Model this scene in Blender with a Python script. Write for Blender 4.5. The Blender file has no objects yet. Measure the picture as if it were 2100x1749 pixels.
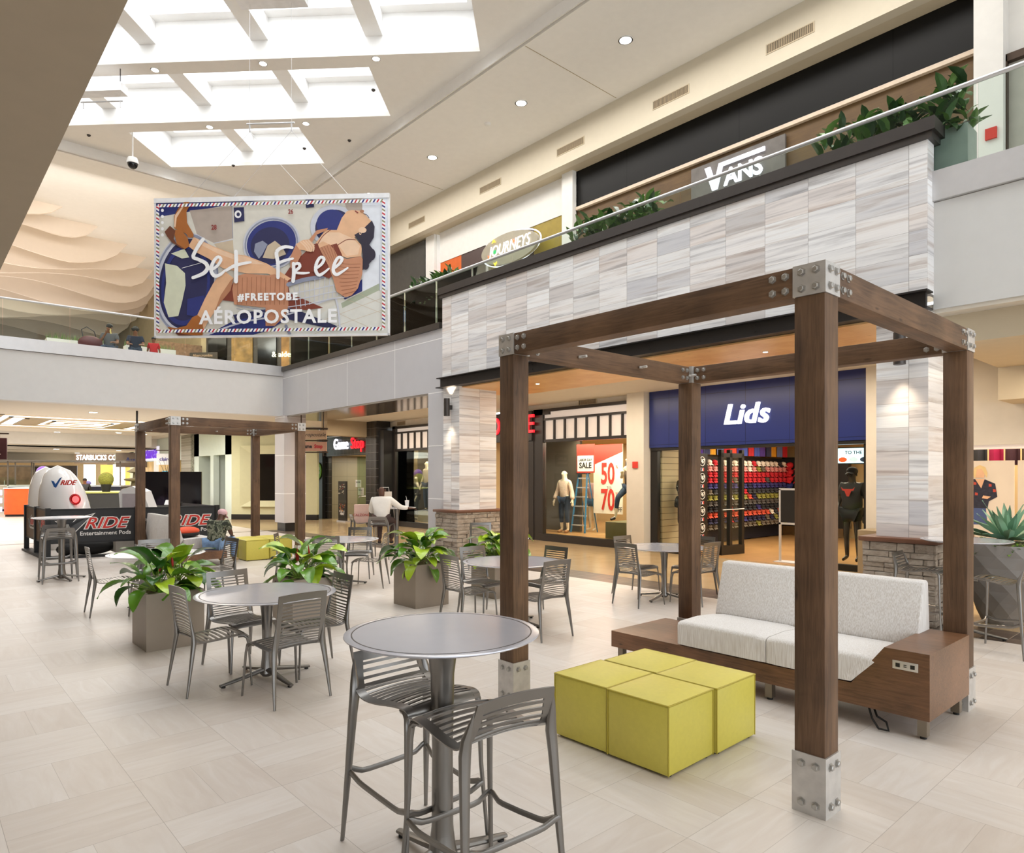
import bpy, math, random
from math import sin, cos, pi, sqrt, atan2, radians
from mathutils import Vector, Matrix
from mathutils.geometry import tessellate_polygon
random.seed(7)
SC = bpy.context.scene
COL = SC.collection

# ---------------------------------------------------------------- camera, world, light, exposure
cam_data = bpy.data.cameras.new('camera')
cam = bpy.data.objects.new('camera', cam_data); COL.objects.link(cam)
YAW = atan2(1250.0, 1400.0)                      # view direction, measured from +Y towards +X
cam.location = (0, 0, 1.83)
cam.rotation_euler = (pi/2, 0, -YAW)
cam_data.sensor_fit = 'HORIZONTAL'; cam_data.sensor_width = 36.0
cam_data.lens = 36.0*1400.0/2100.0
cam_data.shift_y = (976-874.5)/2100.0
cam_data.clip_start = 0.05; cam_data.clip_end = 300
SC.camera = cam
SC.view_settings.view_transform = 'Standard'
SC.view_settings.look = 'None'
SC.view_settings.gamma = 1.0
SC.view_settings.use_curve_mapping = False
SC.view_settings.exposure = 1.42
w = bpy.data.worlds.new('overcast_sky'); SC.world = w; w.use_nodes = True
bg = w.node_tree.nodes['Background']; bg.inputs[0].default_value = (0.89, 0.945, 1.0, 1); bg.inputs[1].default_value = .98

def area_light(name, loc, size, power, color=(1, 1, 1), rot=(0, 0, 0), size_y=None, spread=None):
    d = bpy.data.lights.new(name, 'AREA'); d.energy = power; d.color = color
    d.size = size
    if size_y: d.shape = 'RECTANGLE'; d.size_y = size_y
    if spread: d.spread = spread
    o = bpy.data.objects.new(name, d); COL.objects.link(o); o.location = loc; o.rotation_euler = rot
    return o
def spot_light(name, loc, power, color, rot=(0, 0, 0), angle=1.2, blend=.6, r=.04):
    d = bpy.data.lights.new(name, 'SPOT'); d.energy = power; d.color = color; d.spot_size = angle; d.spot_blend = blend; d.shadow_soft_size = r
    o = bpy.data.objects.new(name, d); COL.objects.link(o); o.location = loc; o.rotation_euler = rot
    return o
def uv2xy(u, v): return ((u+v)/sqrt(2), (u-v)/sqrt(2))
# daylight falling through the skylights (rows run at 45 degrees to the walls)
ROWS = []
for k in range(6):
    uf = 20.54-2.61*k; un = uf-2.16
    vr = -6.91+2.66*k
    vl = max(-11.74-2.66*k, -un-0.6)
    ROWS.append((un, uf, vl, vr))
WARM = (1.0, .87, .70)
for un, uf, vl, vr in ROWS:
    x, y = uv2xy((un+uf)/2, (vl+vr)/2)
    area_light('skylight_daylight', (x, y, 12.9), vr-vl-.6, 6*(vr-vl), (.97, .985, 1), (0, 0, -pi/4), size_y=1.6, spread=radians(165))
# area lights under the ceilings of the lower arcade, the upper gallery and the far concourse
area_light('arcade_light', (11.9, 8, 3.78), .8, 90, WARM, size_y=9)
area_light('arcade_light', (11.6, 18, 3.70), .8, 80, WARM, size_y=8)
area_light('arcade_light', (11.9, 0.2, 3.4), .8, 45, WARM, size_y=4)
area_light('gallery_fill', (11.4, 12, 10.9), 1.5, 185, (1, .97, .93), size_y=18)
area_light('concourse_light', (5, 27, 3.75), 8, 200, (1, .96, .9), size_y=6)
area_light('concourse_light', (3, 41, 3.2), 12, 400, (1, .96, .88), size_y=16)
area_light('concourse_light', (2, 56, 3.2), 12, 180, (1, .92, .78), size_y=8)
area_light('gallery_fill', (1.5, 23.4, 9.9), 10, 100, (1, .94, .88), (pi/2-.5, 0, 0), size_y=.6)  # added light without a fitting, brightens the fin faces towards the hall
area_light('gallery_fill', (2, 34, 7.0), 8, 120, (1, .93, .88), (pi, 0, 0), size_y=10)  # added light in mid-air, shines up to brighten the ceiling fins
area_light('gallery_fill', (7, 27, 8.4), 5, 120, (1, .86, .7), size_y=4)

# ---------------------------------------------------------------- materials
def hx(h):
    h = h.lstrip('#'); c = [int(h[i:i+2], 16)/255 for i in (0, 2, 4)]
    return tuple((x/12.92 if x <= .04045 else ((x+.055)/1.055)**2.4) for x in c)+(1.0,)
MC = {}
class NT:
    def __init__(s, name):
        s.m = bpy.data.materials.new(name); s.m.use_nodes = True; s.t = s.m.node_tree; s.n = s.t.nodes; s.l = s.t.links
        s.b = s.n['Principled BSDF']
    def add(s, t, **k):
        n = s.n.new(t)
        for a, v in k.items(): setattr(n, a, v)
        return n
    def link(s, a, b): s.l.new(a, b)
    def coord(s, scale=(1, 1, 1), rot=(0, 0, 0), kind='Object'):
        tc = s.add('ShaderNodeTexCoord'); mp = s.add('ShaderNodeMapping')
        mp.inputs['Scale'].default_value = scale; mp.inputs['Rotation'].default_value = rot
        s.link(tc.outputs[kind], mp.inputs[0]); return mp.outputs[0]
    def noise(s, vec, scale, detail=3, rough=.5, dist=0):
        n = s.add('ShaderNodeTexNoise'); n.inputs['Scale'].default_value = scale; n.inputs['Detail'].default_value = detail
        n.inputs['Roughness'].default_value = rough; n.inputs['Distortion'].default_value = dist
        s.link(vec, n.inputs['Vector']); return n.outputs['Fac']
    def ramp(s, fac, stops):
        r = s.add('ShaderNodeValToRGB'); e = r.color_ramp.elements
        while len(e) > len(stops): e.remove(e[-1])
        while len(e) < len(stops): e.new(.5)
        for i, (p, c) in enumerate(stops): e[i].position = p; e[i].color = c
        s.link(fac, r.inputs[0]); return r.outputs[0]
    def mix(s, fac, a, b, mode='MIX'):
        n = s.add('ShaderNodeMix', data_type='RGBA', blend_type=mode)
        for sock, v in ((n.inputs[0], fac), (n.inputs[6], a), (n.inputs[7], b)):
            if hasattr(v, 'links'): s.link(v, sock)
            else: sock.default_value = v
        return n.outputs[2]
    def bump(s, h, strength=.3, dist=.01):
        n = s.add('ShaderNodeBump'); n.inputs['Strength'].default_value = strength; n.inputs['Distance'].default_value = dist
        s.link(h, n.inputs['Height']); s.link(n.outputs[0], s.b.inputs['Normal'])
    def math(s, op, a, b=None):
        n = s.add('ShaderNodeMath', operation=op)
        for sock, v in ((n.inputs[0], a), (n.inputs[1], b)):
            if v is None: continue
            if hasattr(v, 'links'): s.link(v, sock)
            else: sock.default_value = v
        return n.outputs[0]
def mat(name, col, rough=.5, metal=0.0, var=.06, nscale=6, bump=0, emit=0, spec=.5, coat=0, alpha=None):
    """plain procedural surface: base colour with a faint noise variation"""
    if name in MC: return MC[name]
    s = NT(name); c = hx(col) if isinstance(col, str) else tuple(col)+(1.0,)*(4-len(col))
    lo = tuple(x*(1-var) for x in c[:3])+(1,); hi = tuple(min(1, x*(1+var)) for x in c[:3])+(1,)
    f = s.noise(s.coord(), nscale, 4)
    s.link(s.ramp(f, [(.3, lo), (.7, hi)]), s.b.inputs['Base Color'])
    s.b.inputs['Roughness'].default_value = rough; s.b.inputs['Metallic'].default_value = metal
    s.b.inputs['Specular IOR Level'].default_value = spec; s.b.inputs['Coat Weight'].default_value = coat
    if bump: s.bump(s.noise(s.coord(), nscale*8, 4), bump, .01)
    if emit:
        s.b.inputs['Emission Color'].default_value = c; s.b.inputs['Emission Strength'].default_value = emit
    MC[name] = s.m; return s.m
def glassmat(name, tint=(.93, .97, .95), rough=.0, fres=1.2):
    if name in MC: return MC[name]
    m = bpy.data.materials.new(name); m.use_nodes = True; t = m.node_tree; n = t.nodes
    n.remove(n['Principled BSDF']); o = n['Material Output']
    tr = n.new('ShaderNodeBsdfTransparent'); tr.inputs[0].default_value = tuple(tint)+(1,)
    gl = n.new('ShaderNodeBsdfGlossy'); gl.inputs['Roughness'].default_value = rough; gl.inputs[0].default_value = (.9, .95, .93, 1)
    fr = n.new('ShaderNodeFresnel'); fr.inputs[0].default_value = fres
    mx = n.new('ShaderNodeMixShader'); t.links.new(fr.outputs[0], mx.inputs[0]); t.links.new(tr.outputs[0], mx.inputs[1]); t.links.new(gl.outputs[0], mx.inputs[2])
    t.links.new(mx.outputs[0], o.inputs[0]); MC[name] = m; return m
def woodmat(name, dark, light, axis='Z', rough=.55, scale=1.0, bump=.25):
    if name in MC: return MC[name]
    s = NT(name); sc = {'X': (.9, 14, 14), 'Y': (14, .9, 14), 'Z': (14, 14, .9)}[axis]
    v = s.coord(tuple(x*scale for x in sc))
    f = s.noise(v, 2.2, 8, .65, 1.2); g = s.noise(s.coord((1.3, 1.3, 1.3)), 1.6, 3)
    c = s.ramp(f, [(.28, hx(dark)), (.72, hx(light))])
    c2 = s.mix(.45, c, s.ramp(g, [(.35, hx(dark)), (.7, hx(light))]))
    # knots
    vo = s.add('ShaderNodeTexVoronoi'); vo.inputs['Scale'].default_value = 2.3*scale
    s.link(s.coord({'X': (.8, 3, 3), 'Y': (3, .8, 3), 'Z': (3, 3, .8)}[axis]), vo.inputs['Vector'])
    k = s.ramp(vo.outputs['Distance'], [(.0, (1, 1, 1, 1)), (.1, (0, 0, 0, 1))])
    dk = tuple(x*.35 for x in hx(dark)[:3])+(1,)
    s.link(s.mix(k, c2, dk), s.b.inputs['Base Color'])
    s.b.inputs['Roughness'].default_value = rough
    if bump: s.bump(f, bump, .004)
    MC[name] = s.m; return s.m

# ---------------------------------------------------------------- mesh builder
class MB:
    def __init__(s): s.v = []; s.f = []; s.m = []
    def add(s, vs, fs, m=0):
        o = len(s.v); s.v += [tuple(v) for v in vs]; s.f += [tuple(i+o for i in f) for f in fs]; s.m += [m]*len(fs); return s
    def box(s, x0, x1, y0, y1, z0, z1, m=0):
        x0, x1 = sorted((x0, x1)); y0, y1 = sorted((y0, y1)); z0, z1 = sorted((z0, z1))
        return s.add([(x0, y0, z0), (x1, y0, z0), (x1, y1, z0), (x0, y1, z0), (x0, y0, z1), (x1, y0, z1), (x1, y1, z1), (x0, y1, z1)],
                     [(0, 3, 2, 1), (4, 5, 6, 7), (0, 1, 5, 4), (1, 2, 6, 5), (2, 3, 7, 6), (3, 0, 4, 7)], m)
    def bbox(s, x0, x1, y0, y1, z0, z1, b=.01, m=0):
        """box with chamfered edges"""
        x0, x1 = sorted((x0, x1)); y0, y1 = sorted((y0, y1)); z0, z1 = sorted((z0, z1))
        prof = []
        for (cx, cy, a0) in ((x1-b, y1-b, 0), (x0+b, y1-b, 90), (x0+b, y0+b, 180), (x1-b, y0+b, 270)):
            for a in (0, 45, 90): prof.append((cx+b*cos(radians(a0+a)), cy+b*sin(radians(a0+a))))
        inner = []
        for (cx, cy) in ((x1-b, y1-b), (x0+b, y1-b), (x0+b, y0+b), (x1-b, y0+b)):
            inner += [(cx, cy)]*3
        n = 12; vs = []
        for zz, k in ((z0, 1), (z0+b*.3, .3), (z0+b, 0), (z1-b, 0), (z1-b*.3, .3), (z1, 1)):
            for i in range(n): vs.append((prof[i][0]*(1-k)+inner[i][0]*k, prof[i][1]*(1-k)+inner[i][1]*k, zz))
        fs = []
        for r in range(5):
            for i in range(n): fs.append((r*n+i, r*n+(i+1) % n, (r+1)*n+(i+1) % n, (r+1)*n+i))
        fs.append(tuple(reversed(range(n)))); fs.append(tuple(range(5*n, 6*n)))
        return s.add(vs, fs, m)
    def prism(s, poly, off, m=0):
        n = len(poly); off = Vector(off); a = [Vector(p) for p in poly]; b = [p+off for p in a]
        return s.add(a+b, [tuple(reversed(range(n))), tuple(range(n, 2*n))]+[(i, (i+1) % n, n+(i+1) % n, n+i) for i in range(n)], m)
    def quad(s, a, b, c, d, m=0): return s.add([a, b, c, d], [(0, 1, 2, 3)], m)
    def tube(s, path, rad, n=10, m=0, cap=True, flat=(1, 1)):
        path = [Vector(p) for p in path]; N = len(path)
        if not hasattr(rad, '__len__'): rad = [rad]*N
        vs = []; up = None
        for i, p in enumerate(path):
            t = (path[min(i+1, N-1)]-path[max(i-1, 0)]).normalized()
            if up is None:
                up = Vector((0, 0, 1)) if abs(t.z) < .9 else Vector((0, 1, 0))
            a = t.cross(up)
            if a.length < 1e-6: a = t.orthogonal()
            a.normalize(); b = a.cross(t).normalized(); up = b
            for k in range(n):
                q = 2*pi*k/n; vs.append(p+a*cos(q)*rad[i]*flat[0]+b*sin(q)*rad[i]*flat[1])
        fs = [(i*n+k, i*n+(k+1) % n, (i+1)*n+(k+1) % n, (i+1)*n+k) for i in range(N-1) for k in range(n)]
        if cap: fs += [tuple(reversed(range(n))), tuple(range((N-1)*n, N*n))]
        return s.add(vs, fs, m)
    def lathe(s, prof, c=(0, 0, 0), n=24, m=0, sx=1, sy=1, cap=True):
        vs = []; P = len(prof)
        for r, z in prof:
            for k in range(n): vs.append((c[0]+r*sx*cos(2*pi*k/n), c[1]+r*sy*sin(2*pi*k/n), c[2]+z))
        fs = [(i*n+k, i*n+(k+1) % n, (i+1)*n+(k+1) % n, (i+1)*n+k) for i in range(P-1) for k in range(n)]
        if cap: fs += [tuple(reversed(range(n))), tuple(range((P-1)*n, P*n))]
        return s.add(vs, fs, m)
    def sphere(s, c, r, n=12, k=8, m=0):
        if not hasattr(r, '__len__'): r = (r, r, r)
        vs = [(c[0]+r[0]*sin(pi*j/k)*cos(2*pi*i/n), c[1]+r[1]*sin(pi*j/k)*sin(2*pi*i/n), c[2]+r[2]*cos(pi*j/k)) for j in range(1, k) for i in range(n)]
        T = len(vs); vs += [(c[0], c[1], c[2]+r[2]), (c[0], c[1], c[2]-r[2])]
        fs = [(j*n+i, (j+1)*n+i, (j+1)*n+(i+1) % n, j*n+(i+1) % n) for j in range(k-2) for i in range(n)]
        fs += [(T, i, (i+1) % n) for i in range(n)]+[(T+1, (k-2)*n+(i+1) % n, (k-2)*n+i) for i in range(n)]
        return s.add(vs, fs, m)
    def sheet(s, fn, nu, nv, th=.004, m=0, u0=0, u1=1, v0=0, v1=1):
        """thick curved sheet: fn(u,v)->Vector"""
        P = [[Vector(fn(u0+(u1-u0)*i/nu, v0+(v1-v0)*j/nv)) for j in range(nv+1)] for i in range(nu+1)]
        vs = []; 
        for i in range(nu+1):
            for j in range(nv+1):
                du = P[min(i+1, nu)][j]-P[max(i-1, 0)][j]; dv = P[i][min(j+1, nv)]-P[i][max(j-1, 0)]
                nn = du.cross(dv).normalized()*th/2
                vs.append(P[i][j]+nn); vs.append(P[i][j]-nn)
        ix = lambda i, j, k: (i*(nv+1)+j)*2+k
        fs = []
        for i in range(nu):
            for j in range(nv):
                fs.append((ix(i, j, 0), ix(i+1, j, 0), ix(i+1, j+1, 0), ix(i, j+1, 0)))
                fs.append((ix(i, j, 1), ix(i, j+1, 1), ix(i+1, j+1, 1), ix(i+1, j, 1)))
        for i in range(nu):
            fs.append((ix(i, 0, 0), ix(i, 0, 1), ix(i+1, 0, 1), ix(i+1, 0, 0))); fs.append((ix(i, nv, 0), ix(i+1, nv, 0), ix(i+1, nv, 1), ix(i, nv, 1)))
        for j in range(nv):
            fs.append((ix(0, j, 0), ix(0, j+1, 0), ix(0, j+1, 1), ix(0, j, 1))); fs.append((ix(nu, j, 0), ix(nu, j, 1), ix(nu, j+1, 1), ix(nu, j+1, 0)))
        return s.add(vs, fs, m)
    def holed(s, outer, holes, z, th, m=0):
        """horizontal slab with holes; outer and holes are lists of (x,y)"""
        rings = [outer]+list(holes); flat = [p for r in rings for p in r]
        tris = tessellate_polygon([[Vector((p[0], p[1], 0)) for p in r] for r in rings])
        n = len(flat); vs = [(p[0], p[1], z) for p in flat]+[(p[0], p[1], z+th) for p in flat]
        fs = [tuple(t) for t in tris]+[tuple(i+n for i in t) for t in tris]
        o = 0
        for r in rings:
            k = len(r)
            fs += [(o+i, o+(i+1) % k, n+o+(i+1) % k, n+o+i) for i in range(k)]; o += k
        return s.add(vs, fs, m)
    def xf(s, M, start=0):
        for i in range(start, len(s.v)): s.v[i] = tuple(M @ Vector(s.v[i]))
        return s
    def build(s, name, mats, parent=None, smooth=35, loc=None, rotz=0):
        me = bpy.data.meshes.new(name); me.from_pydata(s.v, [], s.f)
        if not isinstance(mats, (list, tuple)): mats = [mats]
        for m in mats: me.materials.append(m)
        if len(mats) > 1: me.polygons.foreach_set('material_index', s.m)
        me.validate(); me.update()
        import bmesh as _b
        bm = _b.new(); bm.from_mesh(me); _b.ops.recalc_face_normals(bm, faces=bm.faces); bm.to_mesh(me); bm.free()
        if smooth:
            me.polygons.foreach_set('use_smooth', [True]*len(me.polygons)); me.set_sharp_from_angle(angle=radians(smooth))
        o = bpy.data.objects.new(name, me); COL.objects.link(o)
        if parent is not None: o.parent = parent
        if loc is not None: o.location = loc
        if rotz: o.rotation_euler = (0, 0, rotz)
        return o
def tag(o, label, cat, group=None, kind=None):
    o['label'] = label; o['category'] = cat
    if group: o['group'] = group
    if kind: o['kind'] = kind
    return o
def thing(name, label, cat, loc=(0, 0, 0), rotz=0, group=None):
    o = bpy.data.objects.new(name, None); COL.objects.link(o); o.location = loc; o.rotation_euler = (0, 0, rotz)
    o.empty_display_size = .1
    return tag(o, label, cat, group)
def struct(o): o['kind'] = 'structure'; return o
def children(o): return [c for c in bpy.data.objects if c.parent == o]
KIDS = {}
def dup(root, loc, rotz, label=None, group=None, scale=None):
    if root.name not in KIDS: KIDS[root.name] = [(c, children(c)) for c in children(root)]
    r = root.copy(); COL.objects.link(r); r.location = loc; r.rotation_euler = (0, 0, rotz)
    if scale: r.scale = scale
    if label: r['label'] = label
    if group: r['group'] = group
    for c, gs in KIDS[root.name]:
        d = c.copy(); COL.objects.link(d); d.parent = r
        for g in gs:
            e = g.copy(); COL.objects.link(e); e.parent = d
    return r
def text(name, body, size, m, loc, face='-X', parent=None, ext=.01, shear=0, align='CENTER', bold=0, sx=1.0, space=1.0, rotz=None):
    """lettering as a real extruded mesh; face = direction it looks at"""
    cu = bpy.data.curves.new(name, 'FONT'); cu.body = body; cu.size = size; cu.extrude = ext; cu.shear = shear
    cu.align_x = align; cu.align_y = 'CENTER'; cu.offset = bold; cu.space_character = space; cu.resolution_u = 3
    t = bpy.data.objects.new(name, cu); COL.objects.link(t)
    dg = bpy.context.evaluated_depsgraph_get(); me = bpy.data.meshes.new_from_object(t.evaluated_get(dg))
    bpy.data.objects.remove(t); bpy.data.curves.remove(cu)
    me.name = name; me.materials.clear(); me.materials.append(m)
    rz = rotz if rotz is not None else {'-X': -pi/2, '-Y': 0, '+X': pi/2, '+Y': pi}[face]
    M = Matrix.Rotation(rz, 4, 'Z') @ Matrix.Rotation(pi/2, 4, 'X') @ Matrix.Diagonal((sx, 1, 1, 1))
    me.transform(M); me.update()
    o = bpy.data.objects.new(name, me); COL.objects.link(o); o.location = loc
    if parent is not None: o.parent = parent
    return o
def skin(name, pts, edges, rad, m, parent=None, sub=2, root=0):
    """one continuous limb/body surface grown over a skeleton"""
    me = bpy.data.meshes.new(name); me.from_pydata([tuple(p) for p in pts], edges, [])
    o = bpy.data.objects.new(name, me); COL.objects.link(o)
    o.modifiers.new('skin', 'SKIN'); sb = o.modifiers.new('sub', 'SUBSURF'); sb.levels = sub; sb.render_levels = sub
    if not me.skin_vertices: pass
    for i, r in enumerate(rad):
        sv = me.skin_vertices[0].data[i]; sv.radius = r if hasattr(r, '__len__') else (r, r); sv.use_root = (i == root)
    dg = bpy.context.evaluated_depsgraph_get(); nm = bpy.data.meshes.new_from_object(o.evaluated_get(dg))
    bpy.data.objects.remove(o); bpy.data.meshes.remove(me)
    nm.name = name; nm.materials.clear(); nm.materials.append(m)
    nm.polygons.foreach_set('use_smooth', [True]*len(nm.polygons))
    q = bpy.data.objects.new(name, nm); COL.objects.link(q)
    if parent is not None: q.parent = parent
    return q
# ================================================================ setting materials
def tile_floor():
    """basket-weave of two-plank squares; the stone streaks follow each plank"""
    s = NT('limestone_floor_tile'); S = .6435
    tc = s.add('ShaderNodeTexCoord'); sp = s.add('ShaderNodeSeparateXYZ'); s.link(tc.outputs['Object'], sp.inputs[0])
    gx = s.math('DIVIDE', s.math('ADD', sp.outputs['X'], -.385+S*60), S); gy = s.math('DIVIDE', s.math('ADD', sp.outputs['Y'], -3.914+S*60), S)
    cx, cy = s.math('FLOOR', gx), s.math('FLOOR', gy); fx, fy = s.math('FRACT', gx), s.math('FRACT', gy)
    par = s.math('MULTIPLY', s.math('FRACT', s.math('MULTIPLY', s.math('ADD', cx, cy), .5)), 2.0); inv = s.math('SUBTRACT', 1.0, par)
    w = .0045
    edge = s.math('MAXIMUM', s.math('LESS_THAN', fx, w), s.math('LESS_THAN', fy, w))
    mid = s.math('MAXIMUM', s.math('MULTIPLY', s.math('LESS_THAN', s.math('ABSOLUTE', s.math('SUBTRACT', fy, .5)), w/2), inv), s.math('MULTIPLY', s.math('LESS_THAN', s.math('ABSOLUTE', s.math('SUBTRACT', fx, .5)), w/2), par))
    half = s.math('ADD', s.math('MULTIPLY', s.math('GREATER_THAN', fy, .5), inv), s.math('MULTIPLY', s.math('GREATER_THAN', fx, .5), par))
    cv = s.add('ShaderNodeCombineXYZ'); s.link(cx, cv.inputs[0]); s.link(cy, cv.inputs[1]); s.link(half, cv.inputs[2])
    wn = s.add('ShaderNodeTexWhiteNoise', noise_dimensions='3D'); s.link(cv.outputs[0], wn.inputs['Vector'])
    def streak(px, py):
        c = s.add('ShaderNodeCombineXYZ'); s.link(s.math('MULTIPLY', sp.outputs['X'], px), c.inputs[0]); s.link(s.math('MULTIPLY', sp.outputs['Y'], py), c.inputs[1]); s.link(s.math('MULTIPLY', wn.outputs['Value'], 30), c.inputs[2])
        return s.noise(c.outputs[0], 1.5, 5, .6, 1.0)
    n1 = streak(1.3, 8); n2 = streak(8, 1.3)
    f = s.math('ADD', s.math('MULTIPLY', n1, inv), s.math('MULTIPLY', n2, par))
    c = s.ramp(f, [(.2, hx('D3C9C0')), (.5, hx('DAD2CA')), (.8, hx('E2DCD7'))])
    tone = s.ramp(wn.outputs['Value'], [(0, hx('F3EFEB')), (1, hx('FFFFFF'))]); c = s.mix(.9, c, tone, 'MULTIPLY')
    j = s.math('MAXIMUM', edge, s.math('MULTIPLY', mid, .7))
    s.link(s.mix(s.math('MULTIPLY', j, .8), c, hx('A0958A')), s.b.inputs['Base Color']); s.b.inputs['Roughness'].default_value = .36
    return s.m
def polished_floor():
    s = NT('polished_tan_floor')
    br = s.add('ShaderNodeTexBrick'); s.link(s.coord(), br.inputs['Vector'])
    br.inputs['Color1'].default_value = hx('BFA47C'); br.inputs['Color2'].default_value = hx('C9AF88'); br.inputs['Mortar'].default_value = hx('A98F6C')
    br.inputs['Scale'].default_value = 1; br.inputs['Mortar Size'].default_value = .003; br.inputs['Brick Width'].default_value = .61; br.inputs['Row Height'].default_value = .61; br.offset = 0
    n = s.ramp(s.noise(s.coord(), 2.2, 4), [(.3, hx('B79C74')), (.7, hx('CDB48E'))])
    s.link(s.mix(.5, br.outputs['Color'], n), s.b.inputs['Base Color']); s.b.inputs['Roughness'].default_value = .16
    return s.m
def dark_band():
    s = NT('dark_slate_tile_band')
    br = s.add('ShaderNodeTexBrick'); s.link(s.coord(), br.inputs['Vector'])
    br.inputs['Color1'].default_value = hx('4A3F38'); br.inputs['Color2'].default_value = hx('6B5A4C'); br.inputs['Mortar'].default_value = hx('A09282')
    br.inputs['Scale'].default_value = 1; br.inputs['Mortar Size'].default_value = .004; br.inputs['Brick Width'].default_value = .3; br.inputs['Row Height'].default_value = .25; br.offset = 0
    s.link(br.outputs['Color'], s.b.inputs['Base Color']); s.b.inputs['Roughness'].default_value = .3
    return s.m
def streak_tile(name, horiz):
    """stack-bonded stone-look tiles with horizontal grey, white and mauve streaks; every tile has its own cut of the stone"""
    s = NT(name)
    tc = s.add('ShaderNodeTexCoord'); sp = s.add('ShaderNodeSeparateXYZ'); s.link(tc.outputs['Object'], sp.inputs[0])
    h = sp.outputs['Y'] if horiz == 'Y' else sp.outputs['X']; z = sp.outputs['Z']
    W, Hh = .637, .305
    off = .12 if horiz == 'Y' else .2
    hh = s.math('ADD', h, off)
    col = s.math('FLOOR', s.math('DIVIDE', hh, W)); row = s.math('FLOOR', s.math('DIVIDE', z, Hh))
    cv = s.add('ShaderNodeCombineXYZ'); s.link(col, cv.inputs[0]); s.link(row, cv.inputs[1])
    wn = s.add('ShaderNodeTexWhiteNoise', noise_dimensions='2D'); s.link(cv.outputs[0], wn.inputs['Vector'])
    cc = s.add('ShaderNodeCombineXYZ'); s.link(s.math('MULTIPLY', h, .24), cc.inputs[0])
    s.link(s.math('ADD', s.math('MULTIPLY', z, 5.5), s.math('MULTIPLY', h, .0)), cc.inputs[1]); s.link(s.math('MULTIPLY', wn.outputs['Value'], 40), cc.inputs[2])
    f = s.noise(cc.outputs[0], 1.5, 6, .62, .35)
    c = s.ramp(f, [(.26, hx('A5A19F')), (.36, hx('CCCBCC')), (.44, hx('EDEDEE')), (.52, hx('F8F8F8')), (.6, hx('E6E2DF')), (.68, hx('CBC1BC')), (.78, hx('ECEBEB'))])
    tone = s.ramp(wn.outputs['Value'], [(0, hx('D3D3D8')), (.2, hx('EDEBEA')), (.55, hx('FFFFFF')), (.8, hx('EFE5DF')), (1, hx('CFCBCA'))])
    c = s.mix(.85, c, tone, 'MULTIPLY')
    # joints
    fh = s.math('FRACT', s.math('DIVIDE', hh, W)); fz = s.math('FRACT', s.math('DIVIDE', z, Hh))
    j = s.math('MAXIMUM', s.math('LESS_THAN', fh, .007), s.math('MULTIPLY', s.math('LESS_THAN', fz, .012), .7))
    s.link(s.mix(j, c, hx('8E8782')), s.b.inputs['Base Color']); s.b.inputs['Roughness'].default_value = .35
    MC[name] = s.m; return s.m
def panel_mat(name, base, line, axis, W, Hh, ofs=0, zo=0, lw=.018, rough=.4, w2=None):
    """smooth cladding with a grid of joints; axis = which of X / Y runs along the face"""
    if name in MC: return MC[name]
    s = NT(name); tc = s.add('ShaderNodeTexCoord'); sp = s.add('ShaderNodeSeparateXYZ'); s.link(tc.outputs['Object'], sp.inputs[0])
    fh = s.math('FRACT', s.math('DIVIDE', s.math('ADD', sp.outputs[axis], ofs), W)); fz = s.math('FRACT', s.math('DIVIDE', s.math('ADD', sp.outputs['Z'], zo), Hh))
    j = s.math('MAXIMUM', s.math('LESS_THAN', fh, lw/W), s.math('LESS_THAN', fz, lw/Hh))
    b = s.ramp(s.noise(s.coord(), 3, 3), [(.3, tuple(x*.97 for x in hx(base)[:3])+(1,)), (.7, hx(base))])
    s.link(s.mix(j, b, hx(line)), s.b.inputs['Base Color']); s.b.inputs['Roughness'].default_value = rough
    if name == 'black_fascia': s.b.inputs['Specular IOR Level'].default_value = .15
    MC[name] = s.m; return s.m
M_FLOOR = tile_floor(); M_POL = polished_floor(); M_BAND = dark_band()
M_TY = streak_tile('streaked_stone_tile_front', 'Y'); M_TX = streak_tile('streaked_stone_tile_side', 'X')
M_CEIL = mat('warm_white_ceiling', 'ECE8E2', .9, var=.015)
M_WHITE = mat('white_paint', 'E9E6E1', .8, var=.02)
M_SHAFT = mat('white_skylight_shaft', 'F2F1EF', .9, var=.01)
M_BEIGE = mat('beige_paint', 'C4B69C', .8, var=.02)
M_BEIGE2 = mat('pale_beige_paint', 'D5CDBF', .8, var=.02)
M_TAUPE = mat('taupe_soffit_paint', 'A9977C', .85, var=.02)
M_BLACK = mat('black_panel', '1F1D1C', .35, var=.05)
M_CHAR = mat('charcoal_metal', '4B4643', .4, .6, var=.04)
M_BEAM = mat('black_steel', '2B2725', .45, .3, var=.06)
M_STEEL = mat('brushed_steel', 'D6D5D6', .4, .55, var=.03)
M_GAL = mat('galvanised_plate', 'CBC8C4', .42, .4, var=.10, nscale=14)
M_GRAYP = panel_mat('grey_cladding', 'C6C6CA', 'F4F4F4', 'Y', 2.52, 1.26, .02, 1.76-.52, rough=.32)
M_GLASS = glassmat('clear_glass', (.95, .98, .965)); M_RAILGLASS = glassmat('railing_glass', (.90, .95, .93), 0, 1.25)
M_PINE = woodmat('knotty_pine_boards', 'D29C5C', 'F0CC94', 'Y', .4, 1.3, .1)
M_CAPW = woodmat('stained_ledge', '5E3B28', '7E5540', 'Y', .45, 1.5)

# ================================================================ floors
struct(MB().box(-12, 9.05, -8, 70, -.15, 0).build('floor', M_FLOOR, smooth=0))
struct(MB().box(9.05, 9.75, -8, 22.6, -.15, 0).box(-6, 9.05, 22.4, 22.6, .0, .001).build('floor', M_BAND, smooth=0))
struct(MB().box(9.75, 13.62, -8, 30, -.15, 0).box(9.05, 9.75, 22.6, 30, -.15, 0).box(9.05, 14, 30, 70, -.15, 0).build('floor', M_POL, smooth=0))

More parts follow.
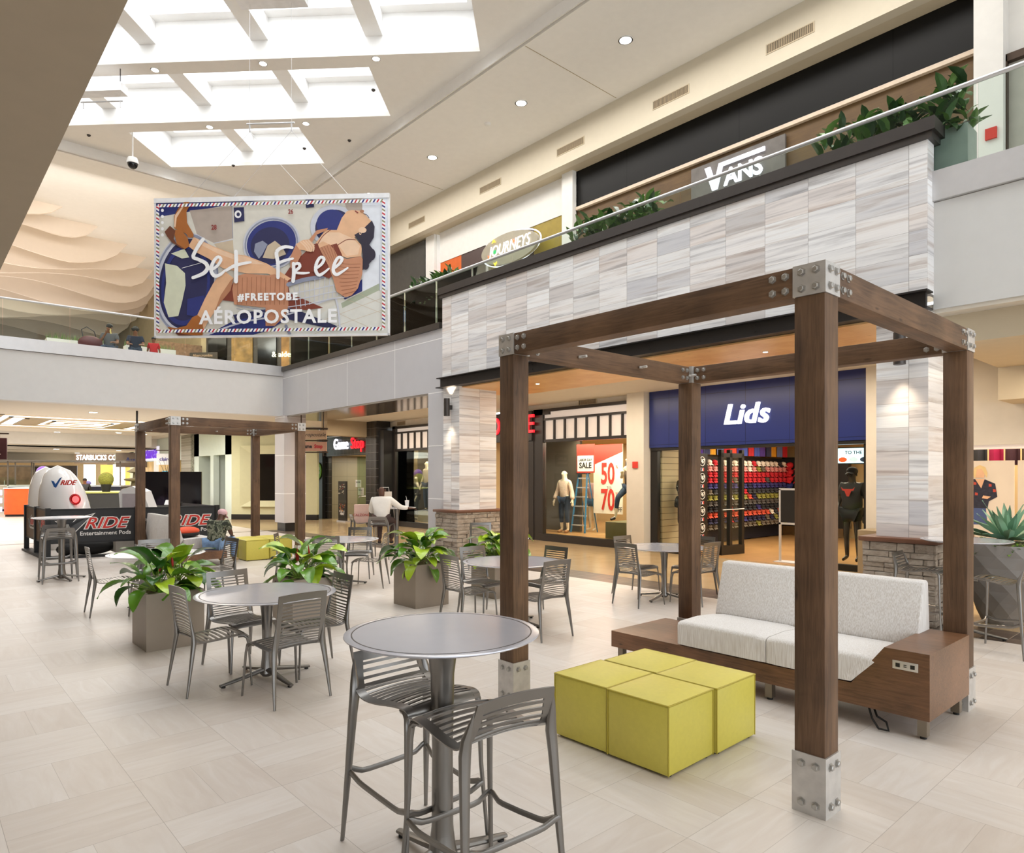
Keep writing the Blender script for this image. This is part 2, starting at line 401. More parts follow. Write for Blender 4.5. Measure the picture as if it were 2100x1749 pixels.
# ================================================================ outer ceiling of the hall, stepped inner ceiling, skylight wells
ZC, ZI = 11.06, 11.40
XI, YI = 9.95, 23.05
struct(MB().holed([(-16, -16), (13.3, -16), (13.3, 62), (-16, 62)], [[(-14, -14), (XI, -14), (XI, YI), (-14, YI)]], ZC, .12).build('ceiling', M_CEIL, smooth=0))
# rounded step around the raised ceiling
st = MB()
prof = [(0, 0), (.05, .02), (.09, .07), (.10, .14), (.10, .26), (.07, .34)]
for (a, b) in (((XI, -14), (XI, YI)), ((-14, YI), (XI, YI))):
    vs = []
    for (o_, z_) in prof:
        for (x, y) in (a, b):
            if a[0] == b[0]: vs.append((x-.10+o_, y, ZC+z_))
            else: vs.append((x, y-.10+o_, ZC+z_))
    n = len(prof); st.add(vs, [(2*i, 2*i+1, 2*i+3, 2*i+2) for i in range(n-1)])
struct(st.build('trim_1', M_CEIL, smooth=60))
def clip_poly(poly, X0, X1, Y0, Y1):
    for ax, lim, sg in ((0, X0, 1), (0, X1, -1), (1, Y0, 1), (1, Y1, -1)):
        out = []
        for i in range(len(poly)):
            p, q = poly[i-1], poly[i]; dp, dq = sg*(p[ax]-lim), sg*(q[ax]-lim)
            if (dp >= 0) != (dq >= 0): t = dp/(dp-dq); out.append((p[0]+(q[0]-p[0])*t, p[1]+(q[1]-p[1])*t))
            if dq >= 0: out.append(q)
        poly = out
        if not poly: return []
    return poly
ic = MB()
def uvslab(u0, u1, v0, v1):
    c = clip_poly([uv2xy(u0, v0), uv2xy(u0, v1), uv2xy(u1, v1), uv2xy(u1, v0)], -14, XI, -14, YI)
    if len(c) > 2: ic.prism([(x, y, ZI) for x, y in c], (0, 0, .1))
prev = 40.0
for un, uf, vl, vr in ROWS:
    uvslab(uf, prev, -50, 50); uvslab(un, uf, -50, vl); uvslab(un, uf, vr, 50); prev = un
uvslab(-40, prev, -50, 50)
struct(ic.build('ceiling', M_CEIL, smooth=0))
R45 = Matrix.Rotation(pi/4, 4, 'Z')
for i, (un, uf, vl, vr) in enumerate(ROWS):
    # local frame: +x lateral (v), +y away (u)
    sh = MB(); H0, H1 = ZI+.0, 12.34; t = .08; lip = .26
    sh.box(vl-t, vr+t, uf, uf+t, H0+.1, H1).box(vl-t, vr+t, un-t, un, H0+.1, H1).box(vl-t, vl, un, uf, H0+.1, H1).box(vr, vr+t, un, uf, H0+.1, H1)
    sh.box(vl-t, vr+t, uf-lip, uf+t, H1, H1+.06).box(vl-t, vr+t, un-t, un+lip, H1, H1+.06).box(vl-t, vl+lip, un+lip, uf-lip, H1, H1+.06).box(vr-lip, vr+t, un+lip, uf-lip, H1, H1+.06)
    M = Matrix(((1/sqrt(2), 1/sqrt(2), 0, 0), (-1/sqrt(2), 1/sqrt(2), 0, 0), (0, 0, 1, 0), (0, 0, 0, 1)))
    # local x -> v direction (1,-1)/sqrt2 ; local y -> u direction (1,1)/sqrt2
    sh.xf(M); struct(sh.build('window_%d' % (i+1), M_SHAFT, smooth=0))
    vb = -11.97+2.66*0
    beams = [v for v in [-9.33+2.66*j for j in range(-4, 8)] if vl+.5 < v < vr-.3]
    for v in beams:
        b = MB().box(v-.2, v+.2, un+.001, uf-.001, 11.83, 12.34).xf(M)
        struct(b.build('trim_2', M_SHAFT, smooth=0))
# hairline joints in the outer ceiling are modelled as shallow grooves' cover strips
for y in (10.74, 17.9): struct(MB().box(XI+.02, 13.0, y-.008, y+.008, ZC-.004, ZC).build('trim_3', M_TAUPE, smooth=0))

# ================================================================ right-hand side, upper gallery
XF = 13.6
struct(MB().box(13.06, 13.3, -16, 62, 10.07, ZC+.1).build('wall_right_upper_fascia', mat('bulkhead_paint', 'D0C6B2', .85, var=.015), smooth=0))
struct(MB().box(13.3, 14.2, -16, 62, 10.07, 10.2).build('ceiling', M_BEIGE, smooth=0))
struct(MB().box(9.64, 14.5, -8, 62, 5.12, 5.3).build('floor', M_BEIGE2, smooth=0))            # gallery floor slab
struct(MB().box(9.64, 14.2, -8, 62, 3.86, 3.98).build('ceiling', M_BEIGE2, smooth=0))           # arcade ceiling below it
# gallery shop wall: pieces from right to left
wl = MB().box(13.6, 13.9, -8, 3.0, 5.3, 10.07).box(13.6, 13.9, 12.62, 13.06, 5.3, 10.07).box(13.45, 13.9, 12.62, 13.02, 5.3, 10.07).box(13.6, 13.9, 13.0, 18.9, 9.05, 10.07).box(13.6, 13.9, 19.08, 19.63, 5.3, 10.07).box(13.5, 13.9, 19.1, 19.6, 5.3, 10.07)
wl.box(13.45, 13.9, 2.95, 3.36, 5.3, 10.07)
struct(wl.build('wall_right_upper', M_WHITE, smooth=0))
struct(MB().box(13.62, 13.9, 19.6, 30, 5.3, 10.07).build('wall_right_upper_dark', mat('dark_grey_shopfront', '3A3835', .5), smooth=0))
struct(MB().box(13.5, 13.62, 19.65, 26, 7.3, 10.0).build('wall_right_upper_sign_band', mat('smoky_panel', '4A4947', .25), smooth=0))

# ================================================================ tile-clad portal with its two piers
struct(MB().box(9.4, 9.62, 2.86, 12.97, 4.09, 5.98).build('wall_portal_front', M_TY, smooth=0))
struct(MB().box(9.402, 9.62, 2.855, 2.862, 4.09, 5.98).box(9.62, 10.5, 2.86, 2.9, 4.09, 5.3).build('wall_portal_end', M_TX, smooth=0))
cap = MB().box(9.33, 9.72, 2.76, 13.07, 6.05, 6.21).box(9.36, 9.69, 2.80, 13.03, 5.97, 6.05)
struct(cap.build('trim_4', M_CHAR, smooth=0))
bm_ = MB().box(9.34, 9.40, 2.86, 12.97, 3.90, 4.09).box(9.26, 9.48, 2.82, 13.02, 4.085, 4.105).box(9.26, 9.48, 2.82, 13.05, 3.87, 3.89)
for y in [3.2+.95*i for i in range(11)]:
    for z in (3.95, 4.04): bm_.tube([(9.33, y, z), (9.345, y, z)], .012, 6)
struct(bm_.build('trim_5', M_BEAM, smooth=0))
struct(MB().box(9.48, 11.45, 3.0, 12.9, 3.84, 3.865).build('ceiling', M_PINE, smooth=0))
for i, (y0, y1) in enumerate(((2.85, 3.45), (12.32, 12.93))):
    c = MB()
    c.box(9.4, 9.402, y0, y1, 1.05, 3.87, 0).box(9.402, 10.5, y0, y1, 1.05, 3.87, 1)
    struct(c.build('wall_pier_%s' % ('right' if i == 0 else 'left'), [M_TY, M_TX], smooth=0))
    yy0, yy1 = y0-.16, y1+.15
    struct(MB().bbox(9.20, 10.7, yy0, yy1, 1.0, 1.06, .012).build('trim_6', M_CAPW))
    # ledgestone plinth: every stone a rough block of one dry-stacked face
    p = MB(); random.seed(20+i); z = .0
    p.box(9.30, 10.6, yy0+.11, yy1-.11, 0, 1.0)
    while z < .99:
        hgt = min(random.choice((.06, .075, .09, .11)), 1.0-z)
        for face in (0, 1):
            a = (yy0+.03) if face == 0 else 9.24; e = (yy1-.03) if face == 0 else 10.65
            q = a
            while q < e-.02:
                L = min(random.uniform(.12, .38), e-q)
                if e-q-L < .06: L = e-q
                d = random.uniform(0, .035)
                if face == 0: vs0 = (9.24+.03-d, 9.32, q+.004, q+L-.004, z+.003, z+hgt-.003)
                else: vs0 = (q+.004, q+L-.004, yy0+.06-d, yy0+.13, z+.003, z+hgt-.003)
                s0 = len(p.v); p.bbox(*vs0, b=.008)
                for k in range(s0, len(p.v)):
                    x_, y_, z_ = p.v[k]; p.v[k] = (x_+random.uniform(-.005, .005), y_+random.uniform(-.005, .005), z_+random.uniform(-.003, .003))
                q += L
        z += hgt
    sm = NT('ledgestone'); cst = sm.ramp(sm.noise(sm.coord((3, 3, 9)), 1.2, 4, .7), [(.3, hx('7F7466')), (.45, hx('A5988A')), (.6, hx('B9AEA0')), (.75, hx('8F8175'))])
    sm.link(cst, sm.b.inputs['Base Color']); sm.b.inputs['Roughness'].default_value = .9; sm.bump(sm.noise(sm.coord(), 40, 5, .7), .8, .02)
    struct(p.build('wall_plinth_%s' % ('right' if i == 0 else 'left'), sm.m, smooth=0))

# ================================================================ grey-clad balcony front left of the portal, its pier and the corner column
struct(MB().box(9.45, 9.7, 12.97, 22.05, 3.82, 5.3).build('wall_balcony_right', M_GRAYP, smooth=0))
struct(MB().box(9.38, 9.75, 13.07, 22.05, 5.3, 5.44).build('trim_7', M_CHAR, smooth=0))
struct(MB().box(9.45, 9.9, 12.96, 13.62, 0, 3.82).build('wall_balcony_pier', M_GRAYP, smooth=0))
struct(MB().box(9.47, 11.2, 13.62, 22.6, 3.775, 3.82).build('ceiling', mat('bronze_metal_soffit', 'A89F94', .16, .8), smooth=0))
cc = MB().box(9.37, 10.12, 21.75, 22.5, .28, 3.83)
struct(cc.build('wall_corner_column', panel_mat('column_cladding', 'CFCACA', 'F6F6F6', 'Y', 50, 1.265, 3, .03, .02, .45), smooth=0))
struct(MB().box(9.43, 10.06, 21.81, 22.44, 0, .28).build('baseboard_column', M_BLACK, smooth=0))
# ================================================================ white bulkhead at the far right
struct(MB().box(9.62, 9.9, -8, 2.86, 3.91, 5.24).build('wall_balcony_far_right', mat('cool_white_paint', 'D4D3D0', .8, var=.015), smooth=0))
struct(MB().box(9.56, 9.95, -8, 2.86, 5.25, 5.62).build('trim_8', M_STEEL, smooth=0))
struct(MB().box(9.9, 13.6, 1.9, 2.86, 3.5, 3.87).box(9.9, 13.6, -4, -3, 3.5, 3.87).box(12.6, 13.6, -8, 2.86, 3.0, 3.87).build('wall_arcade_bulkhead', M_BEIGE, smooth=0))

# ================================================================ bridge at the far end
YB = 22.05
struct(MB().box(-8, 9.45, YB, YB+.3, 3.82, 5.13).build('wall_bridge', mat('bridge_white', 'D9D8D6', .8, var=.015), smooth=0))
struct(MB().box(-8, 9.45, YB-.05, YB+.12, 5.14, 5.47).build('trim_9', M_STEEL, smooth=0))
struct(MB().box(-12, 9.5, YB+.3, 62, 5.1, 5.3).build('floor', M_BEIGE2, smooth=0))
# far concourse ceiling with a recessed, glowing, nested-frame light coffer
coff = [(1.2, 27.2), (9.0, 27.2), (9.0, 34.6), (1.2, 34.6)]
struct(MB().holed([(-12, YB+.3), (9.5, YB+.3), (9.5, 40), (-12, 40)], [coff], 3.82, .1).build('ceiling', M_BEIGE2, smooth=0))
struct(MB().box(9.5, 14, 29.0, 40, 3.81, 3.85).build('ceiling', M_BEIGE2, smooth=0))
M_GLOW = mat('lit_diffuser', 'FFFFFF', .6, emit=1.0, var=0)
struct(MB().box(1.2, 9.0, 27.2, 34.6, 3.86, 3.9).build('ceiling', M_GLOW, smooth=0))
fr = MB()
for k, (d, wd) in enumerate(((0, .16), (.55, .75), (1.5, .12), (2.0, .75), (2.9, .10))):
    x0, x1, y0, y1 = 1.2+d, 9.0-d, 27.2+d*.92, 34.6-d*.92; t = wd*.45
    if wd > .5: fr.box(x0, x0+wd, y0, y1, 3.835, 3.855).box(x1-wd, x1, y0, y1, 3.835, 3.855)
    fr.box(x0, x1, y0, y0+.12, 3.825, 3.855).box(x0, x1, y1-.12, y1, 3.825, 3.855).box(x0, x0+.12, y0, y1, 3.825, 3.855).box(x1-.12, x1, y0, y1, 3.825, 3.855)
fr.box(4.6, 5.6, 30.7, 31.0, 3.83, 3.855)
struct(fr.build('trim_10', M_TAUPE, smooth=0))
struct(MB().box(-12, 14, 40, 40.3, 3.25, 3.82).box(-12, 14, 40, 64, 3.25, 3.3).box(-12, 3.2, 46, 46.4, 2.9, 3.3).box(-12, 11, 52, 52.3, 2.75, 3.3).build('wall_concourse_bulkhead', M_BEIGE2, smooth=0))
struct(MB().box(2.6, 9.3, 37.5, 38.2, 3.3, 3.82).build('wall_concourse_drop', M_WHITE, smooth=0))
struct(MB().box(-12, 14, 64, 64.3, 0, 5.2).build('wall_far', mat('far_wall_tan', 'C9AE82', .8), smooth=0))
struct(MB().box(-12.3, -12, -8, 64, 0, 11).build('wall_left', M_BEIGE2, smooth=0))
# corridor walls: chamfered corner, pale green entrance, brick pier
chA, chB = (12.45, 27.05), (10.35, 29.35)
def slantwall(name, A, B, z0, z1, m, th=.2, a=0., b=1., out=0.):
    d = Vector((B[0]-A[0], B[1]-A[1], 0)); n = Vector((d.y, -d.x, 0)).normalized()
    if n.dot(Vector((1, 1, 0))) < 0: n = -n
    P = Vector((A[0], A[1], z0))+d*a-n*out; Q = Vector((A[0], A[1], z0))+d*b-n*out
    return MB().prism([P, Q, Q+n*th, P+n*th], (0, 0, z1-z0)).build(name, m, smooth=0)
M_YG = mat('yellow_green_paint', 'C9C6A0', .8, var=.02); M_MINT = mat('mint_white_paint', 'DCE6DC', .7, var=.02); M_SHOPG = mat('dark_shop_glass', '17130F', .08, var=.3, nscale=1.2)
struct(slantwall('wall_corner', chA, chB, .22, 3.8, M_YG, a=-.2))
struct(slantwall('baseboard_corner', chA, chB, 0, .22, M_BLACK, a=-.2, out=.02))
win = thing('shop_window', 'dark square shop window in a splayed pale green surround, behind the grey corner column', 'window', (0, 0, 0))
# splayed surround round the dark window
def chp(t, z, o=0):
    d = Vector((chB[0]-chA[0], chB[1]-chA[1], 0)); n = Vector((-1, -1, 0)).normalized(); p = Vector((chA[0], chA[1], z))+d*t+n*o; return p
s_ = MB()
o4 = [chp(.16, .55, .01), chp(.86, .55, .01), chp(.86, 3.1, .01), chp(.16, 3.1, .01)]; i4 = [chp(.27, .8, .02), chp(.72, .8, .02), chp(.72, 2.75, .02), chp(.27, 2.75, .02)]
o4 = [p+Vector((-1, -1, 0))*.10 for p in o4]
for k in range(4): s_.quad(o4[k], o4[(k+1) % 4], i4[(k+1) % 4], i4[k])
for k in range(4):
    a_, b_ = o4[k], o4[(k+1) % 4]; w_ = Vector((1, 1, 0))*.11; s_.quad(a_, b_, b_+w_, a_+w_)
s_.build('surround', M_YG, win, smooth=0)
MB().prism([chp(.27, .8, .03), chp(.72, .8, .03), chp(.72, 2.75, .03), chp(.27, 2.75, .03)], (.01, .01, 0)).build('pane', M_SHOPG, win, smooth=0)
MB().prism([chp(.66, 1.1, .05), chp(.70, 1.1, .05), chp(.70, 2.1, .05), chp(.66, 2.1, .05)], (.01, .01, 0)).build('poster', M_WHITE, win, smooth=0)
# wall running away from the camera beyond the chamfer
struct(MB().box(10.35, 10.6, 29.35, 30.1, 0, 3.8).box(10.35, 10.6, 29.35, 34.3, 2.75, 3.8).box(10.35, 10.6, 33.6, 34.3, 0, 3.8).box(10.6, 11.6, 31.7, 31.95, 0, 2.75).box(10.35, 10.6, 31.6, 32.0, 0, 2.75).build('wall_concourse_right', M_MINT, smooth=0))
struct(MB().box(11.6, 11.8, 29.0, 36, 0, 3.8).box(10.6, 11.7, 33.6, 33.8, 0, 3.8).box(10.6, 11.7, 29.9, 30.05, 0, 3.8).box(10.6, 10.8, 35.5, 52, 0, 3.8).build('wall_concourse_inner', M_MINT, smooth=0))
struct(MB().box(11.5, 11.6, 30.1, 33.6, 0, 2.75).build('door_1', M_SHOPG, smooth=0))
struct(MB().box(10.98, 11.02, 30.15, 31.6, .12, 2.7).build('door_2', mat('dark_green_glass', '20302A', .08), smooth=0))
MB2 = MB().tube([(10.93, 31.3, .95), (10.88, 31.3, .97), (10.88, 31.3, 1.45), (10.93, 31.3, 1.47)], .018, 8)
tag(MB2.build('door_handle', M_STEEL), 'tall steel pull handle on the dark green glass door past the corner', 'handle')
sm = NT('grey_mosaic_brick'); br = sm.add('ShaderNodeTexBrick'); sm.link(sm.coord((1, 1, 1), (pi/2, 0, pi/2)), br.inputs['Vector']); br.inputs['Color1'].default_value = hx('B9B4A4'); br.inputs['Color2'].default_value = hx('77705F'); br.inputs['Mortar'].default_value = hx('CFCBBE'); br.inputs['Scale'].default_value = 4; sm.link(br.outputs['Color'], sm.b.inputs['Base Color'])
struct(MB().box(10.2, 10.6, 34.3, 35.8, 0, 3.8).build('wall_brick_pier', sm.m, smooth=0))
struct(MB().box(10.2, 10.5, 35.8, 46, 2.62, 3.8).box(10.2, 10.5, 45, 52, 0, 3.8).build('wall_shop_right', M_MINT, smooth=0))
struct(MB().box(10.24, 10.4, 36.6, 45, 0, 2.62).build('wall_shop_right_front', mat('warm_shopfront', 'D8B478', .5, emit=.15, var=.3, nscale=2), smooth=0))

# ================================================================ deck over the camera (left side balcony, seen from below)
struct(MB().box(-12, .70, -8, 22.05, 3.81, 5.3).build('ceiling', mat('brown_grey_soffit', 'B3A590', .85, var=.02), smooth=0))

# ================================================================ upper level beyond the bridge
struct(MB().box(-12, 14, 60, 60.3, 5.3, 11.1).build('wall_upper_far', mat('upper_far_tan', 'B9A078', .8), smooth=0))
struct(MB().box(-12, 9, 50, 50.3, 7.6, 11.1).build('wall_upper_far', mat('upper_tan', 'C2AC88', .8), smooth=0))
M_FIN = mat('pale_ceiling_fin', 'EBDCCB', .85, var=.01)
M_UPB = mat('brown_upper_shopfront', '3B332B', .4)
XR = [3.2, 4.1, 5.4, 6.7, 7.7, 8.4, 9.0, 9.4, 9.6, 9.7, 9.7, 9.7, 9.7, 9.7]
YR = [26.2, 27.7, 29.0, 30.5, 31.8, 33.6, 35.2, 36.9, 38.6, 40.3, 42.0, 43.7, 45.4, 47.1]
for i, (xr, yr) in enumerate(zip(XR, YR)):
    f = MB(); n = 40; x0 = -9.0; top = ZC+.02; pts = []
    for k in range(n+1):
        t = k/n; x = x0+(xr-x0)*t; s1 = xr-x
        dep = (.55+.42*i/4)*(1-math.exp(-s1*2.2)); dep = min(dep, 3.4)
        dep += .28*sin(x*.75+i*1.35)*min(1, s1/2)
        z = top-max(dep, 0.01) if s1 > 0 else top-.01
        pts.append((x, yr, z))
    poly = pts+[(xr, yr, top), (x0, yr, top)]
    # strip faces instead of one big n-gon
    vs = []; 
    for (x, y, z) in pts: vs += [(x, y, z), (x, y, top), (x, y+.10, z), (x, y+.10, top)]
    fs = []
    for k in range(n):
        a, b = 4*k, 4*k+4; fs += [(a, b, b+1, a+1), (a+2, a+3, b+3, b+2), (a, a+2, b+2, b)]
    fs.append((4*n, 4*n+2, 4*n+3, 4*n+1))
    f.add(vs, fs); o = f.build('ceiling_fin', M_FIN, smooth=0)
    tag(o, 'pale curved fin of the wave-shaped ceiling beyond the bridge', 'ceiling fin', 'curved fins hanging from the upper ceiling')
# upper shopfronts seen through the bridge railing
struct(slantwall('wall_upper_corner', (13.5, 26.0), (9.6, 30.2), 5.3, 9.2, M_UPB))
struct(MB().box(9.4, 9.7, 30.2, 50, 5.3, 11.1).build('wall_upper_right_far', mat('upper_beige', 'C9B48E', .8), smooth=0))
# ================================================================ furniture materials
M_ALU = mat('brushed_grey_aluminium', '878480', .30, .85, var=.03)
M_ALUT = mat('grey_aluminium_top', 'CBCCD4', .17, .35, var=.02)
M_RUB = mat('black_rubber', '1C1A19', .7)
M_OT = mat('lime_yellow_vinyl', 'D5C858', .45, var=.03, nscale=30, bump=.05)
M_OTP = mat('lime_piping', 'B5A536', .4)
def fabric(name, a, b):
    s = NT(name); f = s.noise(s.coord((120, 120, 4)), 1.6, 2, .5)
    s.link(s.ramp(f, [(.38, hx(a)), (.6, hx(b))]), s.b.inputs['Base Color']); s.b.inputs['Roughness'].default_value = .9; s.b.inputs['Sheen Weight'].default_value = .2
    s.bump(f, .25, .004); return s.m
M_FAB = fabric('woven_cream_fabric', 'D8D2CB', 'F0EDEA')
M_WALN = woodmat('walnut_laminate', '46301F', '94694A', 'Y', .35, 1.6, .05)
M_POSTZ = woodmat('stained_cedar_z', '3F2C1D', '866549', 'Z', .6, 1.2, .4)
M_POSTX = woodmat('stained_cedar_x', '3F2C1D', '866549', 'X', .6, 1.2, .4)
M_POSTY = woodmat('stained_cedar_y', '3F2C1D', '866549', 'Y', .6, 1.2, .4)
M_POT = mat('taupe_metal_planter', '9C9082', .42, .35, var=.03)
M_MOSS = mat('grey_moss', '8A7A5E', 1, var=.5, nscale=30, bump=1)

# ================================================================ chairs
def lerp(a, b, t): return a+(b-a)*t
def poly_at(P, t):
    """point on polyline P (list of (y,z)) by arclength fraction, smoothed"""
    n = len(P)-1; f = min(max(t, 0), 1)*n; i = min(int(f), n-1); u = f-i
    p0, p1, p2, p3 = P[max(i-1, 0)], P[i], P[i+1], P[min(i+2, n)]
    r = []
    for k in (0, 1):
        a, b, c, d = p0[k], p1[k], p2[k], p3[k]
        r.append(.5*((2*b)+(-a+c)*u+(2*a-5*b+4*c-d)*u*u+(-a+3*b-3*c+d)*u**3))
    return r
def shell(prof, wfun, dish, t0, t1, nslat, solid0, solid1, rail=.045, gap=.56, seg=10, th=.007):
    """slatted sheet following a side profile; local +Y is the front of the chair"""
    def S(u, v):
        y, z = poly_at(prof, v); e = .002
        y2, z2 = poly_at(prof, min(v+e, 1)); y1, z1 = poly_at(prof, max(v-e, 0)); L = math.hypot(y2-y1, z2-z1) or 1
        ny, nz = -(z2-z1)/L, (y2-y1)/L                      # normal in side view
        k = dish*(1-(2*u-1)**2)
        return (wfun(v)*(u-.5), y+ny*k, z+nz*k)
    mb = MB(); L = t1-t0; wr = lambda v: rail/wfun(v)
    mid = (t0+t1)/2
    for side in (0, 1):
        f = (lambda u, v, s=side: S(wr(v)*u if s == 0 else 1-wr(v)*(1-u), v)); mb.sheet(f, 2, 22, th, v0=t0, v1=t1)
    body = lambda u, v: S(wr(v)+(1-2*wr(v))*u, v)
    if solid0 > 0: mb.sheet(body, seg, 3, th, v0=t0, v1=t0+solid0*L)
    if solid1 > 0: mb.sheet(body, seg, 3, th, v0=t1-solid1*L, v1=t1)
    a, b = t0+solid0*L, t1-solid1*L; step = (b-a)/(nslat+.0)
    for i in range(nslat):
        if i == 0 and solid0 > 0: pass
        c = a+step*(i+.5+gap/2*0); h = step*(1-gap)/2
        mb.sheet(body, seg, 1, th, v0=c-h, v1=c+h)
    return mb
def leg(path, r0, r1, flat=(1, .8)):
    n = len(path); return MB().tube(path, [lerp(r0, r1, i/(n-1)) for i in range(n)], 10, flat=flat)
def legr(pr_): return MB().tube([q[0] for q in pr_], [q[1] for q in pr_], 10, flat=(1, .8))
CH_SEAT = [(.262, .405), (.25, .432), (.20, .446), (.10, .441), (0, .432), (-.10, .428), (-.165, .436), (-.195, .462)]
CH_BACK = [(-.195, .462), (-.213, .52), (-.228, .60), (-.243, .70), (-.258, .79), (-.272, .885)]
def make_chair():
    t = thing('dining_chair', 'chair', 'chair')
    shell(CH_SEAT, lambda v: .44, -.012, 0, 1, 13, .16, .02, rail=.04).build('seat', M_ALU, t)
    shell(CH_BACK, lambda v: lerp(.44, .43, v), -.018, 0, 1, 14, .0, .13, rail=.042).build('backrest', M_ALU, t)
    for s in (-1, 1):
        legr([((s*.212, -.232, .66), .004), ((s*.213, -.222, .58), .014), ((s*.214, -.208, .50), .023), ((s*.217, -.205, .44), .026), ((s*.224, -.215, .37), .0235), ((s*.238, -.24, .2), .017), ((s*.25, -.27, 0), .011)]).build('leg', M_ALU, t)
        leg([(s*.20, .17, .438), (s*.208, .215, .436), (s*.218, .24, .415), (s*.226, .25, .36), (s*.25, .27, 0)], .02, .010).build('leg', M_ALU, t)
    return t
ST_SEAT = [(.235, .725), (.225, .748), (.18, .758), (.08, .748), (0, .735), (-.09, .728), (-.15, .735), (-.19, .76)]
ST_BACK = [(-.19, .76), (-.215, .80), (-.232, .85), (-.246, .895), (-.257, .935)]
def make_stool():
    t = thing('bar_stool', 'stool', 'bar stool')
    shell(ST_SEAT, lambda v: lerp(.44, .46, v), -.018, 0, 1, 11, .2, .02, rail=.045).build('seat', M_ALU, t)
    shell(ST_BACK, lambda v: lerp(.46, .40, v), -.02, 0, 1, 4, .0, .30, rail=.05).build('backrest', M_ALU, t)
    for s in (-1, 1):
        legr([((s*.205, -.244, .905), .004), ((s*.214, -.23, .85), .014), ((s*.222, -.212, .79), .024), ((s*.226, -.206, .73), .027), ((s*.232, -.213, .64), .0245), ((s*.243, -.232, .38), .019), ((s*.262, -.262, 0), .011)]).build('leg', M_ALU, t)
        leg([(s*.195, .17, .745), (s*.205, .205, .743), (s*.214, .228, .72), (s*.219, .232, .66), (s*.225, .238, .40), (s*.25, .262, 0)], .024, .011).build('leg', M_ALU, t)
    zf = .30
    def foot(a, b, off, z0):
        a, b = Vector(a), Vector(b); o = Vector(off)
        return MB().tube([a+(b-a)*f_+o*g_ for f_, g_ in ((0, 0), (.05, .12), (.10, .5), (.16, .88), (.24, 1), (.5, 1.05), (.76, 1), (.84, .88), (.90, .5), (.95, .12), (1, 0))], .0125, 8, flat=(.8, 1.2))
    foot((-.232, .246, zf), (.232, .246, zf), (0, -.012, -.03), 0).build('footrest', M_ALU, t)
    foot((-.245, -.24, zf+.06), (.245, -.24, zf+.06), (0, .012, -.03), 0).build('footrest', M_ALU, t)
    for s in (-1, 1): foot((s*.24, -.235, zf+.05), (s*.23, .242, zf), (-s*.01, 0, -.03), 0).build('footrest', M_ALU, t)
    return t
def make_table(name, H, R, fr, pr_, cat, label, loc, rot):
    t = thing(name, label, cat, loc, rot)
    MB().lathe([(0.001, H-.028), (R*.55, H-.03), (R*.86, H-.026), (R*.965, H-.015), (R, H-.006), (R*.998, H-.002), (R*.975, H), (R*.93, H)], n=64).build('table_top', M_ALUT, t)
    MB().lathe([(R*.912, H-.0005), (R*.912, H+.0008), (R*.924, H+.0008), (R*.924, H-.0005)], n=64, cap=False).build('edge_groove', M_CHAR, t)
    MB().lathe([(pr_*1.1, .16), (pr_*1.02, .2), (pr_*.98, H*.5), (pr_*1.12, H-.2), (pr_*1.5, H-.05), (pr_*1.9, H-.028)], n=24).build('pole', M_ALU, t)
    hub = MB().lathe([(pr_*.9, .02), (pr_*1.5, .05), (pr_*1.25, .10), (pr_*1.1, .165)], n=24)
    hub.build('hub', M_ALU, t)
    for k in range(4):
        a = k*pi/2; d = Vector((cos(a), sin(a), 0)); l = MB()
        l.tube([d*pr_*.6+Vector((0, 0, .085)), d*fr*.35+Vector((0, 0, .062)), d*fr*.75+Vector((0, 0, .034)), d*fr+Vector((0, 0, .020))], [.036, .031, .026, .020], 10, flat=(1, .6))
        f = l.build('foot', M_ALU, t)
        MB().lathe([(.018, 0), (.018, .012)], c=tuple(d*(fr-.03)), n=12).build('pad', M_RUB, f)
    return t
def face(fx, fy): return atan2(-fx, fy)
def seat_at(proto, rear, f, label, group, used=[]):
    L = math.hypot(*f); f = (f[0]/L, f[1]/L); off = .27 if proto.name.startswith('dining') else .262
    loc = (rear[0]+f[0]*off, rear[1]+f[1]*off, 0)
    if proto.name not in used:
        used.append(proto.name); proto.location = loc; proto.rotation_euler = (0, 0, face(*f)); proto['label'] = label; proto['group'] = group; return proto
    return dup(proto, loc, face(*f), label, group)
CH = make_chair(); ST = make_stool()
bpy.context.view_layer.update()
gT = 'slatted chairs round the low tables'; gS = 'slatted bar stools at the high tables'
t1 = make_table('dining_table', .775, .61, .43, .042, 'table', 'round grey metal dining table nearest the camera, between the planter and the bar table', (2.465, 6.1, 0), radians(6))
t1['group'] = 'round dining tables'
seat_at(CH, (2.41, 5.22), (-.1, 1), 'grey slatted chair with its back to the camera at the nearest dining table', gT)
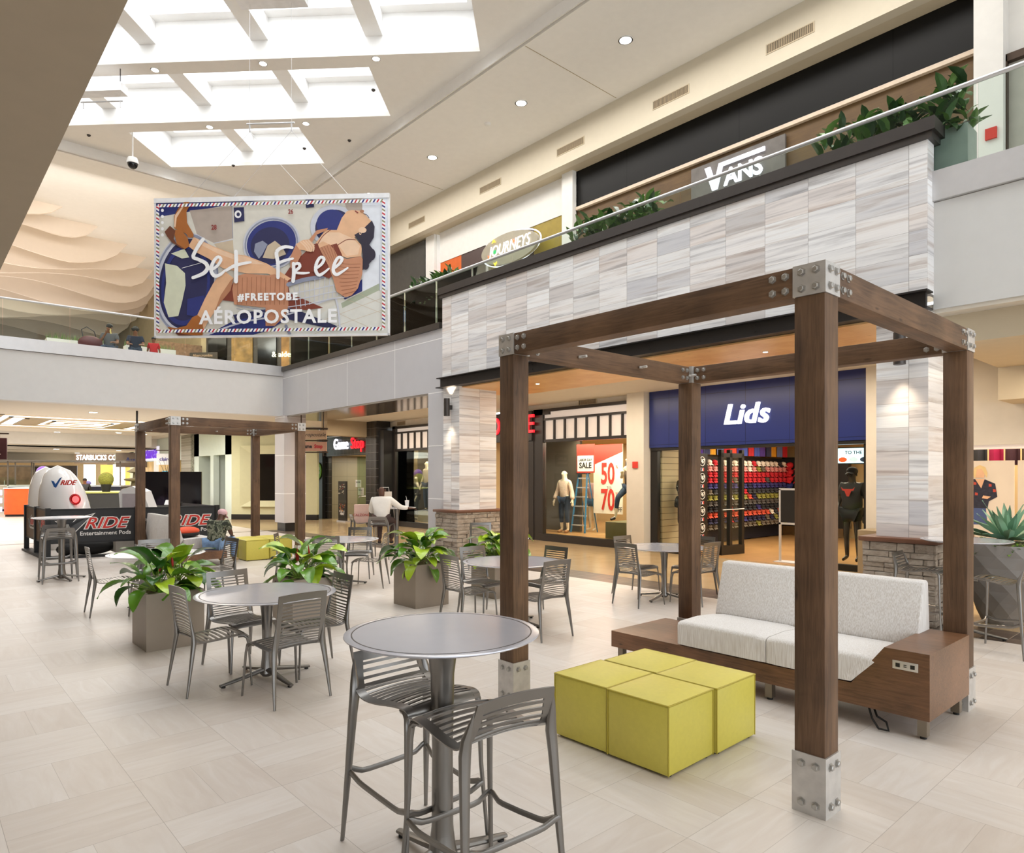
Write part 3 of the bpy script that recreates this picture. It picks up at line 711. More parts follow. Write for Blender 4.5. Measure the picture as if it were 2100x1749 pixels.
for rear, f, lab in [
    ((1.735, 6.21), (1, .03), 'grey slatted chair on the left side of the nearest dining table, beside the taupe planter'),
    ((3.21, 6.07), (-1, .05), 'grey slatted chair on the right side of the nearest dining table, behind the bar table'),
    ((2.42, 6.99), (.16, -1), 'grey slatted chair facing the camera across the nearest dining table'),
    ((1.81, 10.42), (1, -.05), 'grey slatted chair seen side-on, leftmost on the open floor'),
    ((2.80, 11.15), (-.05, -1), 'grey slatted chair at the far side of the left rear table, before the second pergola'),
    ((2.45, 9.42), (0, 1), 'grey slatted chair hidden low behind the leaves of the nearest planter'),
    ((3.77, 10.67), (-1, -.12), 'dark-shaded slatted chair just in front of the person in the pink cap'),
    ((4.84, 6.55), (1, -.1), 'grey slatted chair seen from behind, left of the near pergola post at the middle table'),
    ((5.47, 5.36), (.0, 1), 'grey slatted chair nearest the yellow ottomans, right of the near left pergola post'),
    ((5.72, 7.21), (0, -1), 'grey slatted chair at the middle table in front of the two square planters'),
    ((6.56, 6.45), (-1, 0), 'grey slatted chair on the far right of the middle table'),
    ((7.58, 6.10), (1, -.08), 'grey slatted chair on the left of the rear table, before the fashion window'),
    ((8.50, 6.90), (0, -1), 'grey slatted chair behind the rear table, backed by the pale wall strip'),
    ((9.38, 6.0), (-1, 0), 'grey slatted chair at the far side of the rear table, by the cap shop door'),
    ((8.57, 5.33), (0, 1), 'grey slatted chair right of the rear pergola post'),
    ((4.95, 9.93), (.62, .76), 'grey slatted chair with its back to the camera beside the second planter'),
    ((6.31, 11.28), (-.6, -.76), 'grey slatted chair facing the camera just in front of the man in the white shirt'),
    ((6.0, 9.85), (-.72, .68), 'grey slatted chair turned sideways left of the square leafy planter'),
    ((4.62, 11.05), (.8, -.5), 'grey slatted chair seen edge-on beyond the second planter'),
    ((8.75, 10.76), (-.6, -.8), 'grey slatted chair against the stone plinth of the left pier')]:
    seat_at(CH, rear, f, lab, gT)
for loc, rot, lab in [((2.6, 10.22, 0), 40, 'round grey dining table left rear, behind the leafy planter and glowing pale'),
                      ((5.65, 6.33, 0), 10, 'round grey dining table in the middle, cut by the left pergola post'),
                      ((5.5, 10.45, 0), -12, 'round grey dining table in front of the man in the white shirt'),
                      ((8.5, 6.1, 0), 8, 'round grey dining table at the rear near the fashion window')]:
    t = dup(t1, loc, radians(rot), lab, 'round dining tables')
b1 = make_table('bar_table', 1.105, .452, .385, .05, 'table', 'tall round bar table nearest the camera, with two stools', (1.885, 2.60, 0), radians(-1))
b1['group'] = 'tall bar tables'
for loc, lab in [((2.1, 14.3, 0), 'tall round bar table at far left, in front of the black ride booth fence'),
                 ((8.55, 13.6, 0), 'tall bar table in front of the man in the white shirt'),
                 ((9.05, 2.36, 0), 'tall round bar table right of the pergola, before the faceted planter')]:
    dup(b1, loc, radians(12), lab, 'tall bar tables')
seat_at(ST, (1.87, 2.055), (.06, 1), 'nearest bar stool, its back to the camera, in front of the near bar table', gS)
for rear, f, lab in [((1.91, 3.14), (.05, -1), 'bar stool left of the near bar table pole, its seat facing the camera'),
    ((2.02, 13.85), (0, 1), 'bar stool with its back to the camera at the far left bar table'),
    ((2.1, 14.95), (0, -1), 'bar stool behind the pole of the far left bar table'),
    ((8.85, 3.02), (.05, -1), 'bar stool between the right stone plinth and the right bar table'),
    ((8.52, 1.63), (.12, 1), 'bar stool cut by the right edge of the picture'),
    ((7.75, 13.1), (.75, .6), 'bar stool under the man in the white shirt'),
    ((7.75, 14.3), (1, -.35), 'bar stool carrying the pink paper bag, left of the man in the white shirt')]:
    seat_at(ST, rear, f, lab, gS)

# ================================================================ pergolas
def bolt_mb(): return MB().lathe([(.024, 0), (.024, .004), (.017, .004), (.017, .016), (.013, .019)], n=6)
def make_pergola(label, x0, y0, W, D, group):
    t = thing('timber_pergola', label, 'pergola', (x0, y0, 0), 0, group)
    S = .168; H = 2.98; B = .17; me = None
    bolts = [None]
    def bolt(parent, p, ax):
        if bolts[0] is None: o = bolt_mb().build('bolt', mat('zinc_bolt', 'B4B2AE', .3, .7), parent, smooth=30); bolts[0] = o
        else: o = bolts[0].copy(); COL.objects.link(o); o.parent = parent
        o.location = p; o.rotation_euler = {'-X': (0, -pi/2, 0), '+X': (0, pi/2, 0), '-Y': (pi/2, 0, 0), '+Y': (-pi/2, 0, 0)}[ax]
    for ix in (0, 1):
        for iy in (0, 1):
            px, py = (W-S)*ix, (D-S)*iy
            MB().bbox(px, px+S, py, py+S, .012, H-B, .006).build('post', M_POSTZ, t)
            sl = MB().box(px-.009, px+S+.009, py-.009, py+S+.009, 0.0, .325).build('base_sleeve', M_GAL, t, smooth=0)
            br = MB().box(px-.006, px+S+.006, py-.006, py+S+.006, H-B, H).build('corner_bracket', M_GAL, t, smooth=0)
            outx = '-X' if ix == 0 else '+X'; outy = '-Y' if iy == 0 else '+Y'
            for a in (.045, S-.045):
                for z in (.06, .27):
                    bolt(sl, (px-.009, py+a, z), '-X'); bolt(sl, (px+a, py-.009, z), '-Y')
                for z in (H-B+.04, H-.04):
                    bolt(br, (px-.006 if ix == 0 else px+S+.006, py+a, z), outx); bolt(br, (px+a, py-.006 if iy == 0 else py+S+.006, z), outy)
    T = .14
    for (ax, a0, a1, c0, c1) in (('Y', S, D-S, .0, T), ('Y', S, D-S, W-T, W), ('X', S, W-S, 0, T), ('X', S, W-S, D-T, D)):
        if ax == 'Y': b = MB().bbox(c0, c1, a0+.007, a1-.007, H-B, H-.004, .005).build('beam', M_POSTY, t)
        else: b = MB().bbox(a0+.007, a1-.007, c0, c1, H-B, H-.004, .005).build('beam', M_POSTX, t)
        for e in (a0+.05, a0+.125, a1-.05, a1-.125):
            for z in (H-B+.045, H-.045):
                if ax == 'Y': bolt(b, (c0, e, z), '-X'); 
                else: bolt(b, (e, c0, z), '-Y')
    # long threaded studs on the rear beam
    for fx in (.30, .62, .93):
        MB().tube([(W*fx, D-T, H-.10), (W*fx, D-T-.09, H-.10)], .012, 8).lathe([(.022, 0), (.022, .02)], n=6, c=(W*fx, D-T-.02, H-.11)).build('stud', M_GAL, t)
    return t
make_pergola('dark timber pergola nearest the camera, over the yellow ottomans and cream sofa', 3.66, 1.60, 2.68, 2.65, 'timber pergolas')
make_pergola('smaller-looking timber pergola far left, before the black ride booth', 3.84, 14.12, 2.72, 2.70, 'timber pergolas')

# ================================================================ sofas and ottomans
def make_sofa(label, loc, rot):
    t = thing('lounge_sofa', label, 'sofa', loc, rot, 'lounge sofas under the pergolas')
    L = 1.405; x0, x1 = -.45, .45
    MB().box(x0, x1, -L, L-.0, .145, .30).build('base', M_WALN, t, smooth=0)
    # end block with its slanted shoulder
    bx = MB().prism([(x0, -L, .30), (x0, -L, .605), (x0, -L+.29, .605), (x0, -L+.52, .30)], (x1-x0, 0, 0)).build('end_block', M_WALN, t, smooth=0)
    MB().bbox(x0-.004, x0, -L+.07, -L+.235, .468, .528, .002).build('outlet_plate', mat('steel_plate', 'CFC9BE', .35, .3), bx)
    for y in (-L+.105, -L+.20): MB().box(x0-.006, x0-.003, y-.014, y+.014, .484, .512).build('socket', M_BLACK, bx, smooth=0)
    for z in (.492, .504): MB().box(x0-.006, x0-.003, -L+.143, -L+.162, z-.003, z+.003).build('usb_port', M_BLACK, bx, smooth=0)
    S0 = -L+.53; S1 = .63; mid = (S0-.23+S1)/2+.02
    def cush(a, b, slant):
        m = MB(); z0, z1, r = .302, .525, .035
        prof = [(x0-.012, z0+.01), (x0-.014, z1-r), (x0-.005, z1-.012), (x0+.03, z1), (x0+.30, z1+.008), (x1-.30, z1-.01), (x1-.25, z0)]
        n = len(prof); vs = []; N = 8
        for k in range(N+1):
            f = k/N; ins = .012 if k in (0, N) else 0
            for (x, z) in prof:
                ya = a-(slant*(z-z0)/(z1-z0)); y = ya+(b-ya)*f
                vs.append((x+(ins if x < 0 else -ins), y, z-ins*(z > .4)))
        fs = [(k*n+i, k*n+(i+1) % n, (k+1)*n+(i+1) % n, (k+1)*n+i) for k in range(N) for i in range(n)]
        fs += [tuple(range(n)), tuple(range(N*n, N*n+n))]
        return m.add(vs, fs)
    cush(S0, mid-.004, .20).build('seat_cushion', M_FAB, t, smooth=50); cush(mid+.004, S1, 0).build('seat_cushion', M_FAB, t, smooth=50)
    def back(a, b):
        m = MB(); pf = [(.17, .50), (.17, .52), (.295, .975), (.315, .995), (.40, 1.0), (.415, .985), (.45, .60), (.45, .30), (.30, .30)]
        n = len(pf); vs = []; 
        for k, y in enumerate((a, a+.012, b-.012, b)):
            ins = .010 if k in (0, 3) else 0
            for (x, z) in pf: vs.append((x+(ins if x < .3 else -ins), y, z-(ins if z > .8 else 0)))
        fs = [(k*n+i, k*n+(i+1) % n, (k+1)*n+(i+1) % n, (k+1)*n+i) for k in range(3) for i in range(n)]+[tuple(range(n)), tuple(range(3*n, 4*n))]
        return m.add(vs, fs)
    back(-L+.27, mid-.003).build('back_cushion', M_FAB, t, smooth=50); back(mid+.003, S1).build('back_cushion', M_FAB, t, smooth=50)
    for (x, y) in ((x0+.07, -L+.06), (x1-.1, -L+.06), (x0+.07, mid), (x1-.1, mid), (x0+.07, L-.08), (x1-.1, L-.08)):
        l = MB().box(x-.03, x+.03, y-.03, y+.03, .02, .145).build('leg', mat('champagne_metal_leg', '8A8073', .35, .8), t, smooth=0)
        MB().lathe([(.022, 0), (.022, .02)], c=(x, y, 0), n=12).build('glide', M_RUB, l)
    return t
make_sofa('cream two-seat sofa with walnut end block and outlet, under the near pergola', (5.69, 2.985, 0), 0)
make_sofa('cream sofa seen from behind under the far pergola, holding the orange bag', (4.52, 15.76, 0), pi)
tag(MB().tube([(5.30, 2.0, .145), (5.26, 1.96, .07), (5.22, 1.90, .02), (5.24, 1.84, .015), (5.28, 1.87, .06), (5.27, 1.93, .09), (5.33, 1.97, .12)], .008, 8).build('power_cord', M_RUB), 'coiled black power cord hanging under the near sofa', 'cord')
def make_ott(label, loc, group, rot=0):
    t = thing('ottoman', label, 'ottoman', loc, rot, group); h = .252; H = .45; b = .014
    m = MB().bbox(-h, h, -h*.94, h*.94, .012, H-.012, b)
    m.sheet(lambda u, v: ((u-.5)*2*(h-.006), (v-.5)*2*(h*.94-.006), H-.013+.022*(1-(2*u-1)**4)*(1-(2*v-1)**4)), 10, 10, .01)
    m.build('body', M_OT, t, smooth=50)
    pz = H-.012; e = .004
    pp = [(-h, -h*.94), (h, -h*.94), (h, h*.94), (-h, h*.94), (-h, -h*.94)]
    q = MB()
    for i in range(4): q.tube([(pp[i][0], pp[i][1], pz), (pp[i+1][0], pp[i+1][1], pz)], .0045, 6)
    for i in range(4): q.tube([(pp[i][0]*.992, pp[i][1]*.992, .015), (pp[i][0]*.992, pp[i][1]*.992, pz)], .004, 6)
    q.build('piping', M_OTP, t)
    for (x, y) in ((-.2, -.2), (.2, -.2), (-.2, .2), (.2, .2)): MB().lathe([(.02, 0), (.02, .014)], c=(x, y, 0), n=10).build('glide', M_RUB, t)
    return t
o0 = make_ott('lime yellow cube ottoman nearest the camera, front corner of the block of four', (3.69, 2.68, 0), 'lime ottomans under the near pergola', radians(1))
bpy.context.view_layer.update()
for loc, lab in [((3.69, 3.165, 0), 'lime yellow cube ottoman on the left of the block of four'), ((4.212, 2.672, 0), 'lime yellow cube ottoman on the right of the block of four'), ((4.215, 3.15, 0), 'lime yellow cube ottoman at the back of the block of four, beside the sofa')]:
    dup(o0, loc, radians(1), lab)
for i, loc in enumerate([(5.75, 14.95, 0), (6.27, 14.95, 0), (5.75, 15.45, 0), (6.27, 15.45, 0)]):
    dup(o0, loc, 0, 'lime yellow cube ottoman under the far pergola, right of the person in the pink cap', 'lime ottomans under the far pergola')

# ================================================================ plants
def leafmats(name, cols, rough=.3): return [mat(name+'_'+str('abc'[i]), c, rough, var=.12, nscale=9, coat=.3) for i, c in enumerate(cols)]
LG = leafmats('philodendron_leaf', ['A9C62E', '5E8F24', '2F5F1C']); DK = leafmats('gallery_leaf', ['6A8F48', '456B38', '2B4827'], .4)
M_STEM = mat('green_stem', '7E9A3A', .5); M_RED = mat('red_spathe', 'B0261F', .5)
def leaf(mb, base, yaw, pitch, L, W, m, bend=.8, fold=.25, nl=7, nw=4, roll=0):
    """one broad leaf blade that arches and droops"""
    d = Vector((cos(yaw), sin(yaw), 0)); up = Vector((0, 0, 1)); side = Vector((-sin(yaw), cos(yaw), 0)); side = (side*cos(roll)+up*sin(roll))
    pts = []; p = Vector(base); a = pitch; cl = []
    for i in range(nl+1):
        cl.append((p.copy(), a)); a -= bend/nl; p += (d*cos(a)+up*sin(a))*L/nl
    vs = []
    for i, (c, a) in enumerate(cl):
        t = i/nl; wd = W*(sin(pi*min(1, t*.93+.06))**.75)*(1-.25*t) if 0 < i < nl else W*.04
        nrm = (-d*sin(a)+up*cos(a))
        for j in range(-nw//2, nw//2+1):
            s = j/(nw/2); vs.append(c+side*wd*s*.5+nrm*(abs(s)*wd*fold*.5+.006*sin(9*t+3*s)))
    k = nw+1; mb.add(vs, [(i*k+j, i*k+j+1, (i+1)*k+j+1, (i+1)*k+j) for i in range(nl) for j in range(nw)], m)
def philodendron(parent, cx, cy, cz, n, spread, seed, ly=1.0, bright=.3, ex=0, ey=0):
    random.seed(seed); lf = MB(); stx = MB()
    for i in range(n):
        yaw = i*2.399+random.uniform(-.3, .3); k = i/n
        el = lerp(1.35, .05, k)+random.uniform(-.12, .12); sl = random.uniform(.14, .27)*(1+.25*(1-k))
        b = Vector((cx+random.uniform(-ex, ex), cy+random.uniform(-ey, ey), cz)); d = Vector((cos(yaw)*cos(el), sin(yaw)*cos(el), sin(el)))
        tip = b+d*sl; stx.tube([b, b+d*sl*.5+Vector((0, 0, .01)), tip], [.008, .006, .004], 5)
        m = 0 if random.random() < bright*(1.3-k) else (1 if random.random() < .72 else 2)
        L = random.uniform(.28, .42)*spread; leaf(lf, tip, yaw, el-.15+random.uniform(-.2, .2), L, L*random.uniform(.50, .66), m, bend=random.uniform(.9, 1.6), fold=random.uniform(.1, .45), roll=random.uniform(-.4, .4))
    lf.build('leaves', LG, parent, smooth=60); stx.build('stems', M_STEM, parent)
def planter(label, x0, x1, y0, y1, H, seed, n=44, bright=.3, red=False, two=False):
    cx, cy = (x0+x1)/2, (y0+y1)/2
    t = thing('planter', label, 'planter', (cx, cy, 0), 0, 'leafy metal planters on the floor'); a, b = (x1-x0)/2, (y1-y0)/2
    m = MB(); R4 = lambda q, z: [(-a+q, -b+q, z), (a-q, -b+q, z), (a-q, b-q, z), (-a+q, b-q, z)]
    vs = R4(0, 0)+R4(0, H-.003)+R4(.003, H)+R4(.028, H)+R4(.028, H-.08)
    m.add(vs, [(3, 2, 1, 0)]+[(4*k+i, 4*k+(i+1) % 4, 4*k+4+(i+1) % 4, 4*k+4+i) for k in range(4) for i in range(4)]+[(16, 17, 18, 19)])
    m.build('box', M_POT, t, smooth=0)
    random.seed(seed); s = MB()
    s.sheet(lambda u, v: ((u-.5)*2*(a-.015), (v-.5)*2*(b-.015), H-.03+.05*sin(pi*u)*sin(pi*v)+random.uniform(-.012, .012)), 16, 16, .02)
    s.build('moss', M_MOSS, t)
    if two:
        for k, dy in enumerate((-.5, .5)): philodendron(t, dy*a*1.0, dy*b*.9, H, n//2, 1.0, seed+k, bright=bright, ex=.03, ey=.03)
    else: philodendron(t, 0, 0, H, n, 1.0, seed, bright=bright, ex=.10, ey=.10)
    if red:
        for q in ((-.1, -.05, .26), (-.06, .08, .22), (.02, -.1, .3)): MB().tube([(q[0], q[1], H+q[2]-.06), (q[0]-.005, q[1], H+q[2]), (q[0]-.02, q[1], H+q[2]+.1)], [.008, .014, .002], 6).build('red_bud', M_RED, t)
    return t
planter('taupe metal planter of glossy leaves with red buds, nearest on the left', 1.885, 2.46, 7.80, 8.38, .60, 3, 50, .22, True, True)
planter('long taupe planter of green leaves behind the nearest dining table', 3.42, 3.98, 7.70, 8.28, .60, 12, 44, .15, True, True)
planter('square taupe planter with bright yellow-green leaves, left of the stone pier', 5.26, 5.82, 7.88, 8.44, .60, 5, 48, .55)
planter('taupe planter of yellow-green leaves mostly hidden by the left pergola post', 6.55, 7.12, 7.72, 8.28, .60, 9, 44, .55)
# faceted pot with agave
ag = thing('agave_planter', 'large grey faceted pot holding a spiky agave, far right', 'planter', (10.3, 2.24, 0), 0)
rows, n = 7, 12; vs = []; 
for j in range(rows+1):
    t = j/rows; r = .27+.22*sin(t*pi*.56)
    for i in range(n): a = 2*pi*(i+.5*(j % 2))/n; vs.append((r*cos(a), r*sin(a), t*.99))
fs = []
for j in range(rows):
    for i in range(n):
        a, b, c, d = j*n+i, j*n+(i+1) % n, (j+1)*n+i, (j+1)*n+(i+1) % n
        if j % 2 == 0: fs += [(a, b, c), (b, d, c)]
        else: fs += [(a, d, c), (a, b, d)]
fs.append(tuple(range(n)))
MB().add(vs, fs).build('pot', mat('grey_resin_pot', '8A8580', .5), ag, smooth=0)
MB().lathe([(.46, .93), (.46, .95), (.1, .99)], n=24).build('soil', M_MOSS, ag)
random.seed(4); l = MB()
for i in range(34):
    k = i/34; yaw = i*2.399; el = lerp(1.45, .12, k); L = lerp(.42, .56, random.random())
    leaf(l, (cos(yaw)*.04, sin(yaw)*.04, 1.02), yaw, el, L, lerp(.08, .15, k), 0 if i % 3 else 1, bend=.1, fold=.55, nl=5)
l.build('leaves', [mat('agave_leaf', '93BB9C', .5, var=.1), mat('agave_leaf_dark', '6B967C', .5, var=.1)], ag)
f_ = MB()
for i in range(260):
    a = random.uniform(0, 2*pi); r = random.uniform(.30, .47); z = random.uniform(.93, 1.03)-(.10*random.random() if r > .43 else 0)
    leaf(f_, (r*cos(a), r*sin(a), z), a+random.uniform(-1, 1), random.uniform(-.5, .9), .06, .035, random.choice((0, 1, 1)), bend=.5, nl=3, nw=2)
f_.build('trailing_leaves', leafmats('trailing_leaf', ['7FA03A', '4F7A2A']), ag)
# gallery planters behind the railing
def gplanter(label, y0, y1, seed, ztop=6.22):
    t = thing('gallery_planter', label, 'planter', (10.05, (y0+y1)/2, 5.3), 0, 'long planters along the gallery railing'); b = (y1-y0)/2; H = ztop-5.3
    MB().box(-.2, .2, -b, b, 0, H).build('box', mat('grey_green_planter', 'B9C4BD', .5), t, smooth=0)
    random.seed(seed); m = MB()
    for i in range(int(230*b/.8)):
        px, py = random.uniform(-.18, .18), random.uniform(-b, b); yaw = random.uniform(0, 2*pi); el = random.uniform(.75, 1.5); L = random.uniform(.2, .34)
        h0 = random.uniform(0, .56)
        leaf(m, (px, py, H+h0), yaw, el, L, L*.42, random.choice((0, 0, 1, 2)), bend=.7, fold=.3, nl=4, nw=2)
    for i in range(int(70*b/.8)):
        px, py = random.uniform(-.2, .2), random.uniform(-b, b); yaw = pi+random.uniform(-1, 1)
        leaf(m, (px-.05, py, H+.05), yaw, random.uniform(-.2, .5), .26, .12, random.choice((0, 1, 2)), bend=1.0, nl=4, nw=2)
    m.build('leaves', DK, t)
    return t
gplanter('rightmost gallery planter of dark leaves behind the glass railing', 2.55, 4.4, 31)
gplanter('gallery planter of dark leaves left of the VANS sign', 7.3, 9.3, 32)
gplanter('gallery planter of dark leaves below the orange wall panel', 13.25, 15.1, 33)
# ================================================================ figures
def V(*a): return Vector(a)
def pose(kind, **k):
    """joint positions, facing local +Y"""
    J = {}
    if kind == 'stand':
        pz = k.get('pz', .93); J = dict(pel=V(0, 0, pz), wai=V(0, .01, pz+.14), che=V(0, .0, pz+.36), nek=V(0, 0, pz+.52), hed=V(0, .02, pz+.64), top=V(0, .02, pz+.75))
        for s, n in ((1, 'R'), (-1, 'L')):
            J['sh'+n] = V(s*.17, 0, pz+.46); J['el'+n] = V(s*.24, -.03, pz+.18); J['wr'+n] = V(s*.25, .08, pz-.05)
            J['hip'+n] = V(s*.09, 0, pz-.04); J['kn'+n] = V(s*.10, .02, pz*.52); J['an'+n] = V(s*.10, -.02, .08); J['toe'+n] = V(s*.12, .15, .03)
    else:
        h = k.get('h', .45)+.10; lean = k.get('lean', 0)
        J = dict(pel=V(0, 0, h), wai=V(0, .02+lean*.1, h+.14), che=V(0, lean*.3, h+.35), nek=V(0, lean*.45, h+.50), hed=V(0, lean*.45+.05, h+.62), top=V(0, lean*.45+.06, h+.73))
        for s, n in ((1, 'R'), (-1, 'L')):
            J['sh'+n] = V(s*.18, lean*.4, h+.43); J['el'+n] = V(s*.24, lean*.4+.10, h+.18); J['wr'+n] = V(s*.17, lean*.4+.32, h+.16)
            J['hip'+n] = V(s*.09, .02, h-.01); J['kn'+n] = V(s*.13, .44, h+.0); J['an'+n] = V(s*.13, .42, .09 if not k.get('footz') else k['footz']); J['toe'+n] = J['an'+n]+V(0, .16, -.06)
    return J
def figure(name, label, cat, loc, rz, J, skinm, shirt=None, pants=None, shoes=None, sleeve='long', hair=None, cap=None, group=None, legs='long', over=None, headless=False, bare_feet=False, scale=1, slim=1.0, extra=None):
    t = thing(name, label, cat, loc, rz, group); t.scale = (scale,)*3
    P, R, E, ix = [], [], [], {}
    def node(key, p, r, par=None):
        ix[key] = len(P); P.append(p); R.append(r)
        if par is not None: E.append((ix[par], ix[key]))
    node('pel', J['pel'], (.155*slim, .12*slim)); node('wai', J['wai'], (.135*slim, .105*slim), 'pel'); node('che', J['che'], (.165*slim, .12*slim), 'wai')
    node('nek', J['nek'], (.058, .058), 'che')
    if not headless:
        hd = J['hed']; tp = J['top']
        node('hed', hd, (.078, .088), 'nek'); node('top', tp, (.062, .075), 'hed')
    for n in 'LR':
        s = 1 if n == 'R' else -1
        node('sh'+n, J['sh'+n], .062, 'che'); node('el'+n, J['el'+n], .042, 'sh'+n); node('wr'+n, J['wr'+n], .027, 'el'+n)
        d = (J['wr'+n]-J['el'+n]).normalized(); sd = d.cross(V(0, 0, 1)); sd = sd.normalized() if sd.length > .1 else V(s, 0, 0); dn = sd.cross(d)
        pm = J['wr'+n]+d*.07; node('pm'+n, pm, (.036, .018), 'wr'+n)
        for q, (o, L) in enumerate(((-.026, .07), (-.009, .082), (.009, .078), (.025, .062))):
            b = pm+d*.035+sd*o; node('fa%d%s' % (q, n), b, .0095, 'pm'+n); node('fb%d%s' % (q, n), b+d*L*.6-dn*.012, .0085, 'fa%d%s' % (q, n)); node('fc%d%s' % (q, n), b+d*L*.85-dn*.035, .0075, 'fb%d%s' % (q, n))
        node('ta'+n, J['wr'+n]+d*.045+sd*.038, .011, 'wr'+n); node('tb'+n, J['wr'+n]+d*.085+sd*.056, .009, 'ta'+n)
        node('hip'+n, J['hip'+n], .088, 'pel'); node('kn'+n, J['kn'+n], .056, 'hip'+n); node('an'+n, J['an'+n], .036, 'kn'+n); node('toe'+n, J['toe'+n], (.034, .022), 'an'+n)
    skin('body', P, E, R, skinm, t, 2)
    def cloth(nm, keys, edges, rad, m): 
        return skin(nm, keys, edges, rad, m, t, 2)
    if shirt:
        pts = [J['pel']+(J['wai']-J['pel'])*-.25, J['wai'], J['che'], J['che']+(J['nek']-J['che'])*.72, ]; ed = [(0, 1), (1, 2), (2, 3)]; rd = [(.20*slim, .165*slim), (.185*slim*slim, .16*slim), (.215*slim, .175*slim), (.115*slim*slim, .10*slim)]
        for n in 'LR':
            o = len(pts); pts += [J['sh'+n] if slim == 1 else J['sh'+n]*.86+J['che']*.14]; ed.append((2, o)); rd.append(.092 if slim == 1 else .062)
            e, w_ = J['el'+n], J['wr'+n]
            if sleeve == 'long': pts += [e, e+(w_-e)*.85]; ed += [(o, o+1), (o+1, o+2)]; rd += [.062, .046]
            elif sleeve == 'short': pts += [J['sh'+n]+(e-J['sh'+n])*.7]; ed += [(o, o+1)]; rd += [.068]
            elif sleeve == 'bell': pts += [e, w_]; ed += [(o, o+1), (o+1, o+2)]; rd += [.055, .075]
        cloth('shirt', pts, ed, rd, shirt)
    if pants:
        pts = [J['pel']]; ed = []; rd = [(.178*slim, .145*slim)]
        for n in 'LR':
            o = len(pts); h, k_, a = J['hip'+n], J['kn'+n], J['an'+n]
            pts += [h, k_]; ed += [(0, o), (o, o+1)]; rd += [.108, .072]
            if legs == 'long': pts += [a+(k_-a)*.05]; ed.append((o+1, o+2)); rd.append(.054)
            elif legs == 'crop': pts += [a+(k_-a)*.4]; ed.append((o+1, o+2)); rd.append(.056)
            else: pts[-1] = h+(k_-h)*.5; rd[-1] = .10
        cloth('trousers', pts, ed, rd, pants)
    if shoes:
        for n in 'LR':
            a, b = J['an'+n], J['toe'+n]; dn = V(0, 0, -.03)
            skin('shoe', [a+V(0, 0, -.03)+(a-b)*.12*V(1, 1, 0).length*0, a*.5+b*.5+V(0, 0, -.0), b], [(0, 1), (1, 2)], [(.052, .05), (.05, .042), (.044, .03)], shoes, t, 2)
    if not headless:
        hd, tp = J['hed'], J['top']; ax = (tp-hd).normalized(); c = hd*.45+tp*.55; fwd = J.get('face', V(0, 1, 0)); fwd = (fwd-ax*fwd.dot(ax)).normalized(); sd = fwd.cross(ax).normalized()
        f = MB()                                                     # ears, nose, eyes, mouth
        M = Matrix((sd, fwd, ax)).transposed().to_4x4(); M.translation = c
        fm = MB(); 
        for s in (-1, 1): fm.sphere((s*.082, -.005, -.035), (.012, .022, .032), 8, 6)
        fm.sphere((0, .098, -.045), (.014, .02, .024), 8, 6); fm.xf(M); fm.build('ears_and_nose', skinm, t)
        if cat == 'person':
            for s in (-1, 1): e = MB().sphere((s*.032, .086, -.015), (.012, .008, .007), 8, 6).xf(M); e.build('eye', mat('dark_eye', '2A1D16', .3), t)
            MB().sphere((0, .088, -.085), (.026, .008, .007), 8, 6).xf(M).build('mouth', mat('lips', '7A443A', .5), t)
        if hair:
            hm, style = hair; hb = MB()
            if style == 'short': hb.sphere((0, -.014, .022), (.090, .102, .082), 14, 10)
            elif style == 'bun': hb.sphere((0, -.016, .018), (.094, .104, .09), 14, 10).sphere((0, -.10, .03), .045, 10, 8)
            elif style == 'curly':
                hb.sphere((0, -.02, .015), (.105, .108, .10), 14, 10)
                for i in range(40):
                    a, b = random.uniform(0, 2*pi), random.uniform(-.2, 1.4); hb.sphere((.1*cos(a)*cos(b), -.03+.1*sin(a)*cos(b) if sin(a) < .3 else -.03, .02+.1*sin(b)), .022, 6, 5)
            hb.xf(M); hb.build('hair', hm, t)
        if cap:
            cb = MB().sphere((0, -.008, .03), (.098, .108, .082), 16, 10); cb.xf(M); o = cb.build('cap', cap, t)
            bill = MB().sheet(lambda u, v: ((u-.5)*.15*(1-.35*v*v), .085+.085*v, .02-.02*v-.03*(2*u-1)**2), 8, 4, .005).xf(M); bill.build('cap_brim', cap, t)
    if extra: extra(t)
    return t
SK_D = mat('deep_brown_skin', '5B3A29', .55, var=.05); SK_M = mat('brown_skin', '8A5A3C', .55, var=.05); SK_L = mat('tan_skin', 'C4926E', .55, var=.05)
M_MANN = mat('cream_mannequin', 'E6D8BE', .35, var=.01); M_DENIM = mat('dark_denim', '2C3B52', .85, var=.25, nscale=30); M_LDEN = mat('light_denim', '7D9CC4', .85, var=.2, nscale=20)
s = NT('camouflage_cloth'); c1 = s.ramp(s.noise(s.coord(), 9, 3, .6, .8), [(.40, hx('2F3328')), (.47, hx('5E6350')), (.53, hx('8A8A76')), (.60, hx('474B39'))]); s.link(c1, s.b.inputs['Base Color']); s.b.inputs['Roughness'].default_value = .9; s.t.nodes; M_CAMO = s.m
for e in [n for n in s.n if n.type == 'VALTORGB']: e.color_ramp.interpolation = 'CONSTANT'
s = NT('plaid_cloth'); tc = s.coord((18, 18, 18)); wv = s.add('ShaderNodeTexChecker'); s.link(tc, wv.inputs[0]); wv.inputs['Scale'].default_value = 1.3; wv.inputs['Color1'].default_value = hx('C9B3D6'); wv.inputs['Color2'].default_value = hx('8C78B4'); s.link(wv.outputs['Color'], s.b.inputs['Base Color']); M_PLAID = s.m
M_WSH = mat('white_shirt_cloth', 'EFEAE2', .85, var=.04, bump=.3); M_BRT = mat('brown_trousers', '4A3833', .85, var=.06)
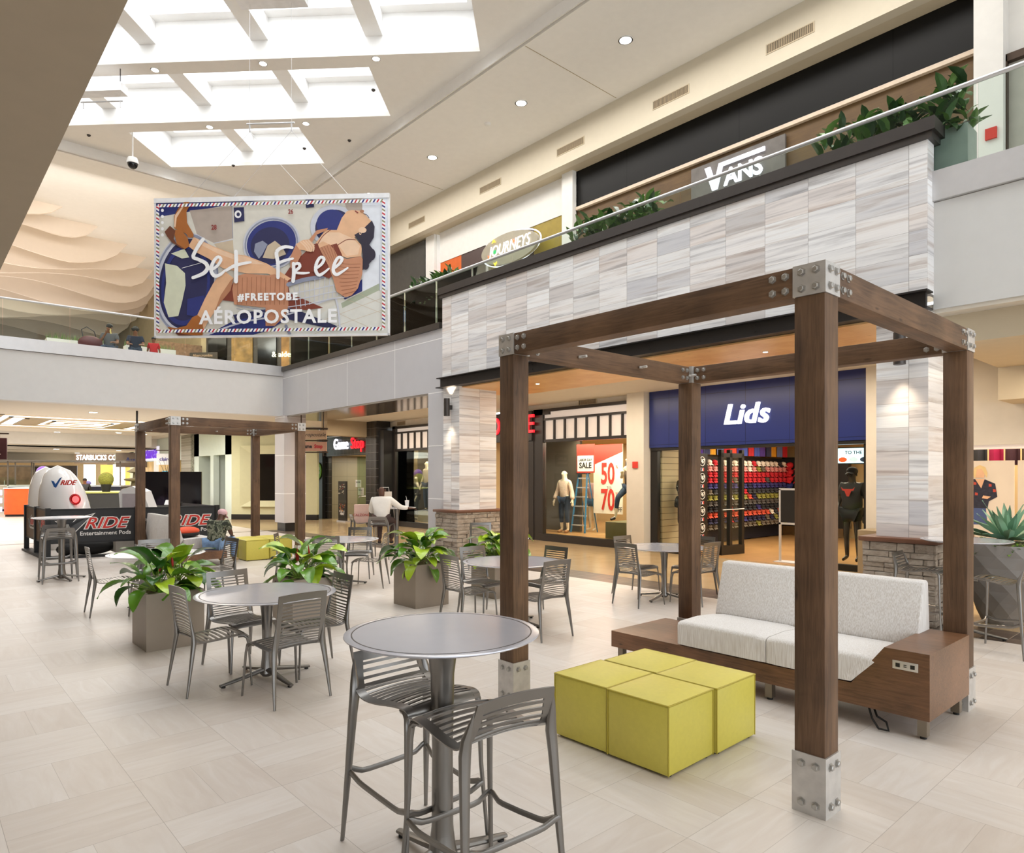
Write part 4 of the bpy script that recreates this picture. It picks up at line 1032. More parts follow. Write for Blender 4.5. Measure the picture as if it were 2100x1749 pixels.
# man in the white shirt on a bar stool
J = pose('sit', h=.76, lean=.05, footz=.30)
J['elR'] = V(.42, .12, 1.12); J['wrR'] = V(.62, .18, 1.10); J['shR'] = V(.20, .02, 1.29)
J['knR'] = V(.26, .40, .82); J['anR'] = V(.20, .30, .36); J['toeR'] = V(.22, .44, .30); J['knL'] = V(-.05, .40, .78); J['anL'] = V(-.06, .32, .36); J['toeL'] = V(-.06, .46, .30)
figure('person', 'bald man in a white shirt seated with his back to the camera', 'person', (7.97, 13.3, 0), face(.55, .83), J, SK_D, M_WSH, M_BRT, M_BLACK)
# seated person in camouflage shirt and pink cap
J = pose('sit', h=.32, lean=.35)
for n, s_ in (('R', 1), ('L', -1)): J['kn'+n] = V(s_*.16, .43, .50); J['an'+n] = V(s_*.16, .42, .08); J['toe'+n] = V(s_*.18, .57, .04); J['el'+n] = V(s_*.25, .20, .62); J['wr'+n] = V(s_*.12, .42, .56)
J['hed'] = V(0, .24, .97); J['top'] = V(0, .29, 1.06); J['nek'] = V(0, .17, .87); J['face'] = V(0, 1, -.4)
def pinkcap(t): text('cap_mark', 'MA', .05, M_BLACK, (0, .155, 1.03), rotz=pi*0, parent=t, ext=.002, bold=.002)
figure('person', 'person in camouflage T-shirt and pink cap sitting on the end of the far sofa', 'person', (4.85, 14.72, 0), face(.78, .62), J, SK_D, M_CAMO, M_LDEN, mat('tan_shoe', 'B99A72', .7), sleeve='short', hair=None, cap=mat('pink_cap_cloth', 'E9BFC2', .8))
# attendant inside the ride booth
J = pose('sit', h=.62, lean=.4); J['face'] = V(0, 1, -.5)
figure('person', 'man in a purple plaid shirt looking down behind the ride booth fence', 'person', (4.55, 20.2, 0), face(.95, -.3), J, SK_D, M_PLAID, M_DENIM, M_BLACK, hair=(mat('black_hair', '17120F', .6), 'short'))
# two women seated on the bridge, a child beside them
J = pose('sit', h=.45, lean=.1); J['wrR'] = V(.05, .30, 1.0); J['face'] = V(.5, 1, 0)
figure('person', 'woman in a grey T-shirt seated on the bridge eating a banana', 'person', (4.9, 24.6, 5.3), face(-.4, -1), J, SK_M, mat('grey_tshirt', '5C5B5E', .9), M_DENIM, M_BLACK, sleeve='short', hair=(mat('black_hair', '17120F', .6), 'bun'))
tag(MB().tube([(4.86, 24.28, 6.28), (4.84, 24.26, 6.36), (4.85, 24.25, 6.43)], [.02, .024, .01], 8).build('banana', mat('banana_yellow', 'EBD98A', .6)), 'peeled banana held by the woman in grey on the bridge', 'food')
J = pose('sit', h=.45, lean=.25); J['face'] = V(0, 1, -.5)
figure('person', 'woman in a navy T-shirt with curly hair looking down at her hands on the bridge', 'person', (5.55, 24.3, 5.3), face(-.2, -1), J, SK_M, mat('navy_tshirt', '20263C', .9), M_DENIM, M_BLACK, sleeve='short', hair=(mat('black_hair', '17120F', .6), 'curly'), scale=.95)
J = pose('stand', pz=.62)
figure('person', 'small child in a red top standing beside the women on the bridge', 'person', (6.05, 24.15, 5.3), face(-.3, -1), J, SK_M, mat('red_child_top', 'C22A30', .9), M_DENIM, M_BLACK, sleeve='short', hair=(mat('black_hair', '17120F', .6), 'short'), scale=.72)
J = pose('stand')
figure('person', 'shopper in a blue shirt on the gallery, just right of the hanging banner', 'person', (10.6, 16.85, 5.3), face(0, 1), J, SK_L, mat('blue_shirt_cloth', '5B84BF', .9), M_DENIM, M_BLACK, hair=(mat('brown_hair', '6B4A33', .7), 'short'), scale=.97)
J = pose('stand')
figure('person', 'distant person behind a kiosk counter beneath the pretzel shop sign', 'person', (6.6, 38.5, 0), face(-.5, -1), J, SK_M, M_BLACK, M_DENIM, M_BLACK, hair=(mat('black_hair', '17120F', .6), 'short'))

# ================================================================ mannequins
gm = 'cream mannequins in the fashion window'
J = pose('stand', pz=.95); J['elL'] = V(-.25, 0, 1.12); J['wrL'] = V(-.30, .06, .90); J['elR'] = V(.25, 0, 1.12); J['wrR'] = V(.28, .08, .90)
figure('mannequin', 'cream mannequin in a pale lace top and cropped jeans, left in the fashion window', 'mannequin', (14.25, 13.68, .2), pi/2+.15, J, M_MANN, mat('lace_top', 'D8C0AC', .9, var=.2, nscale=60), M_DENIM, mat('tan_sandal', 'A57C55', .6), sleeve='bell', legs='crop', scale=1.05, slim=.80)
figure('mannequin', 'headless mannequin in a pink top and denim shorts behind the blue ladder', 'mannequin', (15.2, 13.45, .2), pi/2, pose('stand'), M_MANN, mat('pink_lace_top', 'C9A39A', .9, var=.2, nscale=60), mat('denim_shorts', '5C7894', .9), None, sleeve='short', legs='shorts', headless=True, slim=.80)
J = pose('stand'); J['wrR'] = V(.06, .2, 1.25); J['elR'] = V(.28, .05, 1.12); J['knR'] = V(.14, .28, .62); J['anR'] = V(.2, .3, .12); J['toeR'] = V(.22, .45, .05)
figure('mannequin', 'cream mannequin in a brown floral camisole stepping on the olive pedestal', 'mannequin', (14.25, 11.32, .63), pi/2-.2, J, M_MANN, mat('floral_camisole', '4A3A2C', .9, var=.5, nscale=50), M_DENIM, M_BLACK, sleeve='none', legs='crop', scale=1.02, slim=.80)
figure('mannequin', 'cream mannequin in black trousers cut off by the pale column at the window edge', 'mannequin', (14.75, 11.0, .2), pi/2, pose('stand'), M_MANN, mat('plum_top', '4A2338', .8), mat('black_cloth', '1B191C', .9), M_BLACK, sleeve='short', legs='crop', scale=.98, headless=True, slim=.80)
J = pose('stand'); J['face'] = V(0, 1, 0)
figure('mannequin', 'cream mannequin in an oat top, high in the window beside the man in white', 'mannequin', (14.2, 20.5, .55), pi/2+.1, J, M_MANN, mat('oat_top', 'B9AA95', .9), M_DENIM, M_BLACK, scale=1.08, slim=.80)
J = pose('stand'); J['hed'] = V(-.08, .04, 1.55); J['top'] = V(-.15, .05, 1.62)
figure('mannequin', 'tilted cream mannequin in a dark jacket, window by the man in white', 'mannequin', (14.1, 21.1, .2), pi/2-.3, J, M_MANN, mat('dark_jacket', '3C3432', .8), mat('black_cloth', '1B191C', .9), M_BLACK, scale=.98, slim=.80)
J = pose('stand')
M_GM = mat('glossy_black_mannequin', '3A3531', .2, .3)
mb_ = figure('mannequin', 'dark glossy mannequin in a black bull-head jersey, in the cap shop window', 'mannequin', (14.35, 5.72, .1), pi/2, J, M_GM, mat('black_jersey', '211F20', .7), mat('black_shorts', '161518', .7), None, sleeve='short', legs='shorts', cap=mat('black_white_cap', '2A2728', .7), scale=1.10)
# bull emblem: head, horns
E_ = MB().prism([(.215, .02, 1.27), (.215, .055, 1.25), (.215, .09, 1.33), (.215, .12, 1.36), (.215, .13, 1.40), (.215, .10, 1.37), (.215, -.01, 1.37), (.215, -.05, 1.40), (.215, -.04, 1.36), (.215, -.0, 1.33)], (.01, 0, 0))
E_ = MB().prism([(-.01, .175, 1.20), (.03, .175, 1.20), (.07, .175, 1.30), (.11, .175, 1.31), (.13, .175, 1.37), (.095, .175, 1.335), (-.075, .175, 1.335), (-.11, .175, 1.37), (-.09, .175, 1.31), (-.05, .175, 1.30)], (0, .008, 0))
E_.build('bull_emblem', mat('emblem_red', 'C23A2E', .6), mb_)
# ================================================================ shared shop bits
M_NAVY = panel_mat('navy_fascia_panels', '232F6B', '121A40', 'Y', .98, 1.10, .25, .73, .012, .30)
M_LIT = mat('lit_white_letters', 'E4E6F2', .4, emit=.62, var=0); M_LITR = mat('lit_red_letters', 'E0202C', .4, emit=.6, var=0)
M_WOODF = woodmat('honey_wood_floor', 'A67C4A', 'C79C66', 'X', .3, .6, 0)
M_TANW = mat('shop_tan_wall', 'C9AE80', .8, var=.03)
M_SLAT = panel_mat('slatwall', 'CDB892', '6B5B43', 'X', 30, .152, 5, 0, .012, .6)
M_WBRICK = mat('white_brick', 'EDE4D8', .8, var=.04, nscale=20)
M_CREAM = mat('backlit_cream_panel', 'DCCFC4', .6, emit=.15, var=.02)
M_FRAME = mat('black_brown_frame', '3A3532', .35, .3, var=.03); M_DARKIN = mat('dark_window_backing', '4A4338', .6, var=.05)
M_WHITEP = mat('printed_white', 'F2EFEA', .6); M_REDP = mat('printed_red', 'D0372A', .6); M_ORG = mat('orange_shelf', 'E0641F', .5)
# ---------------------------------------------------------------- arcade wall pieces between shops (lower level)
w1 = MB().box(13.3, 14.4, 10.14, 10.66, 0, 3.9)                         # pale pier between fashion shop and cap shop
w1.box(13.6, 13.9, 10.66, 14.9, 3.68, 3.9).box(13.6, 13.9, 18, 22.6, 3.65, 3.9).box(13.4, 14.2, 4.5, 5.1, 0, 3.9)
w1.box(13.5, 13.9, -8, 4.5, 2.35, 3.9)
struct(w1.build('wall_arcade', M_BEIGE2, smooth=0))
struct(MB().box(13.6, 13.75, 22.3, 22.75, 3.45, 3.9).box(11.4, 13.6, 22.75, 23.2, 3.3, 3.86).build('wall_arcade_bulkhead_left', M_TAUPE, smooth=0))
# ---------------------------------------------------------------- cap shop
struct(MB().box(13.5, 13.62, 5.1, 10.12, 2.51, 3.9).build('wall_cap_shop_header', M_NAVY, smooth=0))
struct(MB().box(13.62, 21, 4.9, 10.6, -.14, .004).build('floor', M_WOODF, smooth=0))
struct(MB().box(13.62, 21, 4.9, 10.6, 2.85, 2.95).build('ceiling', M_TANW, smooth=0))
struct(MB().box(20.8, 21, 4.9, 10.6, 0, 2.9).box(14, 21, 10.55, 10.7, 0, 2.9).box(14.2, 21, 4.8, 4.95, 0, 2.9).build('wall_cap_shop', M_TANW, smooth=0))
struct(MB().box(15.4, 20.3, 10.18, 10.3, .02, .38).build('baseboard_cap_shop', mat('navy_base', '1A2233', .5), smooth=0))
struct(MB().box(13.72, 14.75, 9.9, 10.0, .05, 2.6).build('wall_slat_display', M_SLAT, smooth=0))
struct(MB().box(13.56, 13.68, 9.93, 10.13, 0, 2.52).box(13.56, 13.68, 5.1, 5.2, 0, 2.52).box(13.56, 13.68, 5.2, 6.0, .0, .12).box(13.56, 13.68, 8.8, 9.93, 0, .1).box(13.52, 13.72, 5.1, 10.1, 2.44, 2.51).build('trim_11', M_BLACK, smooth=0))
sg = thing('shop_sign', 'lit white LIDS lettering on the navy fascia', 'sign', (13.47, 7.56, 3.15))
for ch, dy, sz in (('L', .40, .56), ('i', .16, .56), ('d', -.08, .56), ('s', -.38, .56)):
    text('letter', ch, sz*1.08, M_LIT, (0, dy, 0), '-X', sg, .035, shear=.25, bold=.012)
rack = thing('cap_rack', 'black wall rack of cap hooks covering the left wall of the cap shop', 'rack', (15.3, 10.05, 0))
MB().box(0, 5.0, .06, .12, .38, 2.36).build('panel', M_BLACK, rack, smooth=0)
rm = MB()
for r in range(12): rm.box(0, 5.0, -.01, .06, .44+r*.155, .452+r*.155)
rm.build('rails', M_BLACK, rack, smooth=0)
CAPC = ['E9DCCB', 'D98F8A', 'C42430', 'C42430', '3A3570', '3B3B3E', '8F8A3F', '55504C', '2A2A2E', 'D2543A', '2D2A48', '6F6455']
CNM = ['cream', 'pink', 'red', 'red', 'purple', 'charcoal', 'olive', 'grey', 'black', 'orange', 'indigo', 'khaki']
def capmesh(mm):
    c = MB().sphere((0, 0, .0), (.075, .085, .062), 10, 6)
    c.sheet(lambda u, v: ((u-.5)*.13, -.06-.075*v, -.02-.03*v-.02*(2*u-1)**2), 5, 2, .006); return c.build('baseball_cap', mm)
capo = {}
random.seed(5)
for r in range(12):
    for c in range(19):
        k = 11-r if random.random() < .86 else random.randrange(12)
        key = CAPC[k]; x = 15.42+c*.255; z = .50+r*.155
        lab = '%s baseball cap in the rows of hooks on the cap shop wall' % CNM[k]
        if key not in capo: o = capmesh(mat('cap_cloth_'+CNM[k], key, .8)); capo[key] = o
        else: o = capo[key].copy(); COL.objects.link(o)
        o.location = (x, 10.0, z); o.rotation_euler = (.25, 0, -.35); tag(o, lab, 'cap', 'baseball caps on the cap shop wall')
struct(MB().box(20.3, 20.5, 8.2, 10.2, .3, 2.4).build('wall_cap_display', M_BLACK, smooth=0))
for r in range(9):
    for c in range(4):
        k = 3 if r > 5 else 10; key = CAPC[k]+('x' if k == 3 else 'y')
        if key not in capo: o = capmesh(mat('cap_cloth_'+('scarlet' if k == 3 else 'blue'), 'C9202A' if k == 3 else '26306E', .8)); capo[key] = o
        else: o = capo[key].copy(); COL.objects.link(o)
        o.location = (20.2, 9.9-c*.3, .55+r*.2); o.scale = (1.6,)*3; o.rotation_euler = (.2, 0, -pi/2)
        tag(o, '%s cap on the dark end display of the cap shop' % ('scarlet' if k == 3 else 'blue'), 'cap', 'caps on the end display')
JC = ['4C5FB8', '5B3FA0', '3A3F66', 'E0A52C', '6F86C8', 'C8283A', 'E0503C', '4A3C9A', '4C5FB8', 'C22A33']
random.seed(8)
for i in range(16):
    x = 15.0+i*.33; c = JC[i % len(JC)]; j = MB(); ph = random.random()*6
    j.sheet(lambda u, v: (x+u*.30, 10.02-.03*sin(u*14+ph), 2.40+.44*v), 12, 2, .01)
    o = j.build('jersey', mat('jersey_'+c, c, .8)); tag(o, 'bright sports jersey hanging in the row above the caps', 'jersey', 'jerseys hung above the cap wall')
col = thing('brand_column', "black column with round '47 badges and red, white and blue cap league badges", 'display', (15.05, 9.66, .1))
MB().box(-.28, .26, 0, .08, 0, 2.3).build('panel', M_BLACK, col, smooth=0)
for k in range(5):
    z = .42+k*.42; ring = MB(); pts = [(.115*cos(a*pi/12), -.012, z+.115*sin(a*pi/12)) for a in range(25)]
    ring.tube(pts, .008, 6, cap=False); rg = ring.build('badge_ring', M_WHITEP, col)
    text('badge_text', "'47", .15, M_WHITEP, (0, -.012, z), '-Y', rg, .004, shear=.3, bold=.004)
    lg = MB().box(-.075, .075, -.012, -.004, z-.245, z-.165, 0).box(-.07, -.0, -.016, -.011, z-.24, z-.17, 1).box(.0, .07, -.016, -.011, z-.24, z-.17, 2).prism([(-.03, -.02, z-.24), (.02, -.02, z-.24), (.01, -.02, z-.19), (-.01, -.02, z-.18)], (0, .003, 0), 0)
    lg.build('league_badge', [M_WHITEP, mat('badge_blue', '22305E', .5), mat('badge_red', 'C43232', .5)], col, smooth=0)
dr = thing('folding_door', 'black framed folded glass doors at the cap shop entrance', 'door', (14.1, 8.55, 0))
fr_ = MB().box(-.04, .04, -.05, .05, 0, 2.44).box(.25, .33, -.05, .05, 0, 2.44).box(.66, .74, -.05, .05, 0, 2.44).box(-.04, .74, -.06, .06, 0, .22).box(-.04, .74, -.05, .05, 2.26, 2.36)
fr_.xf(Matrix.Rotation(-.18, 4, 'Z')); fr_.build('frame', M_BLACK, dr, smooth=0)
MB().box(.04, .66, -.005, .005, .22, 2.3).xf(Matrix.Rotation(-.18, 4, 'Z')).build('pane', M_GLASS, dr, smooth=0)
MB().tube([(-.02, -.08, 1.05), (.7, -.08, 1.06)], .012, 8).xf(Matrix.Rotation(-.18, 4, 'Z')).build('push_bar', M_STEEL, dr)
w_ = thing('shop_window', 'clear display window of the cap shop right of the entrance', 'window', (13.6, 5.6, 0)); MB().box(-.006, .006, -.4, .4, .12, 2.44).build('pane', M_GLASS, w_, smooth=0); MB().box(-.03, .03, .38, .42, 0, 2.44).build('frame', M_STEEL, w_, smooth=0)
w_ = thing('shop_window', 'clear display window of the cap shop left of its doors, before the slatted wall', 'window', (13.62, 9.36, 0)); MB().box(-.006, .006, -.55, .56, .1, 2.44).build('pane', M_GLASS, w_, smooth=0)
sc = thing('screen', 'wide advertising screen showing caps, at the top of the cap shop window', 'screen', (14.25, 5.66, 2.24), radians(8))
MB().box(0, .05, -.33, .33, -.17, .17).build('housing', M_BLACK, sc, smooth=0); MB().box(-.006, 0, -.31, .31, -.15, .15).build('display', mat('lit_screen', 'BFDDE4', .3, emit=.9, var=.1), sc, smooth=0)
for y, c in ((.2, 'DD5A2A'), (0, 'C9D6D2'), (-.2, '2C3340')): MB().sphere((-.008, y, -.08), (.004, .08, .05), 12, 8).build('cap_picture', mat('picture_'+c, c, .4, emit=.5), sc)
text('caption', 'TO THE', .09, mat('ink_black', '14161A', .5), (-.01, 0, .06), '-X', sc, .001, bold=.002)
jm = thing('jersey_form', 'black number 5 baseball jersey on a hanging form in the left cap shop bay', 'display', (14.22, 9.66, .5))
M_JB = mat('black_jersey', '211F20', .7)
skin('torso', [V(0, 0, .1), V(0, 0, .5), V(0, 0, .82), V(0, 0, .93)], [(0, 1), (1, 2), (2, 3)], [(.19, .1), (.18, .1), (.2, .11), (.07, .06)], M_JB, jm)
skin('sleeve', [V(-.1, 0, .82), V(-.22, -.02, .78), V(-.30, -.03, .56)], [(0, 1), (1, 2)], [.08, .085, .075], M_JB, jm); skin('sleeve', [V(.1, 0, .82), V(.22, -.02, .78), V(.30, -.03, .56)], [(0, 1), (1, 2)], [.08, .085, .075], M_JB, jm)
text('number', '5', .28, mat('jersey_cream', 'E5D2B0', .7), (-.05, -.13, .48), '-Y', jm, .004, bold=.008); text('name', 'GIANTS', .09, mat('jersey_orange', 'B8402A', .7), (0, -.135, .72), '-Y', jm, .004)
hk = thing('jersey_form', 'bent metallic torso form with a dark shirt above the number 5 jersey', 'display', (14.25, 9.7, 1.3))
skin('torso', [V(0, 0, 0), V(0, 0, .3), V(.02, 0, .55)], [(0, 1), (1, 2)], [(.15, .09), (.17, .1), (.08, .07)], mat('black_jersey', '211F20', .7), hk); skin('arm', [V(-.12, 0, .42), V(-.28, -.05, .25), V(-.18, -.12, -.02)], [(0, 1), (1, 2)], [.06, .04, .035], M_GM, hk)
for i, (dx, z, c) in enumerate(((.70, 1.95, '5A5654'), (.78, 1.62, 'C9BFBF'), (.74, 1.25, '4A4644'), (.7, .75, 'C8D2B8'))):
    o = capmesh(mat('single_cap_%d' % i, c, .8)); o.location = (14.0+dx, 9.82, z); o.scale = (1.7,)*3; o.rotation_euler = (.2, 0, .9)
    tag(o, ['dark grey cap, topmost of those pinned on the slatted wall', 'pale cap second from the top on the slatted wall', 'brown-grey cap third from the top on the slatted wall', 'pale green cap lowest on the slatted wall'][i], 'cap')
# floor stand sign in the doorway
fs_ = thing('floor_sign', 'slim metal floor-standing sign holder in the cap shop doorway, beside the big near post', 'sign stand', (13.98, 6.85, 0))
MB().box(-.18, .18, -.28, .28, 0, .02).build('base', M_STEEL, fs_, smooth=0)
for y in (.21, -.21): MB().box(-.02, .02, y-.02, y+.02, .02, 1.55).build('post', M_STEEL, fs_, smooth=0)
MB().box(-.015, .015, -.19, .19, .85, 1.53).build('poster', M_BLACK, fs_, smooth=0); MB().box(-.02, .02, -.23, .23, 1.53, 1.57).build('crossbar', M_STEEL, fs_, smooth=0); MB().box(-.02, .02, -.23, .23, .80, .84).build('crossbar', M_STEEL, fs_, smooth=0)
# waste bin by the right plinth
bn = thing('waste_bin', 'tall tan waste bin between the cap shop window and right stone plinth', 'bin', (13.0, 4.72, 0))
MB().bbox(-.27, .27, -.27, .27, 0, .72, .01).build('body', mat('tan_bin', '9A8A70', .5), bn, smooth=0); MB().bbox(-.27, .27, -.27, .27, .725, .87, .01).build('lid', mat('tan_bin', '9A8A70', .5), bn, smooth=0)
# ---------------------------------------------------------------- fashion shop window
fw_ = MB().box(13.52, 13.66, 13.84, 14.22, 0, 3.72).box(13.52, 13.66, 10.62, 14.22, 3.64, 3.72).box(13.5, 13.68, 10.62, 14.0, 0, .2).box(13.54, 13.64, 10.62, 13.9, 3.40, 3.46).box(13.54, 13.64, 10.62, 13.9, 2.78, 2.86)
for i in range(8): y = 13.84-(i)*.403; fw_.box(13.55, 13.62, y-.02, y+.02, 2.8, 3.43)
struct(fw_.build('trim_12', M_FRAME, smooth=0))
struct(MB().box(13.6, 13.7, 10.62, 13.9, 3.44, 3.66).box(13.62, 13.7, 10.62, 13.9, 2.84, 3.42).build('wall_fashion_transom', [M_CREAM], smooth=0))
fwn = thing('shop_window', 'large fashion display window with sale signs and mannequins', 'window', (13.6, 12.25, 0)); MB().box(-.006, .006, -1.6, -.02, .2, 2.8).build('pane', M_GLASS, fwn, smooth=0); MB().box(-.006, .006, -.01, 1.6, .2, 2.8).build('pane', M_GLASS, fwn, smooth=0)
struct(MB().box(13.66, 19, 10.6, 18, .02, .2).build('floor', M_WOODF, smooth=0)); struct(MB().box(13.66, 19, 10.6, 22, 2.95, 3.05).build('ceiling', M_TANW, smooth=0))
struct(MB().box(18.8, 19, 10.6, 22, 0, 3).box(14.4, 19, 10.5, 10.6, 0, 3).build('wall_fashion_shop', M_TANW, smooth=0))
struct(MB().box(13.7, 19, 18.0, 18.15, 0, 3).box(13.62, 19, 22.0, 22.1, 0, 3).box(13.7, 14.0, 16.2, 18, 0, 3).build('wall_fashion_partition', M_TANW, smooth=0))
struct(MB().box(14.75, 14.85, 13.55, 16.2, .2, 2.95).build('wall_window_backing', M_DARKIN, smooth=0))
sl = thing('sale_sign', 'red hanging sign reading LABOR DAY SALE in the fashion window', 'sign', (14.3, 12.92, 2.32))
MB().box(0, .02, -.33, .33, -.40, .40).build('board', M_REDP, sl, smooth=0); MB().box(-.004, 0, -.30, .30, -.36, .08).build('panel', M_WHITEP, sl, smooth=0)
M_INK = mat('ink_charcoal', '2A2624', .6)
text('writing', 'LABOR DAY', .095, M_INK, (-.008, 0, -.04), '-X', sl, .001, bold=.002); text('writing', 'SALE', .22, M_INK, (-.008, 0, -.20), '-X', sl, .001, bold=.006)
sl = thing('sale_banner', 'tall cream banner reading 50% TO 70% OFF behind the mannequins', 'banner', (14.8, 12.53, 1.75))
MB().box(0, .02, -.53, .53, -.98, .97).build('cloth', mat('cream_banner', 'EDE3D2', .7), sl, smooth=0); MB().prism([(-.004, .53, .97), (-.004, -.53, .97), (-.004, -.53, .75), (-.004, .53, .40)], (.004, 0, 0)).build('red_flash', M_REDP, sl, smooth=0)
text('writing', '50', .82, M_REDP, (-.01, .0, .12), '-X', sl, .001, sx=.62, bold=.02); text('writing', '%', .13, M_REDP, (-.01, -.33, .33), '-X', sl, .001)
text('writing', 'TO', .12, M_INK, (-.01, -.05, -.26), '-X', sl, .001); text('writing', '70', .82, M_REDP, (-.01, 0, -.62), '-X', sl, .001, sx=.62, bold=.02); text('writing', 'OFF', .2, M_INK, (-.01, -.38, -.86), '-X', sl, .001, sx=.8); text('writing', '%', .13, M_REDP, (-.01, -.33, -.42), '-X', sl, .001)
ld = thing('stepladder', 'blue stepladder standing behind the fashion window', 'ladder', (14.7, 13.38, .2))
M_BLUEL = mat('blue_fibreglass', '2A6C93', .5)
for s_ in (-1, 1):
    MB().tube([(-.22, s_*.27, 0), (0, s_*.16, 1.7)], .035, 4).build('rail', M_BLUEL, ld, smooth=0); MB().tube([(.35, s_*.25, 0), (.05, s_*.16, 1.7)], .022, 4).build('rear_rail', M_BLUEL, ld, smooth=0)
for k in range(6): z = .2+k*.27; MB().box(-.24+.13*z, -.14+.13*z, -.26+.06*z, .26-.06*z, z, z+.03).build('step', M_STEEL, ld, smooth=0)
MB().box(-.1, .12, -.18, .18, 1.68, 1.74).build('top_cap', M_BLACK, ld, smooth=0)
tag(MB().box(13.75, 14.6, 11.0, 11.72, .2, .63).build('pedestal', mat('olive_pedestal', '7A744C', .7), smooth=0), 'olive green display pedestal in the fashion window', 'pedestal')
# racks of clothes deeper inside
random.seed(11)
for i in range(9):
    o = MB().sheet(lambda u, v: (17.2+.05*sin(9*u), 11.2+i*.3+.24*u, 1.6+.7*v), 6, 3, .03).build('hanging_garment', mat('garment_%d' % i, random.choice(['C9A9A0', '3A3A44', '8A2F3A', 'D9D0C4', '5C6C8A', '2B2B2B']), .9)); tag(o, 'garment hanging on the back rail of the fashion shop', 'clothing', 'garments on the fashion shop rail')
# neighbouring shop with the red letters, partly hidden by the pier and post
struct(MB().box(13.45, 13.62, 14.22, 18.2, 2.85, 3.7).box(13.5, 13.64, 14.2, 14.4, 0, 3.7).build('wall_red_letter_shop', M_FRAME, smooth=0))
rl = thing('shop_sign', 'glowing red letters on a black fascia beside the near left pergola post', 'sign', (13.42, 15.3, 3.28))
text('letter', 'E', .74, M_LITR, (0, -1.04, .02), '-X', rl, .03, bold=.008); text('letter', 'O', .74, M_LITR, (0, .50, .02), '-X', rl, .03, bold=.008, sx=.8)
sh = thing('shelf_unit', 'lit shelves of goods seen between the left post and the fashion window', 'shelf', (14.9, 15.2, 0))
MB().box(.3, .35, -.9, .9, 0, 2.7).build('back', M_TANW, sh, smooth=0)
for z in (.35, .8, 1.2, 1.75, 2.2): MB().box(0, .3, -.9, .9, z, z+.03).build('board', M_WOODF, sh, smooth=0)
random.seed(3)
for z in (.38, .83, 1.23, 1.78, 2.23):
    for k in range(7):
        o = MB().bbox(.05, .25, -.8+k*.24, -.64+k*.24, z, z+random.uniform(.08, .3), .02).build('folded_goods', mat('goods_%d' % (k % 4), ['3E4A33', '8A3A30', 'B8A58A', '2A2A2C'][k % 4], .8)); o.location = (14.9, 15.2, 0)
        tag(o, 'small folded item on the lit shelves left of the fashion window', 'goods', 'goods on the lit shelves')
tag(MB().box(13.27, 13.30, 10.31, 10.46, 2.02, 2.18).build('fire_alarm', M_REDP, smooth=0), 'red fire alarm strobe on the pale pier beside the cap shop', 'alarm')
def vent(label, y, z, x, w_=1.05, h=.22, group=None, lam='M'):
    v = thing('air_vent', label, 'vent', (x, y, z), 0, group); m = MB().box(-.012, 0, -w_/2, w_/2, h/2, h/2+.02).box(-.012, 0, -w_/2, w_/2, -h/2-.02, -h/2).box(-.012, 0, -w_/2-.02, -w_/2, -h/2-.02, h/2+.02).box(-.012, 0, w_/2, w_/2+.02, -h/2-.02, h/2+.02)
    m.build('frame', M_BEIGE, v, smooth=0); MB().box(-.003, 0, -w_/2, w_/2, -h/2, h/2).build('backing', mat('vent_dark', '6A6152', .7), v, smooth=0)
    s_ = MB(); n = int(w_/.035)
    for k in range(n): s_.box(-.014, -.003, -w_/2+k*.035, -w_/2+k*.035+.014, -h/2, h/2)
    s_.build('slats', M_TAUPE, v, smooth=0); return v
vent('slatted air vent above the fashion window, under the pine soffit', 12.2, 3.80, 13.59, .62, .12)
vent('small vent above the window right of the man in white', 21.3, 3.75, 13.59, .5, .12)
# ---------------------------------------------------------------- video game shop
M_BTILE = panel_mat('black_square_tile', '2E2B29', '6B6764', 'Y', .30, .30, 0, 0, .010, .25)
struct(MB().box(13.5, 13.7, 22.75, 27.2, 2.66, 3.9).box(13.55, 13.7, 26.92, 27.7, 0, 3.9).box(13.0, 13.7, 22.06, 22.82, 0, 3.9).build('wall_game_shop_front', M_BTILE, smooth=0))
struct(MB().box(13.1, 13.7, 21.7, 22.75, 0, 3.5).box(13.4, 13.55, 27.2, 30, 0, 3.6).build('wall_game_shop_pier', M_BLACK, smooth=0))
struct(MB().box(13.47, 13.5, 22.8, 27.0, 3.46, 3.49).box(13.47, 13.5, 26.97, 27.0, 3.46, 3.9).build('trim_13', M_STEEL, smooth=0))
sg = thing('shop_sign', 'lit GameStop-style sign, white and red letters on black tile', 'sign', (13.42, 24.86, 3.12))
sg['label'] = 'lit sign in white and red letters on black tile, reading Game and Stop'
text('letters_white', 'Game', .64, M_LIT, (0, .72, 0), '-X', sg, .03, sx=.80, bold=.0); text('letters_red', 'Stop', .64, M_LITR, (0, -.64, 0), '-X', sg, .03, sx=.88, bold=.0)
struct(MB().box(13.6, 17.5, 22.75, 26.95, -.1, .01).build('floor', M_POL, smooth=0)); struct(MB().box(13.7, 17.5, 22.75, 27, 2.7, 2.8).build('ceiling', M_TANW, smooth=0))
struct(MB().box(17.3, 17.5, 22.75, 27, 0, 2.7).box(13.7, 17.5, 26.9, 27.0, 0, 2.7).box(13.7, 17.5, 22.7, 22.75, 0, 2.7).build('wall_game_shop', panel_mat('shop_grey_tile', '8F8873', '6B6553', 'X', .6, .6, 0, 0, .01, .4), smooth=0))
gs = thing('game_shelf', 'tall shelves of boxed games with orange edges inside the game shop', 'shelf', (15.9, 24.0, 0))
MB().box(.3, .34, -1.6, 1.0, 0, 2.5).build('back', M_FRAME, gs, smooth=0)
for z in (.3, .62, .94, 1.26, 1.7, 2.1): MB().box(0, .3, -1.6, 1.0, z, z+.03).build('board', M_ORG, gs, smooth=0)
random.seed(2)
